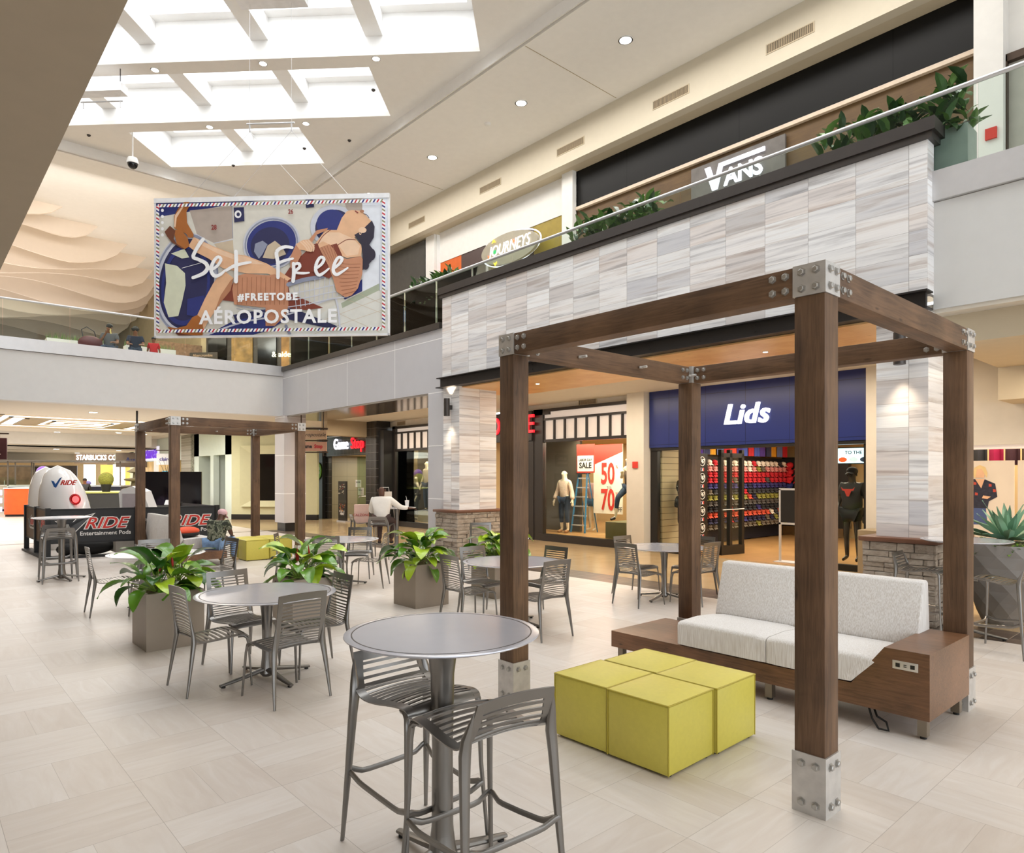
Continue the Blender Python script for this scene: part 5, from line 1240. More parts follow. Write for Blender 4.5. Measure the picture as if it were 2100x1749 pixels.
for z in (.33, .65, .97, 1.29, 1.73, 2.13):
    for k in range(11):
        o = MB().box(.06, .12, -1.5+k*.22, -1.5+k*.22+.15, z, z+.2).build('game_box', mat('gbox_%d' % (k % 5), ['2E2A2C', '8C3A2A', 'C9C2B0', 'D9C23A', '3F4A3C'][(k*3+int(z*10)) % 5], .5), smooth=0); o.location = (15.9, 24.0, 0)
        tag(o, 'boxed game standing on the orange-edged shelves of the game shop', 'game box', 'boxed games on the shelves')
tag(MB().box(14.9, 14.95, 23.4, 24.7, 2.3, 2.42).build('shop_header_sign', M_ORG, smooth=0), 'orange strip sign hanging inside the game shop', 'sign')
gd = thing('glass_door', 'open glass door of the game shop with steel handle', 'door', (14.1, 24.9, 0)); MB().box(-.3, .9, -.006, .006, .05, 2.6).build('pane', glassmat('green_glass', (.75, .82, .72)), gd, smooth=0); MB().tube([(-.25, -.05, .95), (-.25, -.08, 1.0), (.8, -.08, 1.0)], .018, 8).build('handle', M_STEEL, gd)
for y, z, l in ((25.1, 1.52, 'upper'), (24.9, 1.2, 'lower')):
    o = MB().box(13.95, 13.96, y-.22, y+.22, z-.15, z+.15).build('notice', M_WHITEP, smooth=0); tag(o, '%s white notice on the game shop glass' % l, 'notice')
    text('writing', 'WELCOME' if l == 'upper' else 'BUY SELL', .07, M_INK, (-.006, 0, .04), '-X', None, .001).location = (13.945, y, z+.04) if False else (13.944, y, z+.05)
tag(bpy.data.objects['writing.%03d' % 0] if False else [x for x in bpy.data.objects if x.name.startswith('writing') and x.parent is None][0], 'small dark printing on the upper notice of the game shop', 'writing')
tag([x for x in bpy.data.objects if x.name.startswith('writing') and x.parent is None][1], 'small dark printing on the lower notice of the game shop', 'writing')
pst = thing('poster_stand', 'upright poster stand with dark game posters, in front of the game shop', 'poster stand', (13.1, 24.85, 0), 0)
MB().box(-.06, .2, -.36, .36, 0, .05).build('base', M_STEEL, pst, smooth=0); MB().box(0, .05, -.34, .34, .05, 1.62).build('frame', M_FRAME, pst, smooth=0)
def dposter(z0, z1, cols, seed):
    random.seed(seed); m = MB().box(-.01, 0, -.31, .31, z0, z1, 0)
    for i in range(26): y, z = random.uniform(-.27, .2), random.uniform(z0+(z1-z0)*.35, z1-.08); m.box(-.013, -.009, y, y+random.uniform(.03, .12), z, z+random.uniform(.01, .05), random.choice((1, 2, 3)))
    o = m.build('poster', [mat('poster_'+c, c, .4, var=.1) for c in cols], pst, smooth=0); return o
p1 = dposter(.14, .78, ['1B1815', 'C9822A', '8A2A20', '6B6A5A'], 1); p2 = dposter(.86, 1.58, ['241F1C', '8A7A60', '7A2018', 'B0A898'], 2)
text('writing', 'RAGE OF', .09, M_WHITEP, (-.016, 0, .42), '-X', p1, .001, space=1.3); text('writing', 'HEAT', .14, M_WHITEP, (-.016, -.03, .32), '-X', p1, .001, bold=.004)
gb = thing('round_sign', 'green speech-bubble sign on the dark front of the game shop', 'sign', (13.44, 27.05, 2.2)); gb.location = (13.38, 27.55, 2.05)
M_GRN = mat('bubble_green', '7CBF2E', .5); mb2 = MB().lathe([(.001, 0), (.36, 0), (.36, .03), (.001, .03)], n=32, sy=.9).xf(Matrix.Rotation(-pi/2, 4, 'Y')); mb2.prism([(-.03, .2, -.25), (-.03, .30, -.62), (-.03, -.1, -.3)], (.03, 0, 0)); mb2.build('disc', M_GRN, gb)
text('writing', 'BRING', .15, M_WHITEP, (-.035, 0, .1), '-X', gb, .002, bold=.004); text('writing', 'IT ON', .15, M_WHITEP, (-.035, 0, -.08), '-X', gb, .002, bold=.004)
# second fashion window, right of the game shop
fw2 = MB().box(13.52, 13.66, 21.6, 21.8, 0, 3.66).box(13.52, 13.66, 13.6, 21.8, 3.56, 3.64).box(13.5, 13.68, 18.2, 21.7, 0, .18).box(13.54, 13.64, 18.2, 21.7, 3.38, 3.44).box(13.54, 13.64, 18.2, 21.7, 2.74, 2.82).box(13.52, 13.66, 18.2, 18.4, 0, 3.6)
for i in range(8): y = 21.67-i*.42; fw2.box(13.55, 13.62, y-.02, y+.02, 2.8, 3.42)
struct(fw2.build('trim_14', M_FRAME, smooth=0)); struct(MB().box(13.62, 13.7, 18.2, 21.7, 2.8, 3.6).build('wall_fashion_transom_left', M_CREAM, smooth=0))
struct(MB().box(14.8, 14.9, 18, 22, 0.1, 2.95).box(14.5, 14.8, 21.55, 21.6, .2, 2.5).build('wall_window_backing_left', M_DARKIN, smooth=0)); struct(MB().box(13.66, 14.8, 18.2, 22, .02, .18).build('floor', M_WOODF, smooth=0))
fwn = thing('shop_window', 'fashion window with two mannequins, right of the man in white', 'window', (13.6, 19.9, 0)); MB().box(-.006, .006, -1.6, 1.75, .18, 2.76).build('pane', M_GLASS, fwn, smooth=0)
tag(MB().box(13.95, 14.5, 20.0, 20.75, .18, .55).build('pedestal', mat('olive_pedestal', '7A744C', .7), smooth=0), 'olive pedestal under the high mannequin right of the man in white', 'pedestal')
# double-sided hanging shop signs near the corner column
hs = thing('hanging_sign', 'pair of stacked brown hanging signs reading Aeropostale and GameStop', 'sign', (9.95, 20.9, 2.98)); hs.rotation_euler = (0, 0, radians(-38))
M_TANS = mat('tan_sign_board', 'B99A7C', .6); M_BRW = mat('dark_bronze', '4A3B30', .4, .5)
MB().box(-.46, .46, -.03, .03, .04, .34).build('upper_board', M_TANS, hs, smooth=0); MB().box(-.46, .46, -.03, .03, -.34, -.04).build('lower_board', mat('pinkish_board', 'B88A72', .6), hs, smooth=0)
MB().box(-.5, .5, -.02, .02, .36, .42).box(-.5, .5, -.02, .02, -.02, .02).box(-.5, .5, -.02, .02, -.40, -.36).box(.34, .37, -.015, .015, -.5, .85).box(-.37, -.34, -.015, .015, -.5, .85).build('hanger', M_BRW, hs, smooth=0)
text('writing', 'Aeropostale', .17, M_INK, (0, -.034, .19), '-Y', hs, .002, shear=.35); text('writing', 'Game', .17, M_INK, (-.18, -.034, -.19), '-Y', hs, .002, bold=.006, sx=.85); text('writing', 'Stop', .17, mat('ink_red', 'B5202A', .6), (.2, -.034, -.19), '-Y', hs, .002, bold=.006, sx=.85)
# shop at the far right: tall photo panels and shelves above
struct(MB().box(15.5, 15.6, -8, 4.9, 0, 2.4).build('wall_far_right_shop', M_TANW, smooth=0)); struct(MB().box(13.6, 15.6, -8, 4.9, -.1, .01).build('floor', M_POL, smooth=0))
struct(MB().box(13.55, 13.7, -8, 4.5, 2.28, 2.36).build('trim_15', M_CREAM, smooth=0))
pp = thing('photo_panel', 'tall lit photo panel of a blonde woman in a dark floral jacket, behind the agave', 'photo panel', (13.75, 3.25, 0))
M_PHOTO = mat('photo_background', 'DCCDB9', .5, emit=.03, var=.06, nscale=1.5)
MB().box(0, .04, -.35, .36, .62, 2.09).build('panel', M_PHOTO, pp, smooth=0)
def flat(parent, pts, m, name='picture_shape', x=-.004): return MB().prism([(x, y, z) for y, z in pts], (.003, 0, 0)).build(name, m, parent, smooth=0)
mm = MB(); mats = [mat('print_skin', 'E3B48E', .6), mat('print_blonde', 'E2C48A', .6), mat('print_navy_floral', '2A2C3C', .6, var=.3, nscale=25), mat('print_jeans', '4A5A86', .6), mat('print_red_flower', 'C04A3A', .6)]
def P2(pts, i, x): mm.prism([(x, y, z) for y, z in pts], (.002, 0, 0), i)
P2([(.30, 1.0), (.02, 1.0), (.05, 1.35), (.28, 1.35)], 3, -.004); P2([(.34, 1.7), (.26, 1.78), (.05, 1.77), (-.09, 1.70), (-.12, 1.48), (.0, 1.40), (.02, 1.28), (.30, 1.28), (.33, 1.45)], 2, -.006)
P2([(.2, 1.78), (.11, 1.62), (.06, 1.78)], 0, -.008); P2([(.19, 1.80), (.07, 1.80), (.05, 1.90), (.08, 1.97), (.17, 1.97), (.20, 1.88)], 0, -.008)
P2([(.20, 1.78), (.23, 1.86), (.21, 1.97), (.13, 2.02), (.05, 1.98), (.02, 1.88), (.03, 1.80), (.06, 1.86), (.10, 1.95), (.17, 1.95)], 1, -.010); P2([(.1, 1.45), (.02, 1.44), (-.03, 1.48), (.08, 1.50)], 0, -.010)
for (y, z) in ((.26, 1.6), (.2, 1.5), (.0, 1.65), (-.06, 1.56), (.22, 1.68)): P2([(y, z), (y-.04, z), (y-.04, z+.04), (y, z+.05)], 4, -.010)
mm.build('picture', mats, pp, smooth=0)
p3 = thing('photo_panel', 'second lit photo panel cut off by the right edge of the picture', 'photo panel', (13.75, 2.45, 0)); MB().box(0, .04, -.4, .4, .62, 2.09).build('panel', M_PHOTO, p3, smooth=0); flat(p3, [(.3, 1.6), (.12, 1.4), (.05, 1.5), (.1, 2.0), (.25, 2.0)], mat('print_brown', '8A5A3A', .6)); flat(p3, [(.05, 1.3), (-.1, 1.2), (-.15, 1.0), (0, .9)], mat('print_brown', '8A5A3A', .6))
random.seed(9)
for i in range(8):
    o = MB().sheet(lambda u, v: (14.4+.04*sin(8*u), 2.0+i*.24+.2*u, 2.02+.32*v), 5, 2, .03).build('hanging_garment', mat('garment_r%d' % (i % 4), ['4A2C34', 'B01E50', '3A3A3E', '5A4A3E'][i % 4], .9)); tag(o, 'dark garment hanging above the photo panels at far right', 'clothing', 'garments above the photo panels')
area_light('shop_light', (16.5, 7.5, 2.8), 3.5, 85, (1, .9, .72), size_y=4); area_light('shop_light', (14.2, 12.2, 2.9), .8, 55, (1, .88, .68), size_y=3); area_light('shop_light', (17, 14, 2.9), 2, 55, (1, .88, .68), size_y=6)
area_light('shop_light', (15, 24.8, 2.65), 1.5, 40, (1, .92, .76), size_y=3); area_light('shop_light', (14.2, 20, 2.9), .6, 30, (1, .82, .6), size_y=3); area_light('shop_light', (14.6, 2.5, 3.2), 1, 30, (1, .84, .62), size_y=4)

# ================================================================ gallery shopfronts (upper level)
M_VW = woodmat('vans_wood', '523B22', '70552F', 'Y', .6, .8, .1); M_GST = mat('weathered_grey_sign', '6F6A66', .7, var=.15, nscale=4)
struct(MB().box(13.62, 13.8, 3.35, 12.6, 9.08, 10.07).build('wall_gallery_black_panels', panel_mat('black_fascia', '171615', '070707', 'Y', 3.1, 50, 1.5, 10, .02, .38), smooth=0))
struct(MB().box(13.55, 13.7, 3.35, 12.6, 9.0, 9.08).build('trim_16', mat('cream_strip', 'DCC9B4', .6), smooth=0))
struct(MB().box(13.64, 13.8, 3.35, 12.62, 5.3, 9.0).build('wall_gallery_wood', M_VW, smooth=0))
for y0, y1 in ((4.6, 6.3), (9.5, 10.6)): struct(MB().box(13.6, 13.66, y0, y1, 5.6, 7.9).build('window_10', M_SHOPG, smooth=0))
vs_ = thing('shop_sign', 'grey wooden board with lit white VANS lettering above the gallery rail', 'sign', (13.55, 7.86, 8.3)); MB().box(0, .06, -1.12, 1.12, -.62, .58).build('board', M_GST, vs_, smooth=0)
text('letters', 'ANS', .50, M_LIT, (-.03, -.20, .085), '-X', vs_, .02, bold=.012, sx=.94)
vv = MB().prism([(-.05, y, z) for y, z in ((.74, .46), (.55, -.09), (.42, -.09), (.29, .375), (-.70, .375), (-.70, .46), (.38, .46), (.485, .10), (.60, .46))], (.03, 0, 0)); vv.build('letter_v', M_LIT, vs_, smooth=0)
M_MUST = mat('mustard_panel', '9A8426', .5, var=.1); M_MAR = mat('maroon_brown_panel', '4A3632', .5)
for i, (y0, y1, m) in enumerate(((17.74, 18.9, mat('orange_panel', 'D9641F', .5)), (16.3, 17.74, M_MAR), (13.75, 16.25, M_MUST), (13.06, 13.75, M_MUST))): struct(MB().box(13.62, 13.8, y0, y1, 5.3, 9.05).build('wall_gallery_panel', m, smooth=0))
struct(MB().box(13.6, 13.64, 14.3, 15.0, 8.0, 9.0).build('wall_gallery_panel', M_MAR, smooth=0)); struct(MB().box(13.5, 13.7, 16.22, 16.34, 5.3, 9.03).build('trim_17', M_STEEL, smooth=0))
js = thing('shop_sign', 'tilted oval cream sign with neon JOURNEYS writing and coloured arrows', 'sign', (13.3, 14.95, 8.5)); MB().lathe([(.001, 0), (1.24, 0), (1.24, .1), (.001, .1)], n=48, sx=.36).xf(Matrix.Rotation(.05, 4, 'X') @ Matrix.Rotation(-pi/2, 4, 'Y')).build('oval', mat('cream_oval', 'A39B87', .4, emit=.0), js)
MB().box(.1, .32, -.3, .3, -.1, .1).build('bracket', M_CHAR, js, smooth=0)
rim = MB(); rim.tube([(.0, 1.27*cos(a*pi/24), .46*sin(a*pi/24)) for a in range(49)], .02, 6, cap=False); rim.build('lit_rim', M_LIT, js)
M_NEON = mat('neon_white', 'FFFFFF', .4, emit=.7, var=0)
text('neon_writing', 'JOURNEYS', .46, M_NEON, (-.13, -.05, .02), '-X', js, .01, shear=.25, sx=.82, bold=-.006)
for (y, z, s_, c) in ((.62, .28, 1, 'F2D21E'), (.55, -.3, -1, 'F2D21E'), (-.25, .12, 0, 'E8552A'), (.85, -.1, 0, 'E8552A')):
    mm = MB()
    if s_: mm.prism([(-.14, y+.08, z), (-.14, y, z+.12*s_), (-.14, y-.08, z), (-.14, y, z+.04*s_)], (.01, 0, 0))
    else: mm.prism([(-.14, y+.05, z+.07), (-.14, y-.07, z), (-.14, y+.05, z-.07), (-.14, y+.01, z)], (.01, 0, 0))
    mm.build('arrow', mat('neon_'+c, c, .4, emit=1.2, var=0), js, smooth=0)
MB().box(-.15, -.13, .52, .62, -.05, .05).build('green_mark', mat('neon_green', '1E8A4A', .4, emit=.6), js, smooth=0)
tag(MB().box(13.26, 13.30, 3.03, 3.19, 7.34, 7.52).build('fire_alarm', M_REDP, smooth=0), 'red fire alarm on the pale gallery pier at top right', 'alarm').location = (0, 0, 0)
struct(MB().box(13.3, 13.45, 2.95, 3.36, 5.3, 10.07).build('wall_gallery_pier', M_WHITE, smooth=0))
struct(MB().box(13.56, 13.6, -8, 2.93, 5.3, 8.6).build('window_11', mat('frosted_window', 'B9B3A8', .3), smooth=0)); struct(MB().box(13.45, 13.6, 2.93, 2.99, 5.3, 8.7).box(13.45, 13.6, -8, 2.99, 8.6, 8.72).build('trim_18', M_BRW, smooth=0))
# shop entrance glimpsed on the gallery next to the banner, and shopfronts beyond the bridge
struct(MB().box(12.2, 12.3, 17.0, 19.5, 5.3, 7.0).build('window_12', M_SHOPG, smooth=0))
gd2 = [(14.6, 5.6), (0, 0)]
def upper_box(x0, x1, y0, y1, z0, z1, m, nm): struct(MB().box(x0, x1, y0, y1, z0, z1).build(nm, m, smooth=0))
M_WARMIN = mat('warm_lit_interior', '8A6A3A', .6, emit=.2, var=.5, nscale=3)
d_ = Vector((9.6-13.5, 30.2-26.0, 0)); 
for a, b, z1, m in ((.02, .10, 8.2, M_WARMIN), (.14, .28, 8.0, M_SHOPG), (.30, .42, 7.9, M_WARMIN), (.46, .60, 8.0, M_SHOPG), (.64, .80, 7.8, M_WARMIN), (.84, .98, 8.0, M_SHOPG)):
    struct(slantwall('window_13', (13.5, 26.0), (9.6, 30.2), 5.4, z1, m, .05, a, b, .06))
tn = (9.6-13.5, 30.2-26.0); an = atan2(tn[1], tn[0])
us = thing('shop_sign', 'small lit script sign reading & aide inside the shopfront beyond the bridge', 'sign', (11.78, 27.66, 6.9)); text('letters', '& aide', .32, mat('lit_cream_letters', 'FFF0C0', .4, emit=1.6), (0, 0, 0), rotz=an-pi, parent=us, ext=.01)
us = thing('shop_plaque', 'dark plaque reading Abercrombie and Fitch beyond the bridge railing', 'sign', (9.3, 29.6, 6.65)); MB().box(-.6, .6, 0, .05, -.3, .3).xf(Matrix.Rotation(an-pi, 4, 'Z')).build('board', M_UPB, us, smooth=0); text('writing', 'Abercrombie\n& Fitch', .16, M_TANS, (-.05, -.05, .08), rotz=an-pi, parent=us, ext=.002)
struct(MB().box(7.6, 9.4, 30.1, 30.3, 5.3, 7.3).build('wall_upper_brick', mat('brown_brick', '7A5E48', .8, var=.3, nscale=12), smooth=0))
# glass railings with steel handrail
def railing(label, pts, z0, z1, step=1.25, zr=None):
    r = thing('glass_railing', label, 'railing'); A, B = Vector(pts[0]), Vector(pts[1]); L = (B-A).length; n = max(1, round(L/step)); d = (B-A)/n
    for i in range(n):
        a = A+d*i+d.normalized()*.01; b = A+d*(i+1)-d.normalized()*.01; nn = Vector((-d.y, d.x, 0)).normalized()*.006
        MB().prism([(a+nn)+V(0, 0, z0), (b+nn)+V(0, 0, z0), (b-nn)+V(0, 0, z0), (a-nn)+V(0, 0, z0)], (0, 0, z1-z0)).build('pane', M_RAILGLASS, r, smooth=0)
    MB().tube([A+V(0, 0, z1+.02), B+V(0, 0, z1+.02)], .03, 10).build('handrail', M_STEEL, r); return r
railing('glass railing with steel handrail along the gallery above the tiled portal', ((9.65, -6, 0), (9.65, 22.0, 0)), 5.3, 6.57, 1.42)
railing('glass railing with steel handrail along the bridge', ((-7, 22.12, 0), (9.4, 22.12, 0)), 5.3, 6.46, 1.55)
# ================================================================ hanging advertising banner (front face looks back at the camera, turned 45 degrees)
BW, BH = 4.61, 2.70
bn_ = thing('hanging_banner', 'large white-framed Aeropostale banner of a woman in a shopping cart, hanging above the hall', 'banner', (5.285, 12.865, 4.50)); bn_.rotation_euler = (0, 0, -pi/4)
# local: x runs right (v), z up, front is -y
M_WFR = mat('white_frame', 'ECECEE', .45)
fb = MB().box(-BW/2, BW/2, -.04, .04, BH-.09, BH).box(-BW/2, BW/2, -.03, .03, 0, .04).box(-BW/2, -BW/2+.035, -.03, .03, 0, BH).box(BW/2-.035, BW/2, -.03, .03, 0, BH)
fb.build('frame', M_WFR, bn_, smooth=0)
PC = {'cream': 'DAD6CB', 'steel': 'B5A79C', 'blue': '2B3478', 'navy': '2A2B55', 'skin': 'D9A988', 'skinl': 'EBC7A8', 'skind': 'B77F5E', 'boot': 'A9662F', 'bootd': '6E3F2A', 'knit': 'C48A6A', 'knitd': 'A36B4E', 'rust': '7E3A2A', 'hair': '2C2638', 'white': 'F4F4F6', 'green': 'A8B09A', 'pale': 'D5D8C0', 'floor': 'D8D7D0', 'chrome': 'C9CBD6', 'red': 'C4283A', 'flagblue': '28307E', 'olive': '8C8A66', 'grey': '8E93A8', 'wall': 'E4E8F0', 'lip': '8A3A34', 'beige': 'C9B79E'}
PK = list(PC); pm = [mat('print_'+k, PC[k], .55, var=.05) for k in PK]
art = MB(); lay = [0]; step_ = [1.0]
def px2b(x, y):
    """coordinates measured on the flat print: 0..1907 across, 0..1140 down -> metres on the banner"""
    u = (x-70)/1907.0; vt = 112-64*u; vb = 1250-25*u
    return (-BW/2+BW*u, BH*(1-(y-vt)/(vb-vt)))
LIMX, LIMZ = BW/2-.03, (.04, BH-.085)
def shape(col, pts, raw=False):
    lay[0] += step_[0]; y = -.020-lay[0]*.00012
    q = pts if raw else [px2b(*p) for p in pts]
    q = clip_poly(q, -LIMX, LIMX, LIMZ[0], LIMZ[1])
    if len(q) < 3: return
    tri = tessellate_polygon([[Vector((a, b, 0)) for a, b in q]])
    art.add([(a, y, b) for a, b in q], [tuple(t) for t in tri], PK.index(col))
def ell(col, cx, cy, rx, ry, rot=0, a0=0, a1=360, n=36, ring=None):
    P = []
    for k in range(n+1):
        a = radians(a0+(a1-a0)*k/n); x, y = rx*cos(a), ry*sin(a); P.append((cx+x*cos(rot)-y*sin(rot), cy+x*sin(rot)+y*cos(rot)))
    if ring:
        for k in range(n):
            a, b = P[k], P[k+1]; f = 1-ring; c = (cx+(a[0]-cx)*f, cy+(a[1]-cy)*f); d = (cx+(b[0]-cx)*f, cy+(b[1]-cy)*f); shape(col, [a, b, d, c])
    else: shape(col, P[:-1] if a1-a0 == 360 else P)
def stroke(col, pts, w):
    """round brush stroke through points, optionally varying width"""
    n = len(pts); W = w if hasattr(w, '__len__') else [w]*n; L, R = [], []
    D = []; m = 6
    for i in range(n-1):
        p0, p1, p2, p3 = pts[max(i-1, 0)], pts[i], pts[i+1], pts[min(i+2, n-1)]
        for k in range(m):
            u = k/m; q = tuple(.5*((2*p1[j])+(-p0[j]+p2[j])*u+(2*p0[j]-5*p1[j]+4*p2[j]-p3[j])*u*u+(-p0[j]+3*p1[j]-3*p2[j]+p3[j])*u**3) for j in (0, 1)); D.append((q, lerp(W[i], W[i+1], u)))
    D.append((pts[-1], W[-1]))
    step_[0] = .18
    for i in range(len(D)-1):
        (a, wa), (b, wb) = D[i], D[i+1]; dx, dy = b[0]-a[0], b[1]-a[1]; l = math.hypot(dx, dy) or 1; nx, ny = -dy/l, dx/l
        art_y = None; shape(col, [(a[0]+nx*wa/2, a[1]+ny*wa/2), (b[0]+nx*wb/2, b[1]+ny*wb/2), (b[0]-nx*wb/2, b[1]-ny*wb/2), (a[0]-nx*wa/2, a[1]-ny*wa/2)])
    for q in (D[0], D[-1]): ell(col, q[0][0], q[0][1], q[1]/2, q[1]/2, n=12)
    for q in D[1:-1:2]: ell(col, q[0][0], q[0][1], q[1]/2, q[1]/2, n=10)
    step_[0] = 1.0
shape('cream', [(60, 60), (1990, 20), (1990, 1260), (60, 1270)])
shape('blue', [(60, 60), (1100, 60), (960, 118), (720, 150), (90, 262), (60, 262)])
shape('steel', [(360, 205), (705, 165), (712, 430), (560, 470), (420, 400), (390, 300)]); shape('beige', [(560, 475), (715, 440), (725, 600), (620, 560)])
stroke('grey', [(707, 130), (715, 430)], 5); stroke('chrome', [(560, 472), (716, 440)], 7)
shape('wall', [(1760, 40), (1990, 30), (1990, 850), (1900, 850), (1760, 880)]); stroke('grey', [(1898, 560), (1898, 860)], 4)
shape('floor', [(1130, 1250), (1560, 960), (1760, 870), (1990, 850), (1990, 1260), (1130, 1260)]); shape('green', [(1590, 960), (1760, 865), (1895, 795), (1898, 850), (1760, 920), (1600, 1000)])
for a, b in (((1400, 1120), (1960, 900)), ((1300, 1240), (1960, 1000)), ((1640, 930), (1960, 1060)), ((1500, 1010), (1900, 1200)), ((1730, 880), (1960, 980))): stroke('beige', [a, b], 3)
shape('blue', [(1600, 900), (1760, 760), (1760, 860), (1620, 930)]); shape('steel', [(1610, 95), (1760, 90), (1760, 210), (1640, 200)])
# washing machine doors
ell('chrome', 330, 800, 265, 415, .12); ell('navy', 335, 805, 225, 370, .12); ell('grey', 335, 805, 262, 410, .12, ring=.05); ell('blue', 330, 815, 200, 335, .12, ring=.12)
shape('pale', [(160, 640), (260, 660), (325, 720), (330, 820), (300, 960), (270, 1070), (190, 1080), (150, 960), (170, 800)]); shape('pale', [(210, 560), (320, 520), (360, 590), (300, 600)])
shape('blue', [(345, 930), (480, 900), (520, 1010), (440, 1080), (340, 1060)]); stroke('white', [(300, 678), (400, 650), (500, 622)], 4)
ell('chrome', 1030, 470, 235, 215, -.5); ell('blue', 1030, 470, 205, 180, -.5); ell('navy', 1020, 490, 160, 150, -.5); ell('grey', 1030, 470, 222, 200, -.5, ring=.06)
shape('grey', [(890, 540), (900, 475), (960, 450), (1000, 480), (960, 560), (930, 600)]); shape('beige', [(960, 590), (1000, 490), (1060, 450), (1120, 500), (1150, 560), (1050, 600)])
ell('chrome', 1520, 320, 180, 165, -.6); ell('navy', 1530, 330, 150, 135, -.6); ell('blue', 1510, 300, 118, 108, -.6)
shape('navy', [(725, 180), (808, 176), (812, 290), (730, 302)]); ell('white', 760, 235, 28, 32); ell('navy', 762, 236, 14, 16); shape('navy', [(1305, 100), (1372, 98), (1376, 170), (1312, 178)]); ell('white', 1325, 135, 14, 18)
# cart
shape('navy', [(720, 1060), (1150, 980), (1560, 1150), (1540, 1180), (1140, 1090), (760, 1160)]); shape('blue', [(480, 1240), (720, 1110), (1000, 1050), (1150, 1100), (1000, 1190), (820, 1240)])
for k in range(7): stroke('chrome', [(750+k*60, 960+k*5), (820+k*60, 1010+k*4)], 5)
for z in (960, 985, 1010): stroke('grey', [(750, z), (1000, z+35), (1180, z+20)], 4)
stroke('chrome', [(480, 1235), (800, 1120), (1180, 1050), (1500, 930), (1560, 960), (1585, 1180)], 14); stroke('grey', [(1150, 1150), (1190, 1240)], 24)
# body
shape('rust', [(1120, 760), (1200, 640), (1330, 520), (1480, 500), (1540, 640), (1480, 740), (1180, 800)])
shape('rust', [(630, 940), (760, 740), (1160, 780), (1180, 880), (1450, 1000), (1300, 1020), (1150, 1000)])
shape('skin', [(355, 500), (400, 425), (560, 500), (720, 560), (830, 575), (1000, 640), (1190, 760), (1150, 790), (1000, 720), (830, 720), (640, 680), (520, 600), (420, 550)])
shape('skinl', [(420, 440), (560, 508), (720, 566), (830, 585), (980, 645), (820, 640), (600, 560), (440, 480)])
shape('skin', [(640, 690), (725, 760), (700, 860), (620, 960), (540, 1080), (480, 1180), (420, 1130), (430, 1060), (490, 930), (560, 800)]); shape('skind', [(700, 780), (725, 760), (700, 860), (620, 960), (560, 1060), (620, 900)])
shape('knit', [(735, 745), (820, 722), (1010, 735), (1060, 725), (1165, 780), (1170, 980), (1150, 1060), (1060, 1150), (985, 1150), (985, 1000), (880, 990), (730, 975), (715, 850)])
for k in range(11): stroke('knitd', [(760+k*38, 745+abs(k-5)*3), (755+k*38, 975)], 5)
shape('boot', [(240, 355), (238, 255), (275, 190), (330, 135), (365, 140), (362, 180), (340, 220), (345, 310), (400, 405), (395, 430), (355, 430), (340, 400)]); shape('boot', [(235, 370), (290, 362), (350, 430), (365, 500), (330, 525), (260, 480)])
shape('bootd', [(160, 385), (205, 335), (250, 375), (235, 440), (260, 480), (330, 525), (300, 520), (220, 470), (180, 420)]); shape('skinl', [(245, 250), (300, 180), (345, 145), (310, 190), (260, 270), (250, 350), (240, 340)])
shape('boot', [(430, 1062), (465, 1090), (480, 1180), (470, 1240), (300, 1235), (200, 1180), (185, 1160), (260, 1170), (340, 1150), (390, 1080)]); shape('bootd', [(185, 1165), (300, 1215), (470, 1238), (440, 1245), (290, 1240)])
# cart basket in front
stroke('grey', [(1170, 810), (1300, 770), (1430, 745), (1530, 690)], 34)
for k in range(10): stroke('chrome', [(1215+k*42, 825-k*14), (1235+k*36, 1010-k*12)], 5)
for z in (880, 935, 990): stroke('chrome', [(1170, z+5), (1330, z-20), (1500, z-60), (1650, z-80)], 7)
# torso, cardigan, head
shape('skin', [(1390, 470), (1470, 360), (1560, 360), (1600, 260), (1640, 205), (1680, 195), (1760, 200), (1840, 290), (1830, 350), (1760, 400), (1700, 420), (1760, 490), (1755, 575), (1640, 590), (1570, 560), (1560, 480), (1440, 510)])
shape('skinl', [(1400, 480), (1470, 380), (1580, 380), (1690, 430), (1745, 490), (1730, 560), (1640, 575), (1570, 480)])
shape('rust', [(1370, 480), (1400, 470), (1440, 510), (1560, 470), (1600, 560), (1620, 640), (1500, 760), (1350, 700)])
stroke('rust', [(1405, 480), (1450, 410), (1510, 360)], 6); stroke('rust', [(1560, 490), (1640, 440), (1710, 440)], 6)
shape('hair', [(1700, 400), (1750, 370), (1840, 280), (1862, 330), (1855, 420), (1820, 480), (1865, 540), (1850, 600), (1800, 660), (1765, 690), (1765, 560), (1755, 480)]); ell('hair', 1835, 560, 34, 50)
ell('hair', 1790, 650, 28, 36); ell('skinl', 1765, 360, 32, 24); ell('skinl', 1748, 375, 10, 26, 0, ring=.35); stroke('hair', [(1775, 225), (1800, 235), (1818, 260)], 5); stroke('lip', [(1710, 205), (1728, 218)], 10); ell('skind', 1762, 205, 16, 12)
shape('knit', [(1340, 440), (1400, 365), (1490, 345), (1480, 365), (1400, 400), (1360, 470)]); shape('knit', [(1185, 590), (1230, 490), (1270, 520), (1280, 560), (1240, 640), (1190, 680)])
shape('skin', [(1232, 480), (1290, 445), (1340, 440), (1385, 490), (1355, 545), (1300, 530), (1260, 525)]); 
for k in range(4): stroke('skinl', [(1270+k*22, 460-k*3), (1310+k*22, 500), (1330+k*14, 535)], 12)
shape('skin', [(1410, 480), (1450, 455), (1490, 475), (1470, 500), (1420, 510)])
shape('knit', [(1420, 510), (1500, 478), (1540, 520), (1570, 580), (1640, 600), (1755, 575), (1768, 600), (1765, 720), (1730, 840), (1680, 900), (1630, 915), (1560, 870), (1530, 760), (1490, 650)])
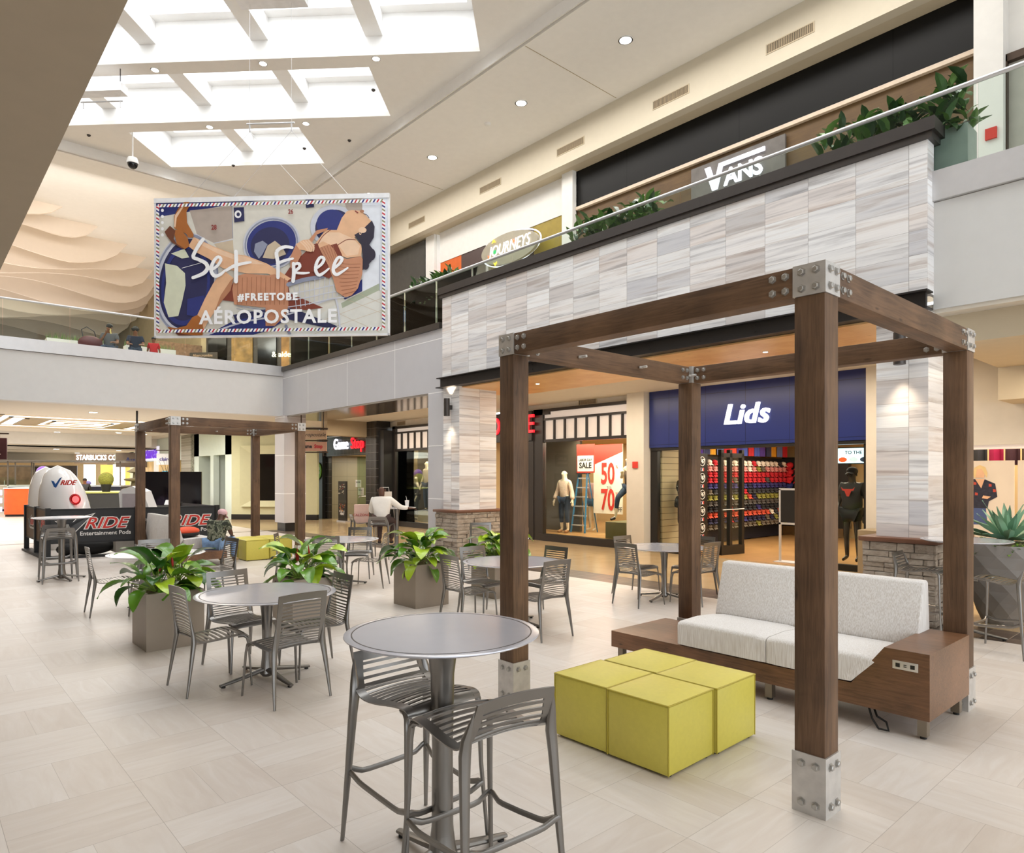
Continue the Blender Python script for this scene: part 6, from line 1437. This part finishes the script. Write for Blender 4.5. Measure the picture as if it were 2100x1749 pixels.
for k in range(9): stroke('knitd', [(1545+k*8, 620+k*34), (1620+k*4, 640+k*30), (1750-k*5, 640+k*28)], 5)
for k in range(5): stroke('knitd', [(1440+k*22, 505-k*6), (1500+k*16, 620)], 4)
# "Set Free" brush script
S_ = 'white'
stroke(S_, [(482, 446), (455, 480), (425, 530), (400, 590), (440, 610), (500, 640), (518, 680), (490, 720), (440, 745), (398, 760)], [30, 32, 30, 30, 28, 32, 34, 32, 28, 26])
stroke(S_, [(560, 690), (600, 660), (628, 610), (600, 590), (560, 640), (548, 700), (575, 745), (620, 735), (660, 700)], [22, 24, 26, 24, 28, 32, 30, 26, 18])
stroke(S_, [(750, 545), (752, 640), (750, 790)], [30, 32, 32]); stroke(S_, [(668, 700), (740, 660), (820, 640), (870, 632)], [22, 28, 24, 16])
stroke(S_, [(1205, 510), (1140, 505), (1080, 545), (1090, 640), (1090, 755)], [22, 28, 30, 30, 28]); stroke(S_, [(1085, 640), (1150, 615), (1210, 600)], [24, 24, 18])
stroke(S_, [(1215, 640), (1218, 720), (1212, 785)], [26, 30, 30]); stroke(S_, [(1215, 650), (1255, 640), (1265, 670), (1225, 710), (1290, 720), (1340, 715)], [22, 26, 26, 22, 22, 14])
stroke(S_, [(1400, 680), (1445, 640), (1460, 600), (1430, 590), (1400, 640), (1395, 700), (1420, 735), (1460, 715), (1500, 680)], [20, 24, 26, 24, 26, 28, 28, 22, 14])
stroke(S_, [(1540, 680), (1585, 640), (1605, 600), (1575, 590), (1545, 640), (1535, 700), (1560, 730), (1600, 710), (1650, 675)], [20, 24, 26, 24, 26, 28, 28, 22, 14])
# air-mail border
def border(x0, z0, x1, z1, n):
    L = math.hypot(x1-x0, z1-z0); d = ((x1-x0)/L, (z1-z0)/L); nn = (-d[1], d[0]); w = .030
    shape('white', [(x0+nn[0]*w, z0+nn[1]*w), (x1+nn[0]*w, z1+nn[1]*w), (x1-nn[0]*w, z1-nn[1]*w), (x0-nn[0]*w, z0-nn[1]*w)], raw=True)
    st = L/n
    for k in range(n):
        c = ('red', 'olive', 'flagblue')[k % 3]; a = k*st; b = a+st*.45; sk = .035
        P = lambda s, t: (x0+d[0]*s+nn[0]*t, z0+d[1]*s+nn[1]*t); shape(c, [P(a, -w), P(b, -w), P(b+sk, w), P(a+sk, w)], raw=True); lay[0] -= 1
    lay[0] += 1
bx0, bx1, bz0, bz1 = -BW/2+.10, BW/2-.10, .12, BH-.16
border(bx0, bz1, bx1, bz1, 62); border(bx0, bz0, bx1, bz0, 62); border(bx0, bz0, bx0, bz1, 34); border(bx1, bz0, bx1, bz1, 34)
for k in range(5): ell('white', 150, 215+k*50, 12, 13)
art.build('printed_face', pm, bn_, smooth=0)
MB().box(-BW/2+.03, BW/2-.03, -.018, .02, .03, BH-.08).build('backing', M_WFR, bn_, smooth=0)
M_PW = mat('print_lettering', 'F6F6F8', .5); yb = -.020-.00012*(lay[0]+4)
def btext(s_, x, y, size, **k):
    a, b = px2b(x, y); return text('lettering', s_, size, k.pop('m', M_PW), (a, yb-.002, b), '-Y', bn_, .001, **k)
btext('AÉROPOSTALE', 1010, 1083, .36, sx=1.02, space=1.13, bold=.010); btext('#FREETOBE', 1008, 918, .185, space=1.28, bold=.010)
btext('28', 573, 352, .13, m=mat('print_maroon', '8A2C2C', .5), sx=.8, bold=.004); btext('26', 1194, 218, .12, m=mat('print_maroon', '8A2C2C', .5), sx=.8, bold=.004)
# hoists and cables
def hoist(label, u, va, vb, zb, vc, vd, zbar):
    h = thing('ceiling_hoist', label, 'hoist'); M = Matrix(((1/sqrt(2), 1/sqrt(2), 0, 0), (-1/sqrt(2), 1/sqrt(2), 0, 0), (0, 0, 1, 0), (0, 0, 0, 1)))
    MB().box(va, vb, u-.14, u+.14, zb, zb+.20).xf(M).build('housing', M_WFR, h, smooth=0)
    MB().tube([(vc-.06, u, zbar), (vd+.06, u, zbar)], .018, 8).xf(M).build('spreader_bar', M_STEEL, h)
    for v in (vc, vd):
        MB().tube([(v, u, zbar), (v, u, zb)], .004, 5).xf(M).build('cable', M_STEEL, h)
        MB().tube([(v, u, zb+.2), (v, u, ZI)], .012, 5).xf(M).build('chain', M_CHAR, h)
        MB().tube([(v, u, zbar), (v, u, zbar-.15)], .016, 6).xf(M).build('hook', M_STEEL, h)
    return h, M
h1, Mh = hoist('white ceiling hoist with spreader bar from which the big banner hangs', 12.83, -6.0, -4.68, 10.90, -5.78, -4.96, 8.60)
for (v0, v1) in ((-5.78, -6.98), (-5.78, -4.62), (-4.96, -6.1), (-4.96, -3.86)):
    MB().tube([(v0, 12.83, 8.45), (v1, 12.83, 7.2)], .004, 5).xf(Mh).build('cable', M_STEEL, h1)
hoist('smaller white ceiling hoist with an empty bar, at the left under the skylights', 15.5, -11.6, -10.0, 10.82, -11.0, -10.1, 10.64)
# ================================================================ ceiling fittings
def downlight(label, x, y, z, r=.10, group='recessed ceiling lights', power=0, em=9):
    d = thing('ceiling_light', label, 'ceiling light', (x, y, z-.012), 0, group)
    MB().lathe([(r*1.18, .0), (r*1.22, .012), (r, .012), (r*.96, .0)], n=24, cap=False).build('trim_ring', M_WHITE, d)
    MB().lathe([(.001, .003), (r*.96, .003), (r*.96, .010), (.001, .010)], n=24).build('lens', mat('lit_lens', 'FFF6E6', .4, emit=em, var=0), d)
    return d
gl = 'recessed ceiling lights'
for i, (x, y) in enumerate(((11.42, 9.18), (11.42, 12.45), (11.45, 16.29), (11.42, 5.9), (11.42, 2.6), (11.42, 19.8))): downlight('round recessed light in the strip of ceiling over the gallery, one of a row', x, y, ZC, .13)
for (x, y) in ((4.44, 17.6), (6.24, 15.66), (8.10, 13.75), (6.28, 19.48), (8.17, 17.55)): downlight('small round light in the ceiling band between the skylights', x, y, ZI, .085, 'lights between the skylights')
for (x, y) in ((4.44, 24.6), (1.9, 35.8), (2.6, 35.2), (7.4, 35.4), (8.6, 36), (5.2, 36.6)): downlight('small round light in the low ceiling beyond the bridge', x, y, 3.82, .12, 'lights in the low ceiling')
for (x, y) in ((6, 42.5), (9, 43), (4, 48), (8, 49), (2, 44), (5.5, 55)): downlight('small round light in the far concourse ceiling', x, y, 3.25, .14, 'lights in the far ceiling')
for (x, y) in ((10.3, 10.7), (10.4, 5.5)): downlight('tiny light in the pine soffit', x, y, 3.84, .04, 'lights in the pine soffit')
cm = thing('dome_camera', 'black and white dome security camera hanging on a stem from the ceiling', 'camera', (4.83, 21.6, ZI-.5)); cm.location = (4.80, 21.3, 10.62)
MB().lathe([(.02, .12), (.02, .9), (.09, .9), (.09, .88)], n=12).build('stem', M_WHITE, cm); MB().lathe([(.02, .14), (.12, .1), (.15, .0), (.15, -.06)], n=20).build('housing', M_WHITE, cm); MB().sphere((0, 0, -.06), (.135, .135, .15), 16, 10).build('dome', mat('black_dome', '15161A', .1), cm)
tag(MB().lathe([(.09, 0), (.09, -.03), (.05, -.06), (.02, -.06)], n=16, c=(11.43, 13.76, ZC)).build('smoke_detector', M_WHITE), 'smoke detector on the ceiling strip over the gallery', 'detector')
for i, (x, y) in enumerate(((8.7, 14.9), (8.75, 18.9), (9.5, 17.6), (3.9, 22.2), (7.6, 21.4))):
    tag(MB().lathe([(.05, 0), (.05, -.02), (.02, -.05), (.01, -.05)], n=12, c=(x, y, ZI)).build('sprinkler', M_CHAR), 'tiny dark ceiling sprinkler near the skylights', 'sprinkler', 'ceiling sprinklers')
for y, l in ((19.5, 'farthest, next to the banner'), (15.6, 'second from the banner'), (12.33, 'third from the banner'), (9.2, 'fourth from the banner'), (6.4, 'nearest, at the top edge')):
    v = vent('long slatted vent on the upper bulkhead, '+l, y, 10.46, 13.06, .95, .17)
def sconce(label, y, z):
    s_ = thing('wall_sconce', label, 'wall light', (9.4, y, z), 0, 'cylinder wall lights on the tiled piers'); MB().lathe([(.065, -.2), (.07, -.2), (.07, .2), (.065, .2)], c=(-.13, 0, 0), n=24).build('cylinder', M_CHAR, s_); MB().box(-.09, 0, -.04, .04, -.05, .05).build('bracket', M_CHAR, s_, smooth=0)
    MB().lathe([(.001, -.19), (.06, -.19), (.06, -.185), (.001, -.185)], c=(-.13, 0, 0), n=16).lathe([(.001, .185), (.06, .185), (.06, .19), (.001, .19)], c=(-.13, 0, 0), n=16).build('lens', mat('lit_lens', 'FFF6E6', .4, emit=4, var=0), s_)
    spot_light('sconce_beam', (9.27, y, z-.22), 22, (1, .82, .6), (0, .22, 0), 1.5, .8); spot_light('sconce_beam', (9.27, y, z+.22), 14, (1, .82, .6), (pi, .22, 0), 1.5, .8)
sconce('charcoal cylinder wall light on the left tiled pier', 12.62, 3.40); sconce('charcoal cylinder wall light on the right tiled pier, half hidden by a pergola beam', 3.13, 3.42)

# ================================================================ V-Ride booth
vr_ = thing('ride_booth_fence', 'black fence panels with V-RIDE Entertainment Pods logos round the ride booth', 'fence')
A, B, C_ = V(2.38, 17.98, 0), V(5.77, 17.37, 0), V(2.29, 20.6, 0); D_ = B+(C_-A)
M_FB = mat('black_fence_panel', '2B2B2D', .55, var=.03); M_FP = mat('black_fence_post', '141313', .5); M_LRED = mat('logo_red', 'D8352B', .5); M_LGR = mat('logo_grey', '4E4F52', .5); M_BRP = mat('brown_back_panel', '6A5038', .6)
def fpanel(P, Q, m, logo=None):
    d = (Q-P); L = d.length; a = atan2(d.y, d.x); R_ = Matrix.Translation(P) @ Matrix.Rotation(a, 4, 'Z')
    o = MB().box(.04, L-.04, -.012, .012, .36, 1.06).xf(R_).build('panel', m, vr_, smooth=0)
    MB().box(0, L, -.02, .02, 1.06, 1.10).box(0, L, -.02, .02, .33, .36).box(0, L, -.10, .10, 0, .05).xf(R_).build('rail', M_FP, vr_, smooth=0)
    return a, L, R_
def fpost(P): MB().box(P.x-.05, P.x+.05, P.y-.05, P.y+.05, 0, 1.12).build('post', M_FP, vr_, smooth=0)
def vlogo(R_, cx, cz, s, parent=vr_):
    def lz(pts, m, y): MB().prism([(cx+x*s, y, cz+z*s) for x, z in pts], (0, .003, 0)).xf(R_).build('logo_shape', m, parent, smooth=0)
    W_ = M_WHITEP
    v1 = [(-.62, .18), (-.42, .16), (-.30, -.05), (-.05, .22), (.22, .36), (-.2, -.26), (-.32, -.26), (-.40, -.04), (-.62, .18)][:-1]
    lz([(-1.0, .13), (-.83, .10), (-.70, -.10), (-.46, .20), (.02, .34), (-.56, -.30), (-.62, -.24), (-.80, -.06)], W_, -.018); lz([(-.97, .11), (-.84, .085), (-.70, -.13), (-.45, .18), (-.05, .30), (-.56, -.27), (-.63, -.20), (-.80, -.03)], M_LGR, -.022)
    a = atan2(R_[1][0], R_[0][0])
    for (mm_, off, yy, bo) in ((W_, 0, -.020, .022), (M_LRED, 0, -.026, .004)):
        p = R_ @ V(cx+.26*s, yy, cz+.02*s); text('logo_text', 'RIDE', .46*s, mm_, p, parent=parent, ext=.001, shear=.35, bold=bo, rotz=a, sx=1.12)
    p = R_ @ V(cx+.28*s, -.022, cz-.27*s); text('logo_text', 'Entertainment Pods', .165*s, W_, p, parent=parent, ext=.001, bold=.002, rotz=a)
m1 = A+(B-A)*.5
for (P, Q) in ((A, m1), (m1, B)):
    a, L, R_ = fpanel(P, Q, M_FB); vlogo(R_, L*.60-.15, .74, .76)
m2 = A+(C_-A)*.5
for (P, Q) in ((C_, m2), (m2, A)):
    a, L, R_ = fpanel(P, Q, M_BRP); vlogo(R_, L*.62, .74, .5)
fpanel(B, D_, M_FB)
for P in (A, m1, B, m2, C_, D_): fpost(P)
# egg-shaped pods
M_PODW = mat('glossy_white_shell', 'F2EFEC', .12, coat=.6, var=.01)
def pod(label, x, y, h, r, rz, logo):
    p = thing('ride_pod', label, 'ride pod', (x, y, 0), rz, 'white egg-shaped ride pods'); prof = []
    for k in range(17):
        t = k/16; prof.append((max(.002, r*sqrt(max(0, 1-(max(0, t-.28)/.72)**2.3))*(.80+.2*min(1, t/.28))), h*t))
    m = MB().lathe(prof, n=32); m.v = [(a-.28*(c/h)**1.6*r*1.5, b*.8, c) for a, b, c in m.v]; m.build('shell', M_PODW, p, smooth=80)
    if logo:
        L_ = MB().sphere((.62*r, -.52*r, 1.25), (.10, .05, .10), 16, 10).build('red_lamp', mat('red_lamp', 'F23A3A', .3, emit=2.0, var=0), p); MB().lathe([(.12, 0), (.14, .02), (.12, .04), (.10, .02)], n=24).xf(Matrix.Translation((.60*r, -.53*r, 1.25)) @ Matrix.Rotation(pi/2, 4, 'X')).build('lamp_ring', mat('red_ring', 'B01E22', .4), p)
        b_ = M_BLUE2 = mat('logo_blue', '2A5A9A', .5)
        MB().prism([(-.12, -.83*r, 1.72), (-.06, -.83*r, 1.70), (-.02, -.83*r, 1.62), (.08, -.83*r, 1.77), (.13, -.83*r, 1.80), (-.01, -.83*r, 1.54), (-.05, -.83*r, 1.56)], (0, .02, 0)).build('logo_mark', b_, p, smooth=0)
        text('logo_text', 'RIDE', .17, M_LRED, (.26, -.80*r, 1.66), '-Y', p, .01, shear=.4, bold=.003)
    return p
pod('white egg-shaped ride pod with a red lamp and V-RIDE logo', 3.12, 20.35, 2.10, .60, radians(-38), True)
pod('plain white egg-shaped ride pod behind the one with the logo', 3.05, 21.75, 2.08, .58, radians(-38), False)
pc_ = thing('ride_console', 'tilted white console screen between the white pods and the pergola post', 'console', (4.35, 18.8, 0), radians(-35))
MB().prism([(-.28, -.2, .2), (-.36, -.2, 1.42), (-.30, -.2, 1.50), (-.05, -.2, 1.58), (.2, -.2, 1.45), (.45, -.2, .75), (.4, -.2, .2)], (0, .5, 0)).build('housing', M_PODW, pc_, smooth=0)
MB().box(-.27, .12, -.215, -.2, .85, 1.4).build('screen', mat('pale_grey_screen', 'BDB2B4', .15), pc_, smooth=0)
tag(MB().box(3.7, 4.6, 17.95, 18.6, .05, .42).build('equipment_box', mat('beige_case', 'CFC8BC', .6), smooth=0), 'beige equipment case under the ride booth fence', 'case')
tag(MB().sphere((3.3, 18.4, .2), (.5, .3, .2), 12, 8).sphere((2.9, 18.5, .15), (.3, .3, .15), 12, 8).build('black_cover', M_RUB), 'crumpled black cover lying inside the booth fence', 'cover')
tv = thing('television', 'large black screen on a stand inside the ride booth, left of the dark doorway', 'television', (5.75, 20.9, .0), radians(-30)); MB().box(-.75, .75, -.04, .04, 1.0, 1.95).build('screen', mat('tv_black', '120F14', .15), tv, smooth=0); MB().box(-.1, .1, -.05, .05, 0, 1.0).box(-.4, .4, -.25, .25, 0, .04).build('stand', M_BLACK, tv, smooth=0); MB().box(-.79, -.76, -.05, .03, .95, 1.98).build('blue_edge', mat('blue_light_edge', '2A3AD8', .4, emit=.8), tv, smooth=0)
tb = thing('tablet_stand', 'white tablet on an angled stand beside the near post of the far pergola', 'tablet', (4.95, 18.3, 0), radians(-30)); MB().box(-.13, .13, 0, .02, 0, .18).xf(Matrix.Translation((0, 0, 1.12)) @ Matrix.Rotation(-.9, 4, 'X')).build('tablet', M_PODW, tb, smooth=0); MB().tube([(0, .05, .9), (0, .05, 1.15)], .02, 8).build('stem', M_PODW, tb); MB().box(-.25, .25, -.15, .2, 0, .9).build('counter', M_FP, tb, smooth=0)
# orange and black bag on the far sofa
bg_ = thing('duffel_bag', 'orange and black bag lying on the far sofa cushions', 'bag', (4.52, 15.45, .525), radians(20)); MB().sphere((0, 0, .13), (.27, .20, .10), 16, 10).build('orange_top', mat('orange_nylon', 'E8552E', .6), bg_); MB().sphere((0, 0, .075), (.28, .21, .075), 16, 10).build('black_bottom', M_RUB, bg_)
MB().tube([(.2, .1, .1), (.3, .16, .02), (.36, .2, -.12), (.37, .22, -.28)], .012, 6).build('strap', M_RUB, bg_)
# paper bags and cup at the man's table
pb = thing('paper_bag', 'pink paper shopping bag standing on the bar stool left of the man in white', 'bag', (7.98, 14.2, .745), radians(-35)); MB().box(-.16, .16, -.1, .1, .0, .42).build('body', mat('pink_paper', 'E3BFB0', .8), pb, smooth=0); text('writing', 'CALZONE', .08, mat('ink_red', 'B5202A', .6), (0, -.103, .18), '-Y', pb, .001)
pb = thing('paper_bag', 'pale takeaway bag with a red round logo just left of the man in white', 'bag', (8.35, 13.75, 1.107), radians(-30)); MB().box(-.14, .14, -.08, .08, 0, .36).build('body', mat('pale_paper', 'E0D2C0', .8), pb, smooth=0); MB().lathe([(.001, 0), (.06, 0), (.06, .004), (.001, .004)], n=20).xf(Matrix.Translation((.02, -.082, .15)) @ Matrix.Rotation(pi/2, 4, 'X')).build('logo_disc', mat('logo_disc_red', 'C4282A', .5), pb); MB().tube([(-.08, 0, .36), (-.07, 0, .46), (.07, 0, .46), (.08, 0, .36)], .005, 6).build('handle', M_WHITEP, pb)
cp = thing('drink_cup', 'white cup with lid and straw on the table beside the man in white', 'cup', (8.72, 13.42, 1.107)); MB().lathe([(.035, 0), (.048, .14), (.051, .145), (.051, .155), (.03, .16)], n=20).build('cup', M_WHITEP, cp); MB().tube([(0, 0, .15), (-.03, 0, .26)], .004, 6).build('straw', M_WHITEP, cp)
# ================================================================ distant kiosks, signs and shops of the lower concourse
def board(label, x, y, z, w_, h, col, txt=None, tcol='F4F0EA', ts=.3, em=0, rz=0, d=.06, **k):
    s_ = thing('shop_sign', label, 'sign', (x, y, z), rz); MB().box(-w_/2, w_/2, 0, d, -h/2, h/2).build('board', mat('board_'+col, col, .5, emit=em*.5), s_, smooth=0)
    if txt: text('writing', txt, ts, mat('letters_%s_%d' % (tcol, int(em*10)), tcol, .5, emit=em, var=0), (0, -.01, 0), '-Y', s_, .01, **k)
    return s_
RZ = -radians(36)   # boards that look back down the hall
hb = board('dark maroon hanging sign with cream capitals at the left edge, in the far hall', 1.55, 24.8, 2.62, 1.5, .62, '45191B', 'HELZBERG\nDIAMONDS.', 'E8DCC8', .21, 0, -radians(20), space=1.1)
MB().box(-.8, .8, -.0, .05, .42, .46).box(.55, .58, .01, .04, .3, .44).build('bar', M_BRW, hb, smooth=0)
board('distant lit coffee shop sign in white capitals', 9.55, 50.2, 3.0, 3.1, .75, '6A5644', 'STARBUCKS COFFEE', 'FFFFFF', .45, 1.2, -radians(25), sx=.7, bold=.01)
board('distant brown and white pretzel shop sign', 10.2, 42.2, 2.72, 3.0, .8, '7A6A58', "Auntie Anne's", '2A3A7A', .36, 0, -radians(20), bold=.006)
cs = thing('shop_sign', "purple claire's lettering on a lit lilac panel, right side of the far concourse", 'sign', (10.16, 41.0, 3.02)); MB().box(0, .05, -1.4, 1.4, -.35, .4).build('board', mat('lilac_panel', 'E6E2F2', .5, emit=.3), cs, smooth=0); text('letters', "claire's", .85, mat('purple_letters', '5A2AA8', .4, emit=.5), (-.02, 0, .05), '-X', cs, .03, bold=.02)
cs = board("hanging white sign with purple claire's writing, beside the brick pier", 9.75, 36.6, 2.66, .95, .55, 'F2F2F6', "claire's", '4A3A9A', .24, 0, RZ, bold=.003); MB().box(-.5, .5, 0, .05, .42, .46).build('bar', M_BRW, cs, smooth=0)
for i, (x, y, c, h) in enumerate(((10.18, 37.5, 'C7492F', 1.0), (10.18, 38.6, '3FA6C4', 1.0), (10.18, 40.2, 'E8E2D8', 1.6))):
    tag(MB().box(x, x+.05, y-.4, y+.4, 1.1, 1.1+h).build('shop_poster', mat('poster_c%d' % i, c, .5, emit=.2), smooth=0), ['red poster in the lilac-signed shop front', 'light blue poster in the lilac-signed shop front', 'pale lit poster in the lilac-signed shop front'][i], 'poster')
def kiosk(label, x, y, w_, d, h, col, top, rz=0, glass=0, roof=None):
    roof = roof and roof-.35
    k = thing('kiosk', label, 'kiosk', (x, y, 0), rz); MB().box(-w_/2, w_/2, -d/2, d/2, .1, h).build('counter', mat('kiosk_'+col, col, .5), k, smooth=0); MB().box(-w_/2-.03, w_/2+.03, -d/2-.03, d/2+.03, h, h+.05).build('top', mat('kiosk_'+top, top, .4), k, smooth=0); MB().box(-w_/2+.03, w_/2-.03, -d/2+.03, d/2-.03, 0, .1).build('plinth', M_RUB, k, smooth=0)
    if glass: MB().box(-w_/2, w_/2, -d/2, -d/2+.02, h+.05, h+glass).build('glass', M_GLASS, k, smooth=0)
    if roof:
        MB().box(-w_/2-.3, w_/2+.3, -d/2-.2, d/2+.2, roof, roof+.07).build('canopy', mat('kiosk_canopy', '6A6258', .5), k, smooth=0)
        for (a_, b_) in ((-w_/2, -d/2), (w_/2, -d/2), (-w_/2, d/2), (w_/2, d/2)): MB().box(a_-.025, a_+.025, b_-.025, b_+.025, h, roof).build('post', mat('kiosk_canopy', '6A6258', .5), k, smooth=0)
    return k
k1 = kiosk('wood-fronted bakery kiosk at the far left with CARLO lettering', 4.0, 51.8, 4.2, 3, 1.05, 'A8845E', 'D8D0C4', -radians(33), .7, 2.75); text('writing', 'CARLO', .5, mat('sign_dark_brown', '4A3426', .5), (.6, -1.52, .6), '-Y', k1, .01, sx=.9)
kiosk('orange and white kiosk just left of the ride booth', 4.6, 38.6, 1.5, 2.2, 1.25, 'E4652A', 'EDEAE4', -radians(30), .4)
for z in (.35, .75, 1.1): tag(MB().box(-.9, -.78, -1.14, -1.11, z-.12, z+.1).build('light_strip', mat('violet_light', 'B9A8FF', .4, emit=1.5), smooth=0, loc=(4.55, 38.5, 0), rotz=-radians(30)), 'violet light strip on the corner of the orange kiosk', 'light', 'violet lights on the orange kiosk')
k3 = kiosk('dark planted kiosk with a stone fountain and a yellow-green counter, behind the booth', 7.2, 31.5, 4.6, 2.4, 1.15, '2A2A28', 'A8A85A', -radians(25), 0, None)
kiosk('long dark kiosk with glass cases in the middle of the concourse', 6.6, 41.0, 5, 2.4, 1.3, '24283A', 'D8E0E4', -radians(30), .35, 2.9)
kiosk('pale kiosk with shelves far down the left side of the concourse', 3.6, 45.5, 3, 2, 1.3, 'CFC2AE', 'E8E2D6', -radians(30), .5, 2.9)
ft = thing('fountain', 'tiered brown stone fountain standing on the planted kiosk', 'fountain', (7.15, 31.2, 1.2)); MB().lathe([(.45, 0), (.5, .12), (.2, .16), (.16, .4), (.42, .45), (.45, .52), (.12, .55), (.1, .75), (.36, .80), (.05, .98), (.001, 1.0)], n=20).build('bowls', mat('brown_stone', '6E6248', .8), ft)
tp_ = thing('topiary_ball', 'round yellow-green topiary ball in a dark pot on the planted kiosk', 'plant', (6.1, 31.3, 1.2)); MB().lathe([(.14, 0), (.2, .3), (.001, .3)], n=12).build('pot', M_RUB, tp_); MB().sphere((0, 0, .5), .28, 16, 12).build('ball', mat('topiary_green', '7E7E2E', .9, var=.4, nscale=30, bump=1), tp_)
tw = MB(); random.seed(6)
tg = thing('twig_bundle', 'bundle of tall dark twigs rising from the planted kiosk', 'plant', (8.5, 31.4, 1.2))
for i in range(9): a = random.uniform(-.35, .35); b = random.uniform(-.2, .2); tw.tube([(0, 0, 0), (a*.4, b*.4, .6), (a*1.2, b, 1.3)], [.014, .010, .004], 5)
tw.build('twigs', mat('dark_twig', '4A3A2C', .9), tg)
rb = MB().sphere((0, 0, 0), .26, 16, 12).build('balloon', mat('purple_balloon', '6A2AA0', .25)); rb.location = (4.35, 34.0, 1.98); tag(rb, 'purple ball poking up behind the white ride pods', 'ball')
for i in range(5):
    random.seed(40+i); x = 4.9+i*.62; o = MB().sphere((0, 0, .12), (.17, .17, .12), 12, 8).build('display_hat', mat('hat_%d' % (i % 3), ['8E86C8', 'BFD8CC', 'E4DCD6'][i % 3], .7)); o.location = (x, 39.9-i*.36, 1.36); tag(o, 'pale rounded item displayed on top of the glass-cased kiosk', 'goods', 'items on the glass-cased kiosk')
for i in range(6): tag(MB().box(-.5, .5, 0, .1, 0, 2.6).build('lit_shopfront_panel', mat('lit_front_%d' % (i % 3), ['D9BE8A', 'B08A50', 'E8DCC8'][i % 3], .5, emit=.3, var=.3), smooth=0, loc=(-4+i*2.3, 62.5-i*.3, 0)), 'glowing panel of a far shopfront at the end of the concourse', 'shopfront', 'far glowing shopfront panels')
for i, (x, y, w_, c, e) in enumerate(((8.2, 46.5, .6, 'F6F6F2', 1.0), (9.3, 44.4, .6, 'F6F6F2', 1.0), (7.3, 52, 2.4, '4A4038', 0), (9.6, 46.2, 1.8, 'C9A24E', .5), (2.0, 58, 5, 'E0C48A', .4), (5.5, 57, 3, '6A5A46', 0))):
    tag(MB().box(-w_/2, w_/2, 0, .1, 0, 2.5).build('shop_window_panel', mat('spanel_%d' % i, c, .4, emit=e, var=.35, nscale=2), smooth=0, loc=(x, y, 0), rotz=-radians(25)), ['white glowing panel under the pretzel sign', 'second white glowing panel near the pretzel sign', 'dark menu wall of the distant coffee shop', 'golden shop window beyond the twigs', 'wide golden shopfront at the far left end', 'brown shopfront beyond the bakery kiosk'][i], 'shopfront')
tag(MB().tube([(5.34, 23.17, 3.0), (5.34, 23.17, 3.82)], .03, 8).build('drop_pole', M_BLACK), 'thin black pole dropping from the low ceiling behind the far pergola', 'pole')
# grass planters and bench on the bridge
M_GRS = leafmats('grass_blade', ['6F8A44', '4E6A30'], .7)
def grassbox(label, x0, x1, y, seed):
    g = thing('grass_planter', label, 'planter', ((x0+x1)/2, y, 5.3), 0, 'white planters with grass on the bridge'); h = (x1-x0)/2; MB().box(-h, h, -.2, .2, 0, .78).build('box', M_WHITE, g, smooth=0); random.seed(seed); m = MB()
    for i in range(int(160*h)):
        x, y_ = random.uniform(-h, h), random.uniform(-.16, .16); L = random.uniform(.14, .26); a = random.uniform(-.04, .04); m.add([(x-.008, y_, .78), (x+.008, y_, .78), (x+a, y_+a, .78+L)], [(0, 1, 2)], random.choice((0, 1)))
    m.build('grass', M_GRS, g, smooth=0); return g
grassbox('white planter box with short grass left of the seated women on the bridge', 3.3, 4.9, 25.3, 1); grassbox('white planter box with short grass right of the seated women on the bridge', 5.4, 6.9, 25.0, 2)
tag(MB().box(4.3, 6.3, 24.35, 24.9, 5.3, 5.72).build('bench', M_WHITE, smooth=0), 'low white bench under the women on the bridge', 'bench')
sb = thing('shoulder_bag', 'dark red leather bag with a looped strap on the bridge bench', 'bag', (4.35, 24.5, 5.72)); MB().sphere((0, 0, .22), (.34, .16, .24), 14, 10).build('body', mat('dark_red_leather', '5A2226', .5), sb); MB().tube([(-.2, 0, .4), (-.24, 0, .62), (-.1, 0, .72), (.1, 0, .6), (.16, 0, .4)], .015, 6).build('strap', mat('strap_black', '2A2224', .6), sb)
